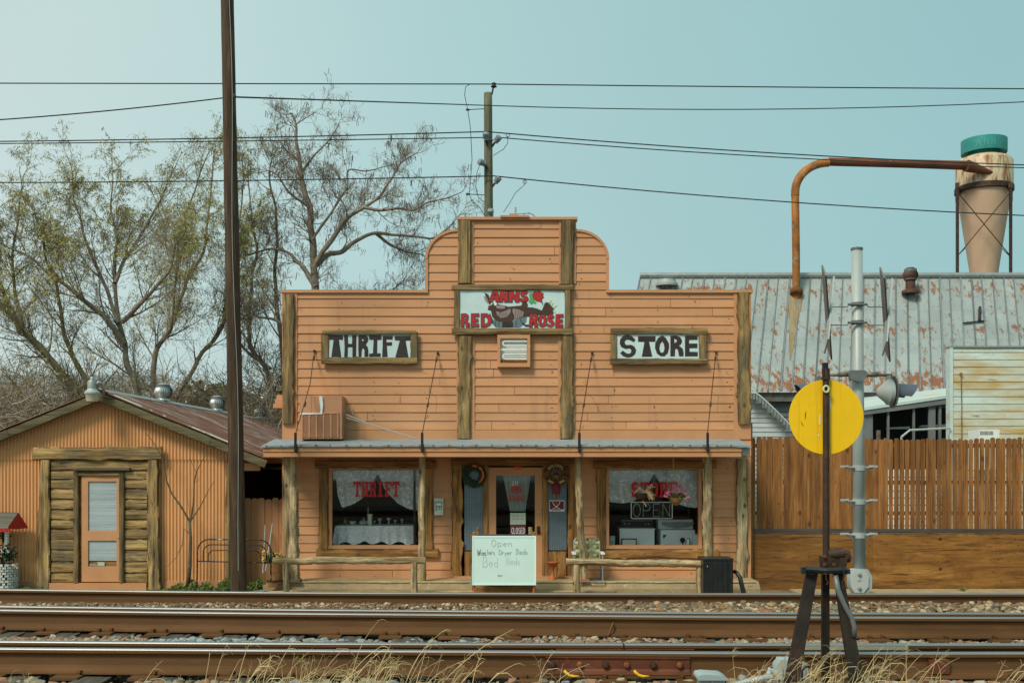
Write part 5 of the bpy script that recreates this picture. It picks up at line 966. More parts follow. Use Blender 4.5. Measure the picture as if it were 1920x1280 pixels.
# tan fence between the buildings
def pickets(name, label, x0, x1, pw, ytop, ybot, d, mt, gapf, parent=None, seed=5, arch=None, lean=.0):
    rr = random.Random(seed); mb = MB(); x_ = x0
    while x_ < x1-pw*.5:
        g = gapf(x_, rr); wv = pw*rr.uniform(.95, 1.05); top = Z(ytop+rr.uniform(-1.8, 1.8)+(arch(x_) if arch else 0), d); zb_ = Z(ybot, d); sh = rr.uniform(-.004, .004); yo = rr.uniform(-.004, .004)
        ear = wv*.22; xs_ = [x_, x_+wv-g]; cr = .0+rr.uniform(-.002, .002)
        P = [(xs_[0]+sh*0, zb_), (xs_[1], zb_), (xs_[1]+sh, top-ear), (xs_[1]+sh-ear, top), (xs_[0]+sh+ear, top), (xs_[0]+sh, top-ear)]
        vs = [(a, d+yo, b) for a, b in P]+[(a, d+yo+.016, b) for a, b in P]
        mb.add(vs, [(0,1,2,3,4,5), (11,10,9,8,7,6)]+[(i, i+6, (i+1) % 6+6, (i+1) % 6) for i in range(6)], 0, rr.uniform(-.28, .28)); x_ += wv
    return mb
tf = thing('tan_fence', 'short tan painted picket fence closing the gap between shed and store', 'fence', (-4.9, 20.6, 0))
pickets('p', '', X(444, 20.6), X(531, 20.6), .135, 934, 1094, 20.6, '', lambda x_, r_: .006, seed=2).build('pickets', mat('tan_picket_paint', (.42, .20, .085), .7, var=.12, vs=3, st=(2, 1, .5), tint=.4), tf)
mb = MB(); mb.box(X(444, 20.6), X(529, 20.6), 20.62, 20.66, .9, .98); mb.build('rail', M['paint_flat'], tf)

# brown fence on the right
dF = 20.55; bf = thing('wooden_fence', 'tall brown picket fence above stained plywood panels, right of the store', 'fence', (7, dF, 0))
def gp(x_, r_):
    px = 960+x_*F/dF
    if 1435 < px < 1610: return r_.choice((.0, .002, .004))
    return r_.choice((.009, .013, .017, .021)) if r_.random() < (.9 if px > 1640 else .5) else .002
pickets('p', '', X(1409, dF), 12.2, .102, 821, 992, dF, '', gp, seed=8, arch=lambda x_: 1.5*math.sin(x_)).build('pickets', M['picket'], bf)
for zz in (2.75, 2.05, 1.45): mb = MB(); mb.box(X(1409, dF), 12.2, dF+.022, dF+.06, zz, zz+.07 if zz != 2.75 else zz+.08); mb.build('rail', M['picket'], bf)
for i, x_ in enumerate((4.9, 6.42, 8.1, 10.5, 12.1)): mb = MB(); mb.box(x_-.045, x_+.045, dF+.062, dF+.15, 0, 2.9); mb.build('post', M['picket'], bf)
mb = MB(); mb.box(X(1408, dF), 12.2, dF-.035, dF-.006, Z(999, dF), Z(991, dF)); mb.build('capping_rail', M['darkrail'], bf)
for i, (a, b) in enumerate(((1408, 1636.8), (1637, 1866.8), (1867, 2130))): mb = MB(); mb.pbox(a, 999.5, b, 1112, dF-.02-.003*(i % 2), .015, 0, (-.12, .12, .05)[i]); mb.build('plywood_panel', M['ply'], bf)
mb = MB(); r3 = random.Random(5)
for px in (1452, 1500, 1560, 1630, 1642, 1700, 1860, 1872, 1905):
    for py in range(1010, 1100, 13):
        if r3.random() < .6: s_ = r3.choice((.006, .008, .011)); x_, z_ = X(px+r3.uniform(-4, 4), dF), Z(py+r3.uniform(-5, 5), dF); mb.box(x_-s_, x_+s_, dF-.0255, dF-.0235, z_-s_*.8, z_+s_*.8)
for px, py in ((1763, 1010), (1763, 1066)): mb.lathe([(.001, -.003), (.03, -.002), (.034, 0)], at(px, py, dF-.0235), 9, 'Y')
mb.build('screw_marks', M['iron'], bf)['kind'] = 'stuff'
mb = MB(); mb.pbox(1405, 793, 1411, 1112, D+.02, .1); mb.build('end_post', M['picket'], bf)

# ================================================================ barn, cyclone, white buildings
barn = thing('metal_barn', 'big old barn with a rust-patched grey tin roof behind the brown fence', 'building', (13, 33, 0))
dR, dE = 35.0, 32.0; shr = 1.08; zR, zE = Z(518.5, dR), Z(735, dE)
x_r0 = X(1200, dR); LN = 20
def rp(u, v, o=0.0):   # u metres along the ridge, v 0 ridge .. 1 eave
    nrm = Vector((0, -.78, .62)); p = Vector((x_r0+u-shr*v, dR+(dE-dR)*v, zR+(zE-zR)*v)); return p+nrm*o
rooftin = mat('patchy_roof_tin', (.34, .38, .365), .55, .15, var=.10, vs=1.2, spots=[((.27, .15, .09), (3, 1, 1.3), 1.7, .60, .65), ((.20, .085, .045), (5, 3, 3.0), 1.9, .62, .66), ((.46, .49, .47), (1, 1, .5), 2.5, .6, .75), ((.30, .31, .28), (5, 1, .25), 1.2, .56, .8)], bump=.15, bs=12)
# rust gathers in horizontal bands above the lap joints
def band(m):
    t = m.node_tree; n = t.nodes; l = t.links; b = n["Principled BSDF"]; src = b.inputs["Base Color"].links[0].from_socket; tc = [q for q in n if q.type == 'TEX_COORD'][0]
    se = n.new("ShaderNodeSeparateXYZ"); l.new(tc.outputs["Object"], se.inputs[0]); out = None
    for zc, wd in ((4.9, .75), (6.65, .28), (8.1, .35)):
        a = n.new("ShaderNodeMath"); a.operation = 'SUBTRACT'; l.new(se.outputs[2], a.inputs[0]); a.inputs[1].default_value = zc
        a2 = n.new("ShaderNodeMath"); a2.operation = 'ABSOLUTE'; l.new(a.outputs[0], a2.inputs[0]); mr = n.new("ShaderNodeMapRange"); mr.inputs[1].default_value = 0; mr.inputs[2].default_value = wd; mr.inputs[3].default_value = .13 if zc < 5 else .08; mr.inputs[4].default_value = 0; l.new(a2.outputs[0], mr.inputs[0])
        if out is None: out = mr.outputs[0]
        else: ad = n.new("ShaderNodeMath"); ad.operation = 'ADD'; l.new(out, ad.inputs[0]); l.new(mr.outputs[0], ad.inputs[1]); out = ad.outputs[0]
    mp = n.new("ShaderNodeMapping"); mp.inputs["Scale"].default_value = (3.4, 1, 1.9); l.new(tc.outputs["Object"], mp.inputs[0])
    q = n.new("ShaderNodeTexNoise"); q.inputs["Scale"].default_value = 1.6; q.inputs["Detail"].default_value = 10; q.inputs["Roughness"].default_value = .75; l.new(mp.outputs[0], q.inputs[0])
    ad = n.new("ShaderNodeMath"); ad.operation = 'ADD'; l.new(q.outputs[0], ad.inputs[0]); l.new(out, ad.inputs[1]); mr = n.new("ShaderNodeMapRange"); mr.inputs[1].default_value = .575; mr.inputs[2].default_value = .625; l.new(ad.outputs[0], mr.inputs[0])
    mm = n.new("ShaderNodeMixRGB"); l.new(mr.outputs[0], mm.inputs[0]); l.new(src, mm.inputs[1]); mm.inputs[2].default_value = (.27, .115, .055, 1); l.new(mm.outputs[0], b.inputs["Base Color"])
band(rooftin)
mb = MB(); pitchR = .70; npn = int(LN/pitchR)+1; laps = [0, .30, .555, .78, 1.0]
for i in range(npn*2):
    for k_ in range(4):
        u0 = i*pitchR/2; u1 = u0+pitchR/2; v0, v1 = laps[k_], laps[k_+1]+.012; lift = .012*k_; ns = 4; tt = rnd.uniform(-.07, .07)
        for q in range(ns):
            va, vb = v0+(v1-v0)*q/ns, v0+(v1-v0)*(q+1)/ns
            la, lb = .006+lift+.016*q/ns, .006+lift+.016*(q+1)/ns; mb.add([rp(u0, va, la), rp(u1-.008, va, la), rp(u1-.008, vb, lb), rp(u0, vb, lb)], [(0, 3, 2, 1)], 0, tt)
mb.build('roof', rooftin, barn)
mb = MB()
for i in range(npn*2+1):
    u0 = i*pitchR/2+.02*math.sin(i*2.3); mb.obox(rp(u0, 0, .03), rp(u0+.01*math.sin(i), 1.0, .075), .022 if i % 2 else .034, .045, 0, rnd.uniform(-.3, .1), up=(0, -.78, .62))
mb.build('roof_seams', mat('seam_tin', (.22, .26, .265), .6, .2, var=.25, vs=4, tint=1), barn)
mb = MB(); mb.tube([rp(0, 0, .05), rp(LN, 0, .05)], .10, 8); mb.build('ridge_cap', M['metal_grey'], barn)
mb = MB(); mb.add([rp(0, 0, -.05), rp(0, 1, -.05), rp(LN, 1, -.05), rp(LN, 0, -.05)], [(0, 1, 2, 3)]); mb.add([rp(0, 0, -.05), rp(LN, 0, -.05), (x_r0+LN+1, 38, zE), (x_r0+1, 38, zE)], [(0, 1, 2, 3)]); mb.build('roof_deck', M['barn_siding'], barn)
xe0 = rp(0, 1).x
mb = MB(); mb.box(xe0, xe0+LN, dE+.02, dE+.12, Z(752, dE), zE+.02); mb.build('eave_board', mat('dark_eave_board', (.12, .115, .10), .8, var=.3, vs=4), barn)
mb = MB(); zz = 0
while zz < Z(753, dE+.3): mb.add([(xe0+.2, dE+.27, zz), (xe0+LN, dE+.27, zz), (xe0+LN, dE+.30, zz+.16), (xe0+.2, dE+.30, zz+.16)], [(0, 1, 2, 3)], 0, rnd.uniform(-.1, .1)); zz += .155
mb.box(xe0+.2, xe0+LN, dE+.31, dE+.4, 0, zE); mb.box(xe0+.2, xe0+.3, dE+.4, 38, 0, zE); mb.build('siding', M['barn_siding'], barn)
brown_vent = mat('rusty_brown_vent', (.11, .05, .035), .7, .2, var=.2)
turbine(1707, 34.3, .24, barn, brown_vent, rp(0, .22).z+.30, True)
mb = MB(); c = rp(0, .06); mb.lathe([(.36, 0), (.36, .08), (.30, .12), (.29, .2), (.01, .24)], (X(1250, 34.7), 34.7, Z(536, 34.7)), 24); mb.build('flat_vent', M['signal'], barn, 'auto')
mb = MB(); mb.obox(rp(X(1838, 33.6)-x_r0+.5, .30, .1), rp(X(1838, 33.6)-x_r0+.45, .42, .1), .08, .05, 0); mb.obox(rp(X(1810, 33.5)-x_r0+.45, .44, .08), rp(X(1850, 33.5)-x_r0+.45, .42, .08), .05, .04); mb.build('bent_flashing', M['black'], barn)
mb = MB(); u0_ = X(1493, 34.3)-x_r0; vv = [.13, .25, .36, .5, .64, .75]; ww = [.24, .22, .17, .11, .07, .02]
mb.add([rp(u0_+.06+shr*.13+s_*ww[i], vv[i], .052) for i in range(6) for s_ in (-1, 1)], [(i*2, i*2+2, i*2+3, i*2+1) for i in range(5)]); mb.build('rust_runoff', mat('runoff_stain', (.29, .23, .13), .7, var=.2, vs=3, st=(4, 1, .4), spots=[((.30, .14, .04), (5, 1, .5), 1.3, .5, .62)]), barn)
mb = MB(); lp = 0
while lp < 2.2: mb.add([(X(1560, 29.3), 29.3, lp), (X(1779, 29.3), 29.3, lp), (X(1779, 29.3), 29.33, lp+.2), (X(1560, 29.3), 29.33, lp+.2)], [(0, 1, 2, 3)]); lp += .19
mb.build('gap_brightening_panel', M['white'], barn)  # added white panel behind the brown fence, makes its gaps show bright
# lean-to with dark openings
mb = MB(); p = [at(1600, 772, 29.5), at(1778, 746, 29.5), at(1778, 732, 32.0), at(1600, 752, 32.0)]; q = [v+Vector((0, 0, .08)) for v in p]
mb.add(p+q, [(0,3,2,1),(4,5,6,7),(0,1,5,4),(1,2,6,5),(2,3,7,6),(3,0,4,7)]); mb.build('lean_to_roof', M['whitemetal'], barn)
mb = MB(); mb.obox(at(1600, 776, 29.55), at(1778, 752, 29.55), .05, .13, up=(0, 0, 1)); mb.build('lean_to_beam', M['barn_siding'], barn)
for px, wd in ((1628, .25), (1666, .05), (1714, .05), (1748, .18), (1763, .06)): mb = MB(); mb.box(X(px, 29.6)-wd/2, X(px, 29.6)+wd/2, 29.6, 29.68, 0, Z(772-(px-1600)*.14, 29.6)); mb.build('lean_to_post', M['barn_siding'], barn)
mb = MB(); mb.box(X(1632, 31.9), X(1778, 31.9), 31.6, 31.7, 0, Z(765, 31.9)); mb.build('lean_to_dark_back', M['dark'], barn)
for px0, px1, py in ((1660, 1706, 801), (1722, 1776, 797)): mb = MB(); mb.add([at(px0, py+3, 31), at(px1, py+3, 31), at(px1, py-2, 31), at(px0+6, py, 31), at(px0, py+3, 31.1), at(px1, py+3, 31.1), at(px1, py-2, 31.1), at(px0+6, py, 31.1)], [(0,1,2,3),(7,6,5,4),(0,4,5,1),(1,5,6,2),(2,6,7,3),(3,7,4,0)]); mb.build('stored_white_panel', M['whitemetal'], barn)
mb = MB(); mb.tube([at(1690, 819, 27.4), at(1706, 806, 27.4), at(1782, 802, 27.4)], .028, 8); mb.tube([at(1690, 819, 27.4), (at(1690, 819, 27.4).x, 27.4, 0)], .028, 8); tag(mb.build('handrail_pipe', M['signal']), 'bent pale pipe rail rising above the brown fence under the lean-to', 'pipe')
mb = MB(); mb.tube([at(1647, 806, 24), (at(1647, 806, 24).x, 24, 0)], .05, 10); tag(mb.build('short_post', M['graywood']), 'round grey post top poking just above the brown fence', 'post')
wb_ = thing('white_metal_building', 'white metal-sided building with rust bands, behind the brown fence at the right edge', 'building', (13, 27.5, 0)); dWB = 27.5
def lap(mb, x0, x1, zt_, d, p=.19, a=.02):
    z_ = .0
    while z_ < zt_-.02: z1_ = min(z_+p, zt_); mb.add([(x0, d-a, z_), (x1, d-a, z_), (x1, d-.001, z1_), (x0, d-.001, z1_), (x0, d, z_), (x1, d, z_)], [(0, 1, 2, 3), (0, 4, 5, 1)], 0, rnd.uniform(-.03, .03)); z_ = z1_
mb = MB(); lap(mb, X(1783, dWB), 20, Z(652, dWB), dWB); mb.build('siding', M['whitemetal_rust'], wb_)
mb = MB(); mb.box(X(1781, dWB), 20, dWB+.002, dWB+.25, 0, Z(653, dWB)); mb.box(X(1780, dWB), X(1786, dWB), dWB-.04, dWB-.021, 0, Z(651, dWB)); mb.build('wall', M['whitemetal'], wb_)
mb = MB(); mb.box(X(1780, dWB), 20, dWB-.05, dWB+.3, Z(651.5, dWB), Z(648.5, dWB)); mb.build('roof_edge', M['metal_grey'], wb_)
mb = MB(); mb.tube([at(1802, 702, dWB-.06), at(1803, 760, dWB-.06), at(1803, 830, dWB-.06)], .012, 6); mb.lathe([(.04, -.02), (.04, .02)], at(1802, 701, dWB-.06), 10, 'Y'); mb.build('hanging_cable', M['duct'], wb_)
uc = thing('rooftop_unit', 'white slotted air conditioner box standing just above the brown fence', 'air conditioner', at(1856, 818, 25)); mb = MB(); mb.box(X(1836, 25), X(1874, 25), 25, 25.6, 2.3, Z(805, 25)); mb.build('case', M['white'], uc)
mb = MB(); [mb.pbox(1838+i*2.3, 808, 1839+i*2.3, 815, 24.994, .005) for i in range(11)]; mb.build('slots', M['dark'], uc); mb = MB(); mb.box(X(1845, 25), X(1865, 25), 25.1, 25.5, 0, 2.3); mb.build('stand', M['metal_grey'], uc)
sb = thing('white_shed', 'small white clapboard shed with a curved tin roof edge, just right of the store', 'building', (6.2, 25, 0)); d2 = 25
mb = MB(); z_ = 0; xl_, xr_ = X(1395, d2), X(1472, d2)
def curvez(x_): px = 960+x_*F/d2; return Z(742+ (0 if px < 1410 else (px-1410)**1.15*.50), d2)
while z_ < curvez(xl_):
    xr2 = xr_
    while xr2 > xl_ and curvez(xr2) < z_+.1: xr2 -= .02
    if xr2 > xl_: mb.add([(xl_, d2-.018, z_), (xr2, d2-.018, z_), (xr2, d2, z_+.115), (xl_, d2, z_+.115), (xl_, d2, z_), (xr2, d2, z_)], [(0, 1, 2, 3), (0, 4, 5, 1)], 0, rnd.uniform(-.05, .05))
    z_ += .11
mb.box(xl_, xr_-.05, d2+.05, d2+3, 0, 3.1); mb.build('siding', mat('white_clapboard', (.50, .56, .56), .7, var=.1, vs=3, tint=1), sb)
mb = MB(); vs = []
for i in range(17):
    x_ = xl_+(xr_+.08-xl_)*i/16; zc = curvez(x_)
    for yy_, dz in ((d2-.35, 0), (d2-.35, .035), (d2+3, .035), (d2+3, 0)): vs.append((x_, yy_, zc+.04+dz+(.03 if i % 2 else 0)*0))
mb.add(vs, [(i*4+j, (i+1)*4+j, (i+1)*4+(j+1) % 4, i*4+(j+1) % 4) for i in range(16) for j in range(4)]); mb.build('curved_roof', M['whitemetal'], sb)
mb = MB(); [mb.box(xl_+i*.07, xl_+i*.07+.035, d2-.34, d2-.32, curvez(xl_+i*.07)-.10, curvez(xl_+i*.07)+.04) for i in range(15)]; mb.build('ribbed_edge', M['metal_grey'], sb)

# cyclone dust collector
dC = 36.0; s = dC/F; cx = X(1845, dC); cy = thing('cyclone_collector', 'tall cream cone-shaped dust collector with rusty drum and teal cap above the barn roof', 'dust collector', (cx, dC, 0)); cc = Vector((cx, dC, 0))
def zz(py): return Z(py, dC)
mb = MB(); mb.lathe([(24*s, zz(560)), (24.5*s, zz(514)), (31*s, zz(470)), (47.5*s, zz(362))], cc, 40); mb.build('cone', M['cyclone'], cy, 'auto')
mb = MB(); mb.lathe([(50.5*s, zz(357)), (50.5*s, zz(306)), (46*s, zz(300)), (26*s, zz(292))], cc, 40); mb.build('drum', M['cyclone_top'], cy, 'auto')
mb = MB(); mb.lathe([(50.8*s, zz(362)), (52*s, zz(361)), (52*s, zz(352.5)), (50.6*s, zz(351))], cc, 40); mb.build('band', M['iron'], cy, 'auto')
mb = MB(); mb.lathe([(27*s, zz(296)), (27*s, zz(286))], cc, 32); mb.build('neck', M['teal'], cy, 'auto')
mb = MB(); mb.lathe([(28*s, zz(286)), (40*s, zz(289)), (40.5*s, zz(287)), (40.5*s, zz(264)), (38*s, zz(263)), (9*s, zz(262.5))], cc, 40); cp_ = mb.build('cap', M['teal'], cy, 'auto')
mb = MB(); mb.lathe([(9*s, zz(263)), (.01, zz(257))], cc, 20); mb.build('peak', M['duct_red'], cp_)
mb = MB(); stroke_text(mb, 'ANNS', 1817, 281, 12, dC, .7, .95, .5)
for i, v in enumerate(mb.v):
    dx = max(-.99, min(.99, (v[0]-cx)/(40.9*s))); mb.v[i] = (v[0], dC-40.9*s*math.sqrt(1-dx*dx), v[2]-.03)
mb.build('lettering', mat('faded_cap_letter', (.13, .38, .36), .6), cp_)
for px in (1795, 1895):
    for yy_ in (dC-.9, dC+.9): mb = MB(); ox = .4425*(yy_-dC)*X(px, dC)/cx; mb.box(X(px, dC)+ox-.04, X(px, dC)+ox+.04, yy_-.04, yy_+.04, zz(560), zz(358)); mb.build('leg', M['iron'], cy)
    k6 = X(px, dC)/dC; mb = MB(); mb.obox((X(px, dC)-.95*k6, dC-.95, zz(361)), (X(px, dC)+.95*k6, dC+.95, zz(361)), .13, .17); mb.build('bracket', M['iron'], cy)
mb = MB(); mb.tube([at(1797, 362, dC-.93), at(1893, 478, dC-.93)], .017, 5); mb.tube([at(1893, 362, dC-.95), at(1797, 478, dC-.95)], .017, 5); mb.tube([at(1810, 465, dC+.9), at(1796, 479, dC+.9)], .014, 5); mb.tube([at(1878, 465, dC+.9), at(1893, 480, dC+.9)], .014, 5); mb.build('cross_brace', M['iron'], cy)
# duct: up from the barn roof, round the elbow and across to the drum
dD2 = 34.4
mb = MB(); mb.tube([at(1493, 590, dD2), at(1492.5, 470, dD2), at(1491, 366, dD2)], .125, 14, caps=False); mb.tube([at(1493, 551, dD2-.02), at(1493, 543, dD2-.02), at(1493, 538, dD2-.02)], [.21, .2, .135], 14, 0, -.5); mb.build('duct_riser', M['duct'], cy, True)
mb = MB(); el = [at(1491, 367, dD2)]+[at(1491+63*(1-math.cos(a)), 360-55*math.sin(a), dD2+.15*math.sin(a)) for a in [i*math.pi/24 for i in range(0, 13)]]; mb.tube(el, .135, 14, caps=False); mb.build('duct_elbow', M['duct'], cy, True)
mb = MB(); mb.tube([at(1553, 303.5, dD2+.15), at(1700, 307, 34.7), at(1815, 310.5, 35.1)], [.132, .138, .15], 14); mb.tube([at(1812, 311, 35.0), at(1868, 327, 35.2)], [.20, .05], 12); mb.build('duct_run', M['duct_red'], cy, 'auto')

# ================================================================ poles and wires
dP = 18.0; up = thing('utility_pole', 'thick dark brown utility pole with a pale conduit wire, nearest the shed', 'utility pole', (X(448.5, dP), dP, 0))
mb = MB(); base = Vector((X(448.5, dP), dP, -.1)); topv = Vector((X(424.5, dP), dP, 11.6)); tp0 = Vector((X(426.3, dP), dP, Z(0, dP)))
top = base+(tp0-base)*(12.2/(tp0.z-base.z)); n = 30; mb.tube([base.lerp(top, i/n) for i in range(n+1)], [.137-.036*i/n+.002*math.sin(i*3) for i in range(n+1)], 20, lump=.05, seed=2)
mb.build('pole_shaft', M['pole'], up, True)
def ponp(py, off, dy): f = (Z(py, dP)-base.z)/(top.z-base.z); p = base.lerp(top, f); return p+Vector((off, -math.sqrt(max(0, (.14-.036*f)**2-off**2))-dy, 0))
mb = MB(); mb.tube([ponp(py, .055+.02*math.sin(py/97), .001) for py in range(-60, 1090, 23)], .0055, 6); mb.build('ground_wire', M['wiregrey'], up)
mb = MB(); mb.lathe([(.03, -.03), (.03, .03)], ponp(182, .1, 0), 10, 'Y'); mb.build('eye_bolt', M['iron'], up)
dU = 30.0; u2 = thing('utility_pole', 'greenish utility pole with grey insulators standing behind the false front', 'utility pole', (X(917, dU), dU, 0)); mb = MB()
b0 = Vector((X(920, dU), dU, 0)); t0 = Vector((X(915, dU), dU, Z(175, dU))); n = 26; mb.tube([b0.lerp(t0, i/n) for i in range(n+1)], [.15-.035*i/n for i in range(n+1)], 16, lump=.04, seed=9); mb.build('pole_shaft', M['pole2'], u2, True)
for i, (px, py, dx, dz, yo) in enumerate(((911, 255, -.0, .11, -.22), (929, 260, .12, .12, -.1), (908, 301, -.12, .03, -.2), (929, 336, .11, .12, -.1), (920, 398, 0, .1, -.2))):
    mb = MB(); c = at(px, py+6, dU+yo); ax = Vector((dx, -.08, dz)).normalized(); mb.tube([c-ax*.02, c, c+ax*.03, c+ax*.08, c+ax*.13, c+ax*.17, c+ax*.2], [.05, .085, .07, .09, .085, .095, .05], 14); mb.build('insulator', M['porcelain'], u2, 'auto')
    mb = MB(); mb.tube([c-ax*.02, (b0.lerp(t0, (c.z)/(t0.z))) - Vector((0, 0, .25))], .03, 6); mb.build('bracket', M['iron'], u2)
mb = MB(); mb.tube([at(922, 178, dU), at(925, 164, dU)], .025, 6); mb.lathe([(.03, 0), (.09, .03), (.05, .08), (.06, .13), (.02, .15)], at(926, 165, dU), 12); mb.build('top_pin', M['wire'], u2)
for y0, y1 in ((206, 204), (364, 366)): mb = MB(); mb.tube([at(877, y0, dU), at(912, y1, dU)], .012, 5); mb.lathe([(.03, -.05), (.03, .05)], at(877, y0, dU), 8, 'X'); mb.build('standoff_arm', M['wire'], u2)
mb = MB(); mb.tube([at(883, 157, dU), at(873, 163, dU), at(871, 178, dU), at(877, 206, dU), at(882, 240, dU), at(885, 300, dU), at(880, 364, dU), at(884, 376, dU), at(900, 390, dU), at(911, 408, dU)], .01, 5); mb.tube([at(901, 305, dU), at(894, 325, dU), at(892, 350, dU), at(897, 370, dU), at(910, 381, dU)], .009, 5)
mb.tube([at(952, 255, dU), at(952, 268, dU), at(944, 280, dU), at(934, 286, dU), at(925, 292, dU)], .009, 5); mb.tube([at(984, 335, dU), at(984, 346, dU), at(966, 362, dU), at(955, 382, dU), at(944, 398, dU)], .009, 5)
mb.build('jumper_wire', M['wire'], u2)
for px, py in ((952, 254), (984, 341)): mb = MB(); mb.lathe([(.045, -.008), (.06, -.008), (.06, .008), (.045, .008), (.045, -.008)], at(px, py, dU), 12, 'Y'); mb.build('wire_loop', M['wire'], u2)
def wire(label, pts, r=.02, nm='power_line'):
    # pts: (px, py, depth); smooth through the points
    P = [at(*p[:3]) for p in pts]; out = []
    for i in range(len(P)-1):
        sagv = pts[i][3] if len(pts[i]) > 3 else 0
        for k_ in range(12): f = k_/12; out.append(P[i].lerp(P[i+1], f)-Vector((0, 0, sagv*4*f*(1-f))))
    out.append(P[-1]); mb = MB(); mb.tube(out, r, 5); tag(mb.build(nm, M['wire']), label, 'wire', 'overhead wires')
def w4(px, py, d, sg=0): return (px, py, d, sg)
wire('topmost overhead wire running the whole width just above the greenish pole', [w4(-200, 156, dU), w4(925, 158, dU, .02), w4(2200, 168, dU)], .017)
wire('second overhead wire, from the thick dark pole to the right edge', [w4(440, 182, dP), w4(917, 198, 29.8, -.02), w4(2000, 182, dU)][:2]+[w4(917, 198, 29.8, .22), w4(2100, 181, dU)], .015)
wire('short twisted overhead wire from the left edge up to the thick dark pole', [w4(-100, 231, dP, .04), w4(417, 184, dP)], .011)
wire('upper wire of the close pair that meets at the grey insulators', [w4(-200, 267, dU, .05), w4(912, 247, dU-.2, .12), w4(2000, 312, dU)], .017)
wire('lower wire of the close pair that meets at the grey insulators', [w4(-200, 271, dU, .02), w4(912, 258, dU-.1, .1), w4(1520, 290, dU), w4(2100, 320, 31)][:2]+[w4(930, 257.5, dU-.1, .12), w4(2000, 317, dU)], .015)
wire('lowest overhead wire, passing behind the tree tops and over the barn', [w4(-200, 343, dU, .05), w4(925, 330, dU-.2, .16), w4(2100, 411, dU)], .017)

# ================================================================ railway signal and switch stand
dG = 12.5; rs = thing('crossing_signal', 'silver railway crossing signal mast seen from the side, with edge-on crossbucks', 'railway signal', (X(1611, dG), dG, .9)); bx = X(1611, dG)
mb = MB(); mb.tube([at(1611.5, 1070, dG), at(1606.5, 466, dG)], [.071, .064], 20); mb.build('mast', M['signal'], rs, True)
mb = MB(); mb.lathe([(.07, 0), (.07, .025), (.05, .03), (.01, .04)], at(1606.5, 469, dG), 20); mb.obox(at(1596, 467, dG), at(1602, 467, dG), .02, .015); mb.build('mast_cap', M['signal_dark'], rs, 'auto')
for cxp, off in ((1553, 0), (1662, 1)):
    c = at(cxp, 588+off*4, dG); ang = R(8+2*off)
    for sg_ in (1, -1):
        mb = MB(); dr_ = Vector((math.sin(ang)*sg_*1.0, math.cos(ang)*sg_*1.0, 0)); L2 = .61
        k5 = .375+.05*off; a = c+Vector((-k5*.43*sg_+.014*sg_, -.43*sg_, -.43)); b = c+Vector((k5*.43*sg_+.014*sg_, .43*sg_, .43))
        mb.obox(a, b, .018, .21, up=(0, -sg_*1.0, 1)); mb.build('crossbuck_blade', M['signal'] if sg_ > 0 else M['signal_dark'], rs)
for py in (570.5, 604.5):
    mb = MB(); mb.tube([at(1590, py, dG-.09), at(1626, py, dG-.09)], .014, 8); mb.lathe([(.075, -.02), (.075, .02)], at(1607.5, py, dG), 18); mb.build('clamp', M['signal_dark'], rs, 'auto')
    mb = MB(); mb.tube([at(1556, py+5, dG-.02), at(1589, py+5, dG-.06), at(1591, py, dG-.09)], .006, 5); mb.tube([at(1659, py+5, dG-.02), at(1628, py+5, dG-.06), at(1625, py, dG-.09)], .006, 5); mb.build('sign_bracket', M['signal_dark'], rs)
shape('center_casting', [[(1591.5,696),(1594,694),(1620,694),(1623,696),(1625,703),(1622,710),(1609,715.5),(1595,712),(1592,708)]], dG-.12, .05, M['signal_dark'], rs)
mb = MB(); mb.tube([at(1555, 703, dG-.05), at(1672, 703, dG-.05)], .017, 10); mb.tube([at(1572, 702, dG-.05), at(1592, 701.5, dG-.05)], .028, 10); mb.tube([at(1624, 702, dG-.05), at(1646, 702, dG-.05)], .03, 10); mb.build('cross_arm', mat('galvanised_arm', (.22, .20, .15), .5, .5, var=.2), rs, True)
for sg_, cxp in ((1, 1664), (-1, 1546)):
    c = at(cxp, 735, dG-.03)
    lm = MB(); lm.lathe([(.01, -.125*1), (.05, -.115), (.125, -.02), (.15, .0), (.152, .045)], c, 28, 'X')
    if sg_ < 0: lm.v = [(2*c.x-v[0], v[1], v[2]) for v in lm.v]
    lh = lm.build('lamp_housing', M['signal'], rs, 'auto')
    lm = MB(); lm.lathe([(.01, .06), (.25 if 0 else .19, .062), (.19, .068), (.01, .07)], c, 30, 'X')
    if sg_ < 0: lm.v = [(2*c.x-v[0], v[1], v[2]) for v in lm.v]
    lm.build('backing_disc', M['signal_dark'], lh)
    lm = MB(); vs = []
    for i in range(15):
        a = math.pi*(.0+i/14)*1.12-.19; 
        for k_ in range(2): ln = .28-.11*(abs(i-7)/7)**1.6; vs.append(c+Vector((.07+ln*k_, .125*math.cos(a), .125*math.sin(a)-.02-.015*k_)))
        for k_ in (1, 0): vs.append(vs[-2 if k_ else -2])
    vs2 = []; n = 15
    for i in range(n): vs2 += [vs[i*4], vs[i*4+1]]
    lm.add(vs2, [(i*2, i*2+1, i*2+3, i*2+2) for i in range(n-1)])
    if sg_ < 0: lm.v = [(2*c.x-v[0], v[1], v[2]) for v in lm.v]
    lm.build('hood', M['hood'], lh, True)
    lm = MB(); lm.lathe([(.01, .068), (.105, .07), (.08, .085), (.01, .095)], c, 24, 'X')
    if sg_ < 0: lm.v = [(2*c.x-v[0], v[1], v[2]) for v in lm.v]
    lm.build('lens', mat('dark_red_lens', (.20, .01, .01), .2), lh, 'auto')
    mb = MB(); mb.tube([at(cxp+2*sg_, 703, dG-.05), c+Vector((.03*sg_, 0, .13))], .03, 8); mb.build('lamp_hanger', M['signal'], lh)
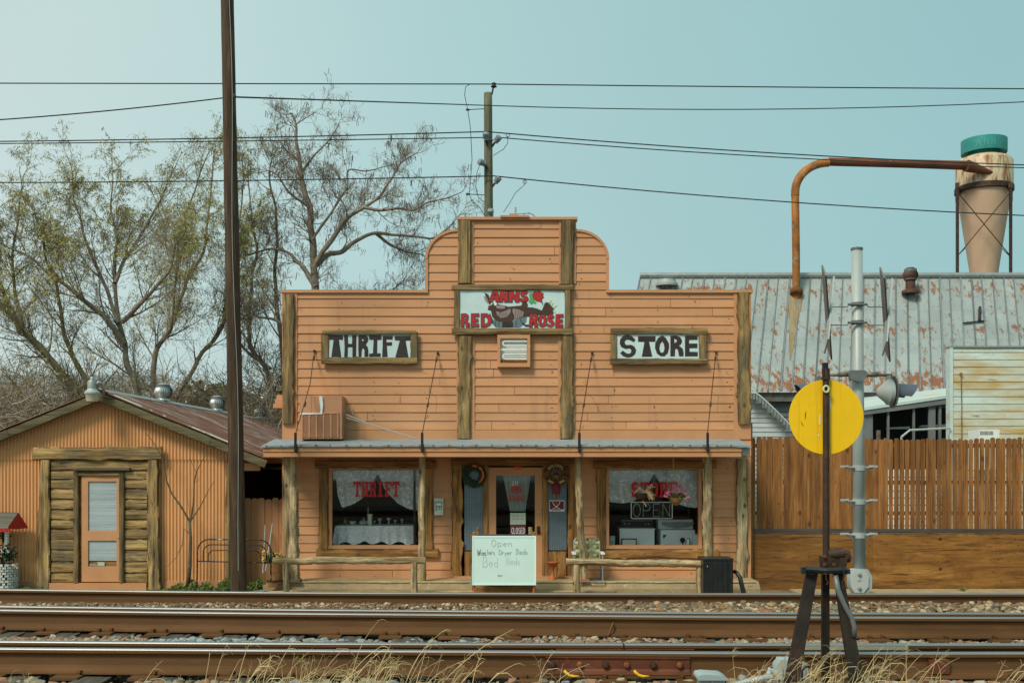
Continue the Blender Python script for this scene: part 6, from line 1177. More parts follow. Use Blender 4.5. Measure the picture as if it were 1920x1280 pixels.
for py in (877, 940, 1003):
    mb = MB(); mb.lathe([(.078, -.03), (.078, .03)], at(1610.5, py, dG), 18)
    for sg_ in (-1, 1):
        x0, x1 = 1610.5+sg_*10, 1610.5+sg_*27; mb.obox(at(x0, py-1, dG-.02), at(x1, py-3, dG-.02), .10, .012); mb.obox(at(x0, py+7, dG-.02), at(x1-sg_*1, py-1, dG-.02), .015, .022, up=(0, 1, 0)); mb.obox(at(x1, py-5, dG-.02), at(x1, py-1, dG-.02), .1, .008)
    mb.build('step', M['signal'], rs)
mb = MB(); mb.pbox(1617, 1037, 1623, 1044, dG-.03, .05); mb.build('small_box', M['signal'], rs)
BX = [(1596,1072),(1598,1066),(1624,1066),(1627,1072),(1631,1079),(1631,1100),(1626,1106),(1621,1113),(1600,1113),(1596,1106),(1592,1100),(1592,1079)]
shape('base_casting', [BX], dG-.10, .16, M['signal'], rs)
cxm, cym = 1611.5, 1089.5; jb = shape('junction_cover', [[(cxm+(a-cxm)*.86, cym+(b-cym)*.88) for a, b in BX]], dG-.19, .02, mat('pale_cover', (.50, .53, .48), .5, .1, var=.06), rs)
for py in (1076, 1102): mb = MB(); mb.lathe([(.001, -.02), (.02, -.015), (.022, 0)], at(1611.5, py, dG-.205), 12, 'Y'); mb.build('bolt', M['metal_grey'], jb)
mb = MB(); mb.tube([at(1611.5+3*math.cos(a), 1087+2*math.sin(a), dG-.203) for a in [i*math.pi/6 for i in range(13)]], .004, 4); mb.build('oval_emblem', M['signal'], jb)
mb = MB(); mb.box(bx-.2, bx+.22, dG-.16, dG+.2, .85, Z(1112, dG)); mb.build('footing', M['concrete'], rs)

dT = 6.8; sw = thing('switch_stand', 'rusty railway switch stand with a round yellow target on three legs', 'switch stand', (X(1548, dT), dT, .94)); sT = dT/F
mb = MB(); mb.lathe([(.001, -.004), (70*sT, -.004), (70.3*sT, 0), (70*sT, .004), (.001, .004)], at(1549, 781.5, dT+.02), 72, 'Y'); tg = mb.build('target_disc', M['yellow'], sw, 'auto')
mb = MB()
for a, b, wd in (((1511, 770), (1510, 786), 1.6), ((1502, 789), (1507, 799), 1.2)):
    mb.tube([at(a[0], a[1], dT+.0145), at((a[0]+b[0])/2-.8, (a[1]+b[1])/2, dT+.0145), at(b[0], b[1], dT+.0145)], [.0005, wd*sT*.6, .0005], 5)
mb.build('scratch', M['letter'], tg)
mb = MB()
for a in ((1537.5, 778, 796), (1535, 814, 818), (1557, 745, 768)): mb.pbox(a[0]-.8, a[1], a[0]+.8, a[2], dT+.013, .002)
mb.build('chipped_paint', M['white'], tg)
mb = MB(); mb.tube([at(1549, 1045, dT-.005), at(1549, 860, dT-.005), at(1548.5, 705, dT-.005)], [.022, .0205, .0205], 14); mb.tube([at(1549, 712, dT-.01), at(1548, 690, dT-.01)], .026, 4); mb.build('mast', M['iron'], sw, 'auto')
mb = MB(); mb.obox(at(1547.5, 705, dT-.01), at(1547, 680, dT-.01), .032, .03); mb.build('mast_tip', M['black'], sw)
mb = MB(); mb.obox(at(1541, 710, dT-.02), at(1549, 707, dT-.02), .02, .02); mb.build('bolt', M['iron'], sw)
mb = MB(); mb.tube([at(1549+5*math.cos(a), 729+6*math.sin(a), dT-.032) for a in [i*math.pi/7 for i in range(15)]], .0065, 6, caps=False); mb.build('ring_mark', M['cream'], sw)
mb = MB(); mb.obox(at(1541, 1055, dT-.02), at(1575, 1050, dT+.0), .07, .09); mb.lathe([(.001, -.05), (.04, -.045), (.045, 0), (.04, .06)], at(1575, 1042, dT-.0), 20, 'X')
mb.tube([at(1552, 1040, dT-.02), at(1580, 1036, dT-.02)], [.03, .038], 16); mb.obox(at(1577, 1065, dT-.02), at(1581, 1035, dT-.02), .05, .05); ho = mb.build('gear_housing', M['iron'], sw)
for px, py in ((1546, 1043), (1563, 1058), (1546, 1058)): mb = MB(); mb.lathe([(.001, -.014), (.011, -.012), (.012, 0)], at(px, py, dT-.058), 8, 'Y'); mb.build('rivet', M['redrust'], ho)
mb = MB(); mb.obox(at(1509, 1068, dT-.02), at(1587, 1069, dT-.02), .16, .028); mb.obox(at(1510, 1062, dT-.06), at(1510, 1075, dT-.06), .05, .04); mb.obox(at(1521, 1066, dT-.06), at(1521, 1078, dT-.06), .04, .03); mb.obox(at(1579, 1064, dT-.07), at(1583, 1076, dT-.07), .03, .03, 0, .8); mb.tube([at(1511, 1066, dT-.1), at(1549, 1069, dT-.12), at(1586, 1067, dT-.1)], .018, 8); mb.build('top_plate', mat('dark_cast_iron', (.035, .04, .04), .5, .4, var=.3), sw)
def leg(a, b, w0, w1, dy0, dy1, nm='leg'):
    p0, p1 = at(a[0], a[1], dT+dy0), at(b[0], b[1], dT+dy1); ax = (p1-p0).normalized(); u = ax.cross(Vector((0, 1, 0))).normalized(); v = Vector((0, 1, 0)); mb = MB()
    # channel section: web facing the street with two flanges behind
    def ring(p, w_): return [p-u*w_/2, p+u*w_/2, p+u*w_/2+v*.035, p+u*(w_/2-.008)+v*.035, p+u*(w_/2-.008)+v*.008, p-u*(w_/2-.008)+v*.008, p-u*(w_/2-.008)+v*.035, p-u*w_/2+v*.035]
    mb.add(ring(p0, w0*sT)+ring(p1, w1*sT), [(i, (i+1) % 8, (i+1) % 8+8, i+8) for i in range(8)]+[tuple(range(8))[::-1], tuple(range(8, 16))]); return mb.build(nm, M['iron_leg'], sw)
leg((1524, 1072), (1480, 1306), 20, 26, -.05, -.20); leg((1572, 1072), (1613, 1306), 16, 27, -.05, -.20); leg((1549, 1076), (1549, 1300), 13, 14, .01, .05, 'center_shaft')
mb = MB(); mb.tube([at(1566, 1078, dT-.1), at(1571, 1105, dT-.11), at(1583, 1133, dT-.12), at(1597, 1158, dT-.13), at(1602, 1175, dT-.13), at(1601.5, 1193, dT-.13)], [.018, .018, .0155, .0155, .016, .0165], 12); mb.build('throw_lever', M['signal_dark'], sw, True)
mb = MB(); mb.tube([at(1549, 1070, dT-.13), at(1549, 1085, dT-.13), at(1553, 1092, dT-.13), at(1549, 1095, dT-.13)], .004, 5); mb.tube([at(1580, 1060, dT-.12), at(1583, 1080, dT-.12), at(1579, 1092, dT-.12), at(1582, 1102, dT-.12)], .004, 5); mb.build('chain', M['iron'], sw)
mb = MB(); mb.box(X(1463, 6.8), X(1632, 6.8), 6.45, 7.15, .9, .96); mb.build('base_timber', M['tie'], sw)

# ================================================================ rails, ties, stones, boxes
HR = 1.29; zrt = CZ-HR
def rd_(py): return HR*F/(py-HY)
RAILP = [(-.088, 0, 0), (.0, 0, 0)]
def railprof():   # half profile of a T rail, z from base 0 to head .172 ; y across
    h = [(.070, 0), (.070, .010), (.040, .019), (.012, .034), (.0085, .055), (.0085, .105), (.012, .128), (.034, .140), (.036, .146), (.036, .163), (.030, .170), (.018, .172)]
    return h
def rail(label, ys_, cut=None, grp='rails of the two tracks', h0=0):
    pxs = [0, 480, 960, 1440, 1920]; pts = []
    P = [(X(px, rd_(y_)), rd_(y_)) for px, y_ in zip(pxs, ys_)]
    def yat(x_):
        for (a, ya), (b, yb) in zip(P, P[1:]):
            if x_ <= b: return ya+(yb-ya)*(x_-a)/(b-a)
        (a, ya), (b, yb) = P[-2:]; return ya+(yb-ya)*(x_-a)/(b-a)
    hp = railprof(); prof_ = hp+[(-a, b) for a, b in hp[::-1]]; k_ = len(prof_); mb = MB(); xs_ = [-26+i*.5 for i in range(105)]; vs = []
    for x_ in xs_:
        y_ = sum(yat(x_+o) for o in (-1, -.5, 0, .5, 1))/5
        for a, b in prof_: vs.append((x_, y_+a, zrt-.172+b))
    for i in range(len(xs_)-1):
        for j in range(k_):
            zt_ = (prof_[j][1]+prof_[(j+1) % k_][1])/2; b_ = i*k_
            top_ = zt_ > .165
            mb.add([], [], 0); mb.f.append([b_+j+0, b_+(j+1) % k_, b_+k_+(j+1) % k_, b_+k_+j]); mb.m.append(1 if top_ else 0); mb.t.append(0)
    mb.v = vs; o = mb.build('rail', [M['steel'], M['shine']]); tag(o, label, 'rail', grp); return o, (lambda x_: sum(yat(x_+q) for q in (-1, -.5, 0, .5, 1))/5)
rA, yA = rail('farthest rail, a single dark line just before the shops', [1103.4, 1109, 1110.7, 1111.8, 1111.2])
rB1, yB1 = rail('rear rail of the middle pair, with brown gravel right behind it', [1134.5, 1140.4, 1144.2, 1147.6, 1148])
rB2, yB2 = rail('front rail of the middle pair, its full brown side and spikes in view', [1141.5, 1147.7, 1151, 1155, 1156.3])
rC1, yC1 = rail('rear rail of the nearest pair, with a joint near the middle', [1199.8, 1203.7, 1204.5, 1205.8, 1205.5])
rC2, yC2 = rail('nearest rail of all, with the bolted red joint bar on its side', [1212.8, 1216.2, 1218.8, 1222, 1221.7])
zb0 = zrt-.172
def jointbar(par_, yf, px0, px1, d, bolts=True, mt='redrust', side=-1):
    x0, x1 = X(px0, d), X(px1, d); mb = MB(); s_ = side; n = 12
    pr = [(.010, .125), (.030, .137), (.036, .132), (.026, .115), (.024, .055), (.034, .040), (.062, .026), (.062, .018), (.012, .030)]
    vs = []
    for i in range(n+1):
        x_ = x0+(x1-x0)*i/n
        for a, b in pr: vs.append((x_, yf(x_)+s_*a, zb0+b))
    k_ = len(pr); mb.add(vs, [(i*k_+j, i*k_+(j+1) % k_, (i+1)*k_+(j+1) % k_, (i+1)*k_+j) for i in range(n) for j in range(k_)]+[tuple(range(k_)), tuple(range(n*k_, n*k_+k_))]); jb_ = mb.build('joint_bar', M[mt], par_)
    if bolts:
        for i, px in enumerate((1036, 1086, 1134, 1173, 1222, 1271)):
            x_ = X(px, d); mb = MB(); r_ = .021 if i % 2 else .026; mb.lathe([(.001, -.030), (r_*.7, -.027), (r_, -.018), (r_, 0)], (x_, yf(x_)+s_*.026, zb0+.084), 6 if i % 2 == 0 else 16, 'Y'); mb.build('bolt', M['iron'] if i % 2 == 0 else M['rust'], jb_, 'auto')
jointbar(rC2, yC2, 1022, 1290, 7.4); jointbar(rC1, yC1, 1042, 1300, 7.7, False)
mb = MB(); x_ = X(1169, 7.68); mb.box(x_-.004, x_+.004, yC1(x_)-.04, yC1(x_)+.04, zrt-.06, zrt+.0012); mb.build('joint_gap', M['dark'], rC1)
mb = MB(); xs_ = [X(a, 7.68) for a in (1500, 1560, 1640, 1700)]
mb.grid(lambda u, v: ((xs_[0]+(xs_[-1]-xs_[0])*u), yC1(xs_[0]+(xs_[-1]-xs_[0])*u)-.0385-.002*v, zrt-.012-.028*v), 12, 1); mb.build('worn_patch', mat('bright_worn_steel', (.42, .38, .26), .4, .5, var=.3, vs=3, st=(.5, 1, 1)), rC1)
for px in (1755,): x_ = X(px, 7.35); mb = MB(); mb.box(x_-.07, x_+.07, yC2(x_)-.045, yC2(x_)-.010, zb0+.03, zb0+.128); mb.build('rail_brace', M['redrust'], rC2)
for px in (930, 965, 950): pass
def spikes(ro, yf, d, px0, step, sides, seed, ph=0.0):
    rr = random.Random(seed); px = px0
    while px < 1930:
        x_ = X(px, d); y_ = yf(x_)
        mb = MB(); mb.box(x_-.095, x_+.095, y_-.19, y_+.15, zb0-.020, zb0-.002)
        mb.build('tie_plate', M['rust'] if 0 else M['steel'], ro)
        for sx_ in (-.05, .055):
            if rr.random() < .85:
                mb = MB(); h = rr.uniform(.012, .03); c = (x_+sx_+rr.uniform(-.01, .01), y_-.08, zb0+h); mb.obox((c[0], c[1], zb0-.01), c, .016, .016); mb.obox((c[0], c[1]-.012, c[2]), (c[0], c[1]+.03, c[2]-.002), .028, .014); mb.build('spike', M['steel'], ro)
        px += step*rr.uniform(.96, 1.04)
spikes(rB2, yB2, 9.2, -30, 109, 1, 3); spikes(rC2, yC2, 7.4, -20, 145, 1, 5)
x_ = X(1146, 9.2); mb = MB(); mb.obox((x_-.04, yB2(x_)-.09, zb0+.01), (x_+.01, yB2(x_)-.03, zb0+.11), .014, .014); mb.build('raised_spike', M['steel'], rB2)
# rail anchors (yellow clips)
for i, px in enumerate((1072, 1203)):
    d = 7.25; mb = MB(); mb.tube([at(px-14, 1256, d), at(px-11, 1260, d), at(px-5, 1265, d), at(px+2, 1267, d), at(px+14, 1267, d)], [.007, .0105, .010, .010, .006], 8)
    tag(mb.build('rail_clip', M['clip'], None, True), ('yellow rail clip under the left half of the joint bar', 'yellow rail clip under the right half of the joint bar')[i], 'clip', 'yellow rail clips'); 
# ties
tie0 = None
for i in range(24):
    x_ = -5.9+i*.5; 
    if tie0 is None:
        mb = MB(); mb.grid(lambda u, v: (-.11+.22*u, -1.35+2.75*v, .0+.006*noise.noise(Vector((u*6, v*9, 1)))), 8, 30); mb.box(-.11, .11, -1.35, 1.4, -.15, -.004); tie0 = mb.build('railway_tie', M['tie']); tie0.location = (x_, 8.25, zb0-.018)
        tag(tie0, 'weathered grey timber tie half buried in ballast under the rails', 'tie', 'timber ties under the near track')
    else: o = tie0.copy(); C.objects.link(o); o.location = (x_, 8.25, zb0-.018)
ICO = None
def icos():
    t = (1+5**.5)/2; v = [(-1,t,0),(1,t,0),(-1,-t,0),(1,-t,0),(0,-1,t),(0,1,t),(0,-1,-t),(0,1,-t),(t,0,-1),(t,0,1),(-t,0,-1),(-t,0,1)]
    f = [(0,11,5),(0,5,1),(0,1,7),(0,7,10),(0,10,11),(1,5,9),(5,11,4),(11,10,2),(10,7,6),(7,1,8),(3,9,4),(3,4,2),(3,2,6),(3,6,8),(3,8,9),(4,9,5),(2,4,11),(6,2,10),(8,6,7),(9,8,1)]
    return [Vector(p).normalized() for p in v], f
IV, IF = icos()
def stones(name, label, mt, spots_, seed):
    rr = random.Random(seed); mb = MB(); vs = mb.v; fs = mb.f; ts = mb.t; ms = mb.m
    for n, x0, x1, y0, y1, zf, r0, r1 in spots_:
        for _ in range(n):
            x_, y_ = rr.uniform(x0, x1), rr.uniform(y0(0) if callable(y0) else y0, y1); r = r0+(r1-r0)*rr.random()**2; z_ = zf(x_, y_)+r*rr.uniform(-.2, .5)
            sx, sy, sz = rr.uniform(.7, 1.35), rr.uniform(.7, 1.3), rr.uniform(.45, .9); a = rr.uniform(0, 6.28); ca, sa = math.cos(a), math.sin(a); b = len(vs); tl = rr.uniform(-.5, .5); t = rr.random()
            for p in IV:
                q = rr.uniform(.72, 1.18)*r; px_, py_, pz_ = p.x*sx*q, p.y*sy*q, p.z*sz*q; pz_ += tl*px_*.5
                vs.append((x_+px_*ca-py_*sa, y_+px_*sa+py_*ca, z_+pz_))
            for f in IF: fs.append((b+f[0], b+f[1], b+f[2])); ts.append(t); ms.append(0)
    stuff(mb.build(name, M[mt]), label, 'stones')
pz = lambda x_, y_: prof(y_)+.022
stones('brown_gravel', 'fine brown gravel between the farthest rail and the middle pair', 'stone_brown', [(10500, -6, 2.2, 9.68, 10.66, pz, .011, .028), (2600, -14, -6, 9.68, 10.7, pz, .014, .034)], 1)
stones('mixed_ballast', 'coarser mixed ballast stones on the right between the farthest rail and the middle pair', 'stone_mixed', [(4200, .6, 6, 9.72, 10.66, pz, .016, .042), (1400, 6, 14, 9.68, 10.7, pz, .02, .045)], 2)
stones('grey_ballast', 'blue-grey ballast stones lying along the foot of the middle pair, left of centre', 'stone_grey', [(1700, -3.4, -.3, 8.3, 9.05, lambda x_, y_: .93+.014*math.sin(x_*2.1), .018, .046)], 3)
stones('near_ballast', 'mixed dusty ballast stones around the timber ties before and between the near rails', 'stone_near', [(3600, -6, -3.1, 8.2, 9.10, lambda x_, y_: .945, .012, .034), (4600, -.5, 6, 8.2, 9.10, lambda x_, y_: .94+.010*math.sin(x_*3.1), .012, .034), (3400, -5, 5, 6.4, 7.27, lambda x_, y_: .938+.012*math.sin(x_*5), .018, .048), (500, -6, 6, 7.47, 7.6, lambda x_, y_: .93, .015, .03), (1200, -12, 12, 4, 6.4, lambda x_, y_: prof(y_), .02, .05)], 4)
# grey junction boxes and flexible conduit
jx = thing('junction_box', 'grey cast junction box with conduit behind the left leg of the switch stand', 'junction box', at(1480, 1290, 7.0)); dj = 7.0
shape('box_body', [[(1453,1243),(1458,1238),(1460,1233),(1500,1233),(1503,1238),(1511,1243),(1511,1296),(1453,1296)]], dj, .12, mat('pale_blue_grey_box', (.38, .46, .46), .5, .2, var=.1), jx)
mb = MB(); mb.tube([at(1466, 1270, dj-.07), at(1466, 1256, dj-.07)], .008, 6); mb.tube([at(1466, 1256, dj-.07), at(1466, 1250, dj-.07)], .005, 6); mb.obox(at(1454, 1271, dj-.07), at(1510, 1271, dj-.07), .02, .012); mb.build('latch', M['signal'], jx)
mb = MB(); mb.tube([at(1503, 1275, dj-.1), at(1504, 1256, dj-.1), at(1510, 1249, dj-.1), at(1521, 1249, dj-.1)], .008, 8); mb.build('handle', M['iron'], jx, True)
mb = MB(); pts = [at(1455, 1262, dj-.02), at(1443, 1256, dj-.02), at(1441, 1265, dj-.03)]; mb.tube(pts, .022, 10); pts = [at(1448, 1268, dj-.12), at(1430, 1271, dj-.12), at(1395, 1279, dj-.14), at(1360, 1292, dj-.16)]
out = [];
for a, b in zip(pts, pts[1:]):
    for k_ in range(14): out.append(a.lerp(b, k_/14))
mb.tube(out, [.019+.004*(i % 2) for i in range(len(out))], 12); mb.build('flexible_conduit', M['signal'], jx, 'auto')
j2 = thing('small_junction_box', 'low lidded grey junction box at the bottom edge left of the switch stand', 'junction box', at(1333, 1290, 6.95))
shape('box_body', [[(1308,1266),(1356,1266),(1354,1300),(1312,1300)]], 6.95, .12, bpy.data.materials['pale_blue_grey_box'], j2); shape('lid', [[(1304,1266),(1306,1261),(1316,1259),(1350,1261),(1360,1266),(1360,1270),(1304,1270)]], 6.93, .17, bpy.data.materials['pale_blue_grey_box'], j2)
# ================================================================ trees, brush, grass
def grow(name, label, limbs, d, seed, bark='bark', leafy=1.0, pods=0, droop=.15, lens=(3.2, 1.5, .75), dens=(1.0, 1.0, 1.0), leafmat='leaf', grp=None, leaftop=None, leaf=(.12, .009), spread=1.0, wig=.16, twr=1.0):
    rr = random.Random(seed); base = at(limbs[0][0][0][0], limbs[0][0][0][1], d); t = thing(name, label, 'tree', (base.x, d, 0), grp)
    tr = MB(); tw = MB(); lf = MB(); pd = MB()
    def rv(): return Vector((rr.gauss(0, 1), rr.gauss(0, 1), rr.gauss(0, 1))).normalized()
    def branch(p, dr, ln, r, lvl):
        n = (7, 5, 4)[min(lvl, 2)] if lvl < 3 else 3; pts = [p]; dd = dr.copy(); st = ln/n
        for i in range(n):
            dd = (dd+rv()*wig*(1.2 if lvl else .8)+Vector((0, 0, -droop*(.35 if lvl < 2 else 1)*(i/n)+.05))).normalized(); p = p+dd*st; pts.append(p)
        rs = [r*(1-.75*i/n) for i in range(n+1)]
        (tr if lvl == 0 else tw).tube(pts, rs, 5 if lvl == 0 else 3, 0, rr.uniform(-.2, .35), caps=False)
        if lvl < 2:
            m = max(2, int((5 if lvl == 0 else 5)*dens[lvl]*ln/(lens[lvl])))
            for _ in range(m):
                f = rr.uniform(.15, 1)*n; i = min(n-1, int(f)); q = pts[i].lerp(pts[i+1], f-i); dx = (pts[i+1]-pts[i]).normalized()
                side = (rv()-dx*.2).normalized(); nd = (dx*.85+side*.75*spread+Vector((0, 0, .12-droop*.3))).normalized(); branch(q, nd, lens[lvl+1]*rr.uniform(.5, 1.15), max(.006, rs[i]*.55), lvl+1)
        else: pass
        if lvl == 2:
            if rr.random() < .75*dens[2]:
                q = pts[2]; branch(q, (dd+rv()*.9).normalized(), lens[2]*.6, .005, 3)
        if lvl >= 2:
            lp = leafy*(leaftop(p) if leaftop else 1)*max(.15, 1+1.9*noise.noise(p*.75+Vector((seed, 0, 0))))
            k_ = int(lp*6+rr.random())
            for _ in range(k_):
                i = rr.randrange(1, len(pts)); q = pts[i]+rv()*.04; v = (dd*.5+Vector((rr.gauss(0, .5), rr.gauss(0, .5), -.55-droop))).normalized()*leaf[0]*rr.uniform(.7, 1.3); s_ = v.cross(rv()).normalized()*leaf[1]
                lf.add([q, q+v*.5+s_, q+v, q+v*.5-s_], [(0, 1, 2, 3)], 0, rr.uniform(-.45, .9))
            if pods and rr.random() < pods:
                for _ in range(rr.randint(1, 3)):
                    q = pts[-1]+rv()*.05; e2 = q+Vector((rr.gauss(0, .05), rr.gauss(0, .05), -rr.uniform(.10, .24))); pd.add([q+Vector((-.008, 0, 0)), q+Vector((.008, 0, 0)), e2+Vector((.004, .004, 0)), e2-Vector((.006, 0, 0))], [(0, 1, 2, 3)])
    for pts2, r0, r1, dy, nb in limbs:
        P = []
        for i, (a, b) in enumerate(pts2): f = i/(len(pts2)-1); dd_ = d+dy[0]+(dy[1]-dy[0])*f; P.append(at(a, b, dd_))
        # smooth and roughen
        Q = []
        for i in range(len(P)-1):
            for k_ in range(5):
                f = k_/5; p0 = P[max(i-1, 0)]; p3 = P[min(i+2, len(P)-1)]; q = .5*((2*P[i])+(P[i+1]-p0)*f+(2*p0-5*P[i]+4*P[i+1]-p3)*f*f+(3*P[i]-p0-3*P[i+1]+p3)*f**3); Q.append(q+Vector((noise.noise(q*1.3), noise.noise(q*1.3+Vector((5, 5, 5))), noise.noise(q*1.1+Vector((9, 1, 1)))))*min(.12, r0*1.2))
        Q.append(P[-1]); n = len(Q); rs = [r0+(r1-r0)*i/(n-1) for i in range(n)]
        tr.tube(Q, rs, 9, 0, rr.uniform(-.1, .2), caps=False, lump=.15, seed=seed)
        tot = sum((Q[i+1]-Q[i]).length for i in range(n-1))
        for _ in range(nb):
            f = (rr.random()**.8)*.92+.08; i = min(n-2, int(f*(n-1))); q = Q[i].lerp(Q[i+1], rr.random()); dx = (Q[i+1]-Q[i]).normalized(); side = (rv()).normalized(); nd = (dx*.9+side*.85*spread+Vector((0, 0, .18))).normalized()
            branch(q, nd, lens[0]*rr.uniform(.45, 1.1)*(1.1-.45*f), min(.032, max(.011, rs[i]*.40))*twr, 0 if rs[i] > .03 else 1)
        branch(Q[-1], (Q[-1]-Q[-2]).normalized(), lens[0]*.3, r1, 0)
    tr.build('trunk', M[bark], t, True); tw.build('crown_twigs', M['twig'], t)
    if lf.f: lf.build('foliage', M[leafmat], t)
    if pd.f: pd.build('seed_pods', M['pod'], t)['kind'] = 'stuff'
    return t
def hi(p): # more leaves high up and on the outer left
    return .25+1.5*max(0, min(1, (p.z-6.0)/5))
dW = 29.5
grow('willow_tree', 'wide many-stemmed tree with thin yellow-green leaves rising behind the left shed roof', [
 ([(262, 1010), (262, 860), (257, 732), (240, 680), (232, 655), (225, 606), (218, 560), (215, 500), (214, 440), (212, 380), (211, 325)], .12, .012, (0, .5), 22),
 ([(228, 601), (250, 580), (271, 558), (300, 530), (316, 505), (334, 451)], .075, .02, (0, -1), 12), ([(216, 529), (232, 490), (271, 432), (300, 374), (330, 310)], .06, .014, (.2, 1.5), 11),
 ([(229, 640), (200, 595), (165, 567), (130, 540), (97, 519), (50, 480), (5, 455)], .085, .018, (0, -1.5), 16), ([(222, 604), (204, 556), (184, 504), (160, 450), (150, 410), (136, 364), (131, 306)], .06, .014, (.15, .8), 13)],
 dW, 11, 'bark', .8, 0, .22, (1.7, .95, .5), (1.7, 1.7, 1.2), leaftop=hi, spread=.85)
grow('willow_tree', 'leaning mossy-limbed tree at the far left edge, beside the yard light', [
 ([(200, 1010), (195, 860), (150, 745), (105, 690), (80, 650), (40, 620), (-10, 560)], .14, .035, (0, -1), 18), ([(160, 1010), (165, 800), (160, 717), (125, 640), (110, 560), (85, 470), (60, 390)], .10, .015, (.5, 1), 20),
 ([(110, 690), (60, 640), (39, 600), (25, 520), (30, 430), (40, 340)], .07, .015, (0, .6), 18), ([(40, 620), (0, 540), (-40, 480)], .08, .02, (0, 1), 10)],
 28.2, 12, 'bark_green', .8, 0, .25, (1.7, .95, .5), (1.7, 1.7, 1.2), leaftop=hi, spread=.9)
grow('willow_tree', 'slender leafy tree just left of the thick dark utility pole', [
 ([(300, 1010), (295, 850), (285, 740), (290, 664), (320, 610), (345, 540), (380, 470), (395, 380), (400, 300)], .12, .018, (0, .5), 24), ([(300, 800), (340, 730), (380, 660), (420, 600), (430, 500), (450, 400), (455, 310)], .09, .016, (.5, 1.5), 24),
 ([(320, 612), (330, 520), (340, 430), (370, 340), (390, 290)], .05, .012, (0, -.8), 16)],
 34, 13, 'bark', 1.0, 0, .25, (1.7, .95, .5), (1.7, 1.7, 1.2), leaftop=hi, spread=.85)
grow('podded_tree', 'tall bare crooked tree hung with seed pods, its long limbs reaching over the store', [
 ([(600, 1010), (600, 760), (592, 600), (588, 500), (584, 412), (572, 366), (566, 325), (558, 294), (553, 256), (553, 234), (545, 214), (540, 215)], .16, .014, (0, .3), 16),
 ([(592, 500), (600, 481), (631, 431), (659, 403), (684, 387), (712, 362), (731, 337), (750, 306), (784, 284)], .095, .013, (0, -1.2), 11),
 ([(684, 389), (712, 394), (744, 392), (775, 395), (803, 378), (837, 369), (868, 358)], .055, .012, (-.7, -1.4), 7),
 ([(594, 498), (615, 480), (644, 472), (669, 453), (706, 437), (744, 441), (806, 447), (837, 428), (862, 402)], .10, .012, (0, .8), 12),
 ([(706, 438), (731, 459), (762, 472), (797, 481)], .06, .014, (.4, 1.3), 7), ([(569, 319), (587, 294), (612, 266), (634, 234)], .045, .010, (.2, -.3), 5), ([(553, 234), (569, 223), (594, 209)], .022, .008, (.3, .4), 3),
 ([(590, 540), (570, 505), (556, 494), (537, 475), (494, 469), (450, 480)], .09, .02, (0, 1), 9), ([(586, 450), (620, 400), (650, 350), (655, 320), (690, 320), (735, 310)], .05, .012, (0, 1.2), 9),
 ([(580, 390), (540, 360), (520, 330), (500, 320)], .04, .012, (0, -.6), 5), ([(598, 700), (560, 640), (520, 600), (480, 590)], .10, .02, (0, -.8), 9)],
 34.8, 21, 'bark', .03, .10, .05, (1.35, .75, .40), (2.3, 2.3, 1.4), spread=1.0, wig=.34)
grow('podded_tree', 'thin dense twiggy tree between the thick dark pole and the store, half in leaf', [
 ([(500, 1010), (505, 850), (510, 742), (495, 690), (470, 640), (466, 560), (480, 480), (470, 400), (465, 320)], .13, .018, (0, .5), 22), ([(520, 1010), (525, 800), (530, 700), (525, 620), (515, 520), (520, 430), (505, 340), (510, 300)], .12, .016, (.5, -.6), 24),
 ([(505, 690), (450, 640), (440, 560), (440, 480)], .06, .015, (0, 1), 16), ([(530, 690), (580, 640), (640, 600), (690, 560)], .07, .012, (0, .6), 14), ([(640, 1010), (640, 760), (670, 620), (720, 560), (760, 520)], .09, .012, (1, 1.5), 18), ([(650, 700), (700, 600), (775, 545)], .06, .012, (1, 1.8), 12)],
 36, 22, 'bark', .45, .10, .18, (1.9, .95, .45), (1.5, 1.5, 1.2), leaftop=lambda p: max(0, 1.3*min(1, (p.z-8)/3)) if p.x < -6.6 else .15, spread=.95, wig=.2)
# low brown brush behind the shed
def brush(name, label, x0, x1, d0, d1, n, seed, h, mt='twig', lf_=0):
    rr = random.Random(seed); mb = MB(); l2 = MB()
    for i in range(n):
        x_ = rr.uniform(x0, x1); y_ = rr.uniform(d0, d1); p = Vector((x_, y_, rr.uniform(0, h*.75))); dd = Vector((rr.gauss(0, .6), rr.gauss(0, .4), abs(rr.gauss(.5, .5)))).normalized(); pts = [p]; ln = rr.uniform(.6, 2.2)
        for k_ in range(5): dd = (dd+Vector((rr.gauss(0, .3), rr.gauss(0, .3), rr.gauss(-.05, .25)))).normalized(); p = p+dd*ln/5; pts.append(p)
        r0 = rr.choice((.006, .008, .012, .02)); mb.tube(pts, [r0*(1-.14*j) for j in range(6)], 3, 0, rr.uniform(-.4, .7), caps=False)
        if lf_ and rr.random() < lf_:
            for _ in range(4): q = pts[rr.randrange(6)]; v = Vector((rr.gauss(0, .5), rr.gauss(0, .5), -.6))*.13; s_ = v.cross(Vector((0, 1, .3))).normalized()*.014; l2.add([q, q+v*.5+s_, q+v, q+v*.5-s_], [(0, 1, 2, 3)], 0, rr.uniform(-.4, .8))
    o = mb.build(name, M[mt]); stuff(o, label, 'brush')
    if l2.f: l2.build('leaves', M['leaf'], o)
brush('brown_brush', 'tangle of bare brown brush growing up behind the tin shed', -19, -6.6, 33.4, 36.5, 6800, 31, 6.6, 'twig', .35)
brush('brown_brush', 'tangle of bare brown brush at the left behind the tin shed roof', -16, -11.3, 24, 31, 2900, 33, 5.4, 'twig', .2)
brush('brown_brush', 'thin bare twigs hanging over the back of the tin shed roof', -8.0, -4.6, 30, 33.4, 1300, 35, 5.6, 'twig', .1)
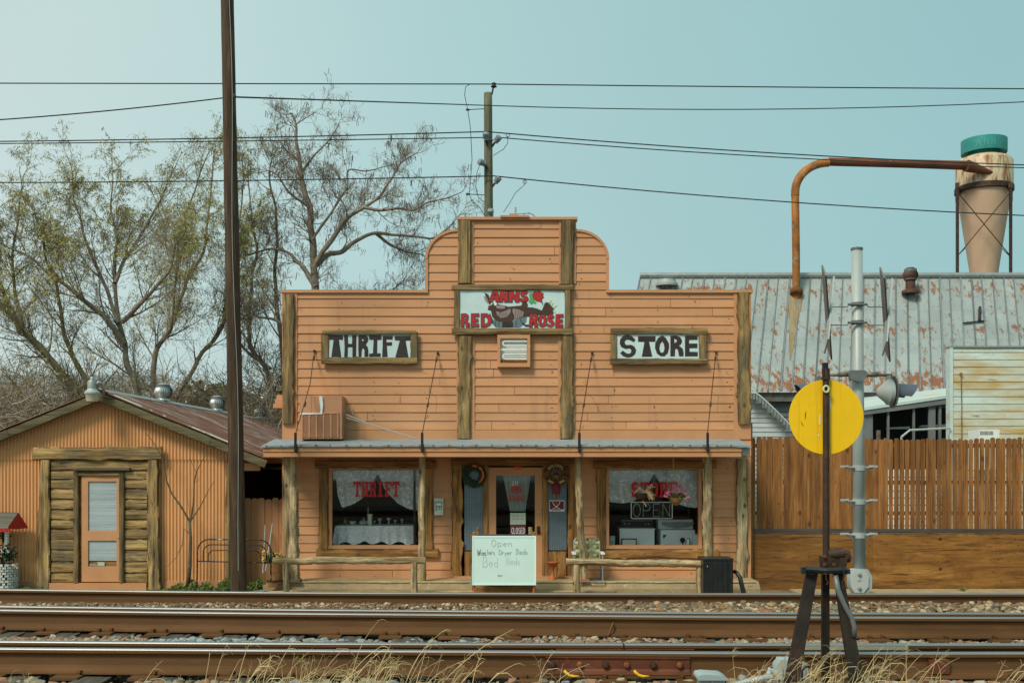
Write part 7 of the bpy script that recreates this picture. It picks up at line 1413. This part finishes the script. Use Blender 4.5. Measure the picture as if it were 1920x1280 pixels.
# far treeline and far roofs
mb = MB(); rr = random.Random(41)
for i in range(16000):
    x_ = rr.uniform(-75, 20); hmax = 9.0+2.0*noise.noise(Vector((x_*.12, 0, 0)))+1.2*noise.noise(Vector((x_*.5, 3, 0))); z_ = hmax*rr.random()**.6; p = Vector((x_, rr.uniform(95, 112), z_)); a = rr.uniform(0, 6.28); s_ = rr.uniform(.2, .5)
    u = Vector((math.cos(a), rr.gauss(0, .5), math.sin(a)))*s_; v = Vector((-math.sin(a), rr.gauss(0, .5), math.cos(a)))*s_*.7; mb.add([p-u, p-v, p+u, p+v], [(0, 1, 2, 3)], 0, rr.uniform(-.5, .5))
stuff(mb.build('far_treeline', M['far']), 'olive brown line of distant trees far behind the left-hand trees', 'woods')
fr_ = thing('far_warehouse', 'grey ribbed tin-roofed warehouse glimpsed through the brush at the far left', 'building', (-26, 55, 0))
mb = MB(); mb.add([(-36, 50, 3.6), (-17.5, 50, 3.6), (-18.5, 57, 7.2), (-36, 57, 7.2)], [(0, 1, 2, 3)]); mb.build('roof', M['faux_roof'], fr_)
mb = MB(); mb.box(-36, -18, 50.3, 57, 0, 3.55); mb.build('wall', M['barn_siding'], fr_)
mb = MB(); [mb.obox((-36+i*.8, 50, 3.64), (-36+i*.8, 57, 7.24), .08, .06) for i in range(23)]; mb.build('roof_ribs', M['metal_grey'], fr_)
fh = thing('far_white_house', 'small pale far building whose corner shows at the left edge above the shed roof', 'building', (-14.5, 30, 0))
mb = MB(); mb.box(-20, X(6, 30)+.3, 30, 33, 0, 3.5); mb.build('wall', M['whitemetal'], fh); mb = MB(); mb.box(-20.2, X(6, 30)+.5, 29.8, 33.2, 3.5, 3.66); mb.build('roof', tinroof, fh)
# bare sapling against the shed
sp_ = thing('sapling', 'thin bare forked sapling growing against the tin shed wall', 'tree', (X(352, 19.6), 19.6, 0)); d = 19.6
mb = MB(); mb.tube([at(351, 1108, d), at(356, 1060, d), at(357, 1010, d), at(356, 978, d)], [.045, .036, .03, .027], 8, lump=.2); mb.build('trunk', mat('grey_sapling_bark', (.11, .085, .05), .85, var=.35, vs=12, tint=1), sp_, True); mb = MB()
for pts, r in (([(356, 978), (340, 950), (322, 925), (312, 900), (308, 870), (300, 850), (285, 825), (273, 812)], .02), ([(357, 980), (363, 940), (364, 905), (368, 885), (378, 865), (388, 850)], .018), ([(358, 975), (375, 950), (390, 920), (402, 901)], .013), ([(368, 885), (362, 872), (358, 862)], .007), ([(355, 1000), (345, 990), (342, 1020), (330, 1045), (315, 1060), (300, 1063)], .010), ([(357, 1000), (355, 960), (352, 930)], .006), ([(312, 900), (318, 880), (330, 868)], .005), ([(364, 905), (372, 900), (380, 880)], .005)):
    mb.tube([at(a, b, d-.02*i) for i, (a, b) in enumerate(pts)], [r*(1-.75*i/(len(pts)-1)) for i in range(len(pts))], 6)
mb.build('branch', bpy.data.materials['grey_sapling_bark'], sp_)
# weeds along the shed
def weeds(name, label, spots_, seed, mt='weed'):
    rr = random.Random(seed); mb = MB()
    for x0, x1, ytop, d, n in spots_:
        for _ in range(n):
            px = rr.uniform(x0, x1); f = 1-abs((px-(x0+x1)/2)/((x1-x0)/2))**2; zt2 = Z(1106-(1106-ytop)*.55*f*rr.random()**.7, d); yy_ = d+rr.uniform(-.2, .2); p = Vector((X(px, yy_), yy_, max(.01, zt2-rr.uniform(.03, .1)))); v = Vector((rr.gauss(0, .5), rr.gauss(0, .4), abs(rr.gauss(.6, .4))))*rr.uniform(.03, .075); s_ = v.cross(Vector((rr.gauss(0, .4), 1, 0))).normalized()*rr.uniform(.008, .022)
            mb.add([p, p+v*.5+s_, p+v, p+v*.5-s_], [(0, 1, 2, 3)], 0, rr.uniform(-.5, .9))
    stuff(mb.build(name, M[mt]), label, 'plants')
weeds('weeds', 'low green weeds along the foot of the tin shed and tan fence', [(28, 62, 1092, 19.7, 500), (62, 84, 1094, 19.7, 260), (318, 352, 1082, 19.6, 500), (345, 375, 1068, 19.6, 420), (372, 402, 1076, 19.5, 500), (405, 442, 1064, 19.5, 900), (425, 450, 1058, 19.6, 500), (462, 480, 1074, 19.9, 260), (476, 498, 1060, 20.2, 320), (440, 470, 1080, 19.8, 200), (300, 470, 1098, 19.4, 900)], 51)
weeds('weed_tuft', 'small green tuft at the foot of the plywood panel', [(1796, 1812, 1098, 20.2, 130)], 52)
# wishing well planter at the left edge
dV = 19.5; wl_ = thing('wishing_well', 'white brick-patterned wishing well planter with a small red-edged shingled roof at the left edge', 'planter', (X(4, dV), dV, 0)); s = dV/F
mb = MB(); cxw = X(0, dV); rw = 22.5*s; rr = random.Random(6)
for k_ in range(11):
    z0 = .07+k_*.049; n = 16
    for i in range(n):
        a0 = 2*math.pi*(i+.5*(k_ % 2))/n; a1 = a0+2*math.pi/n*(.80 if rr.random() < .8 else .6); ro = rw*(1.02+rr.uniform(-.03, .03)); vs = []
        for (r_, zz_) in ((ro, z0), (ro, z0+.040), (rw*.85, z0+.040), (rw*.85, z0)):
            for a in (a0, a1): vs.append((cxw+r_*math.cos(a), dV+.2+r_*math.sin(a), zz_))
        mb.add(vs, [(0,1,3,2),(2,3,5,4),(4,5,7,6),(6,7,1,0),(0,2,4,6),(1,7,5,3)], 0, rr.uniform(-.25, .1))
mb.build('brick_ring', mat('chipped_white_brick', (.60, .62, .58), .7, var=.1, spots=[((.2, .19, .17), (1, 1, 1), 9, .6, .66)], tint=1), wl_)
mb = MB(); mb.lathe([(rw*.86, .05), (rw*.86, .6)], (cxw, dV+.2, 0), 24); mb.build('dark_core', M['dark'], wl_)
for px in (11.5, -12): mb = MB(); mb.obox(at(px, 1052, dV+.2), at(px+1.5, 990, dV+.2), .065, .05); mb.build('post', M['white'], wl_)
zt3, ze3 = Z(962, dV), Z(990, dV); xr3 = X(25, dV)
mb = MB()
for k_ in range(3):
    f0, f1 = k_/3, (k_+1.12)/3; mb.add([(cxw-.5, dV+.2-.24*f0, zt3+(ze3-zt3)*f0+.012*k_*0+.012), (xr3-.09*f0, dV+.2-.24*f0, zt3+(ze3-zt3)*f0+.012), (xr3-.09*f1, dV+.2-.24*f1, zt3+(ze3-zt3)*f1+.012), (cxw-.5, dV+.2-.24*f1, zt3+(ze3-zt3)*f1+.012)], [(0, 3, 2, 1)], 0, rr.uniform(-.15, .15))
mb.add([(cxw-.5, dV+.2, zt3), (xr3, dV+.2, zt3), (xr3+.06, dV+.44, ze3), (cxw-.5, dV+.44, ze3)], [(0, 1, 2, 3)]); mb.build('shingles', M['graywood'], wl_)
mb = MB(); mb.add([(xr3-.09, dV-.05, ze3-.01), (xr3, dV+.2, zt3+.005), (xr3+.075, dV+.45, ze3-.02), (xr3-.02, dV+.2, ze3-.03)], [(0, 1, 3), (1, 2, 3)]); mb.box(cxw-.5, xr3-.10, dV-.045, dV-.02, ze3-.06, ze3-.004); mb.obox((xr3-.10, dV-.02, ze3-.0), (xr3-.03, dV-.02, ze3-.075), .05, .03); mb.build('red_gable', M['red'], wl_)
mb = MB(); petals(mb, at(5, 1040, dV+.15), .10, 260, rr, .035, .9); petals(mb, at(2, 1005, dV+.3), .07, 90, rr, .03, .9); petals(mb, at(22, 1034, dV+.1), .035, 60, rr, .02, .8); mb.build('leaves', M['darkleaf'], wl_)
mb = MB(); [petals(mb, at(a, b, dV), .012, 12, rr, .013) for a, b in ((25, 1058), (29, 1062), (31, 1063), (2, 1030), (7, 1027), (16, 1034), (3, 1036))]; mb.build('blossom', M['offwhite'], wl_)
# dry grass in front of the tracks
rr = random.Random(77); mb = MB()
def stalk(px, ytop, d, lean, bendv, r, seedhead=.6):
    p0 = Vector((X(px, d), d, .90)); zt2 = Z(ytop, d); h = max(.06, zt2-.90); pts = []; n = 9
    for i in range(n+1):
        f = i/n; pts.append(p0+Vector((lean*h*f+bendv*h*f**3, -.04*f*f, h*(f-.10*abs(bendv)*f**4))))
    tt = rr.uniform(-.35, .5); mb.tube(pts, [r*(1-.72*i/n) for i in range(n+1)], 3, 0, tt, caps=False)
    if rr.random() < seedhead:
        for k_ in range(rr.randint(2, 5)):
            q = pts[-1-rr.randrange(0, 3)]; v = Vector((bendv*.8+lean+rr.gauss(0, .7), rr.gauss(0, .3), rr.uniform(-.3, .9))).normalized()*rr.uniform(.03, .09)*min(1, h*3); e2 = Vector((0, 0, -.35*v.length)); mb.tube([q, q+v*.5, q+v+e2], [r*.32, r*.26, r*.1], 3, 0, tt, caps=False)
    if rr.random() < .5:    # a dead leaf blade folding away from the stem
        q = pts[rr.randrange(2, 6)]; sgn = rr.choice((-1, 1)); v = Vector((sgn*.09, rr.gauss(0, .02), .05)); mb.tube([q, q+v*.6+Vector((0, 0, .03)), q+v*1.3, q+v*1.8-Vector((0, 0, .06))], [r*.4, r*.8, r*.6, r*.15], 3, 0, tt, caps=False)
tall = [(270, 1232, .35, .3), (405, 1205, .18, .1), (388, 1215, .2, .0), (450, 1205, .16, .1), (468, 1222, .3, .4), (505, 1200, .55, .1), (500, 1225, .15, .15), (530, 1215, .35, .3), (545, 1212, .2, .0), (568, 1222, .2, .0), (590, 1215, .4, .2), (664, 1156, .12, .25), (650, 1212, .55, .25), (640, 1205, .5, .3), (705, 1205, .22, .15), (760, 1178, .3, .3), (765, 1205, .4, .2), (800, 1172, .75, .3), (780, 1210, .3, .0), (815, 1212, .25, .0), (840, 1235, .8, .1), (895, 1222, .08, .15), (742, 1218, .05, .0), (690, 1228, .3, .3), (1018, 1215, .1, .25), (1025, 1228, .1, -.2)]
for px, yt, le, be in tall: stalk(px-12, yt, 6.75+rr.uniform(-.1, .1), le*rr.uniform(.7, 1.1), be, .0042, .95)
for x0, x1, n, y0, y1 in ((395, 900, 34, 1225, 1275), (560, 720, 46, 1222, 1270), (700, 830, 24, 1220, 1268), (400, 560, 16, 1220, 1268), (1000, 1050, 4, 1235, 1262), (1370, 1470, 22, 1212, 1262), (1470, 1640, 46, 1205, 1270), (1500, 1600, 20, 1235, 1275), (1640, 1760, 14, 1205, 1262), (1840, 1880, 5, 1232, 1262), (1890, 1920, 3, 1240, 1265), (0, 60, 4, 1250, 1272), (160, 380, 5, 1255, 1275)):
    for _ in range(n): stalk(rr.uniform(x0, x1), rr.uniform(y0, y1), rr.uniform(6.45, 6.95), rr.gauss(.2, .25), rr.gauss(.15, .25), rr.uniform(.0020, .0036), .45)
for _ in range(260):
    px = rr.choice((rr.gauss(640, 90), rr.gauss(540, 90), rr.gauss(1540, 70), rr.gauss(1420, 50), rr.uniform(-100, 2000))); stalk(px, rr.uniform(1270, 1300), rr.uniform(5.2, 6.6), rr.gauss(.1, .2), rr.gauss(.1, .2), rr.uniform(.002, .003), .0)
stuff(mb.build('dry_grass', M['straw']), 'dry straw-coloured grass growing in front of the nearest rail', 'grass')
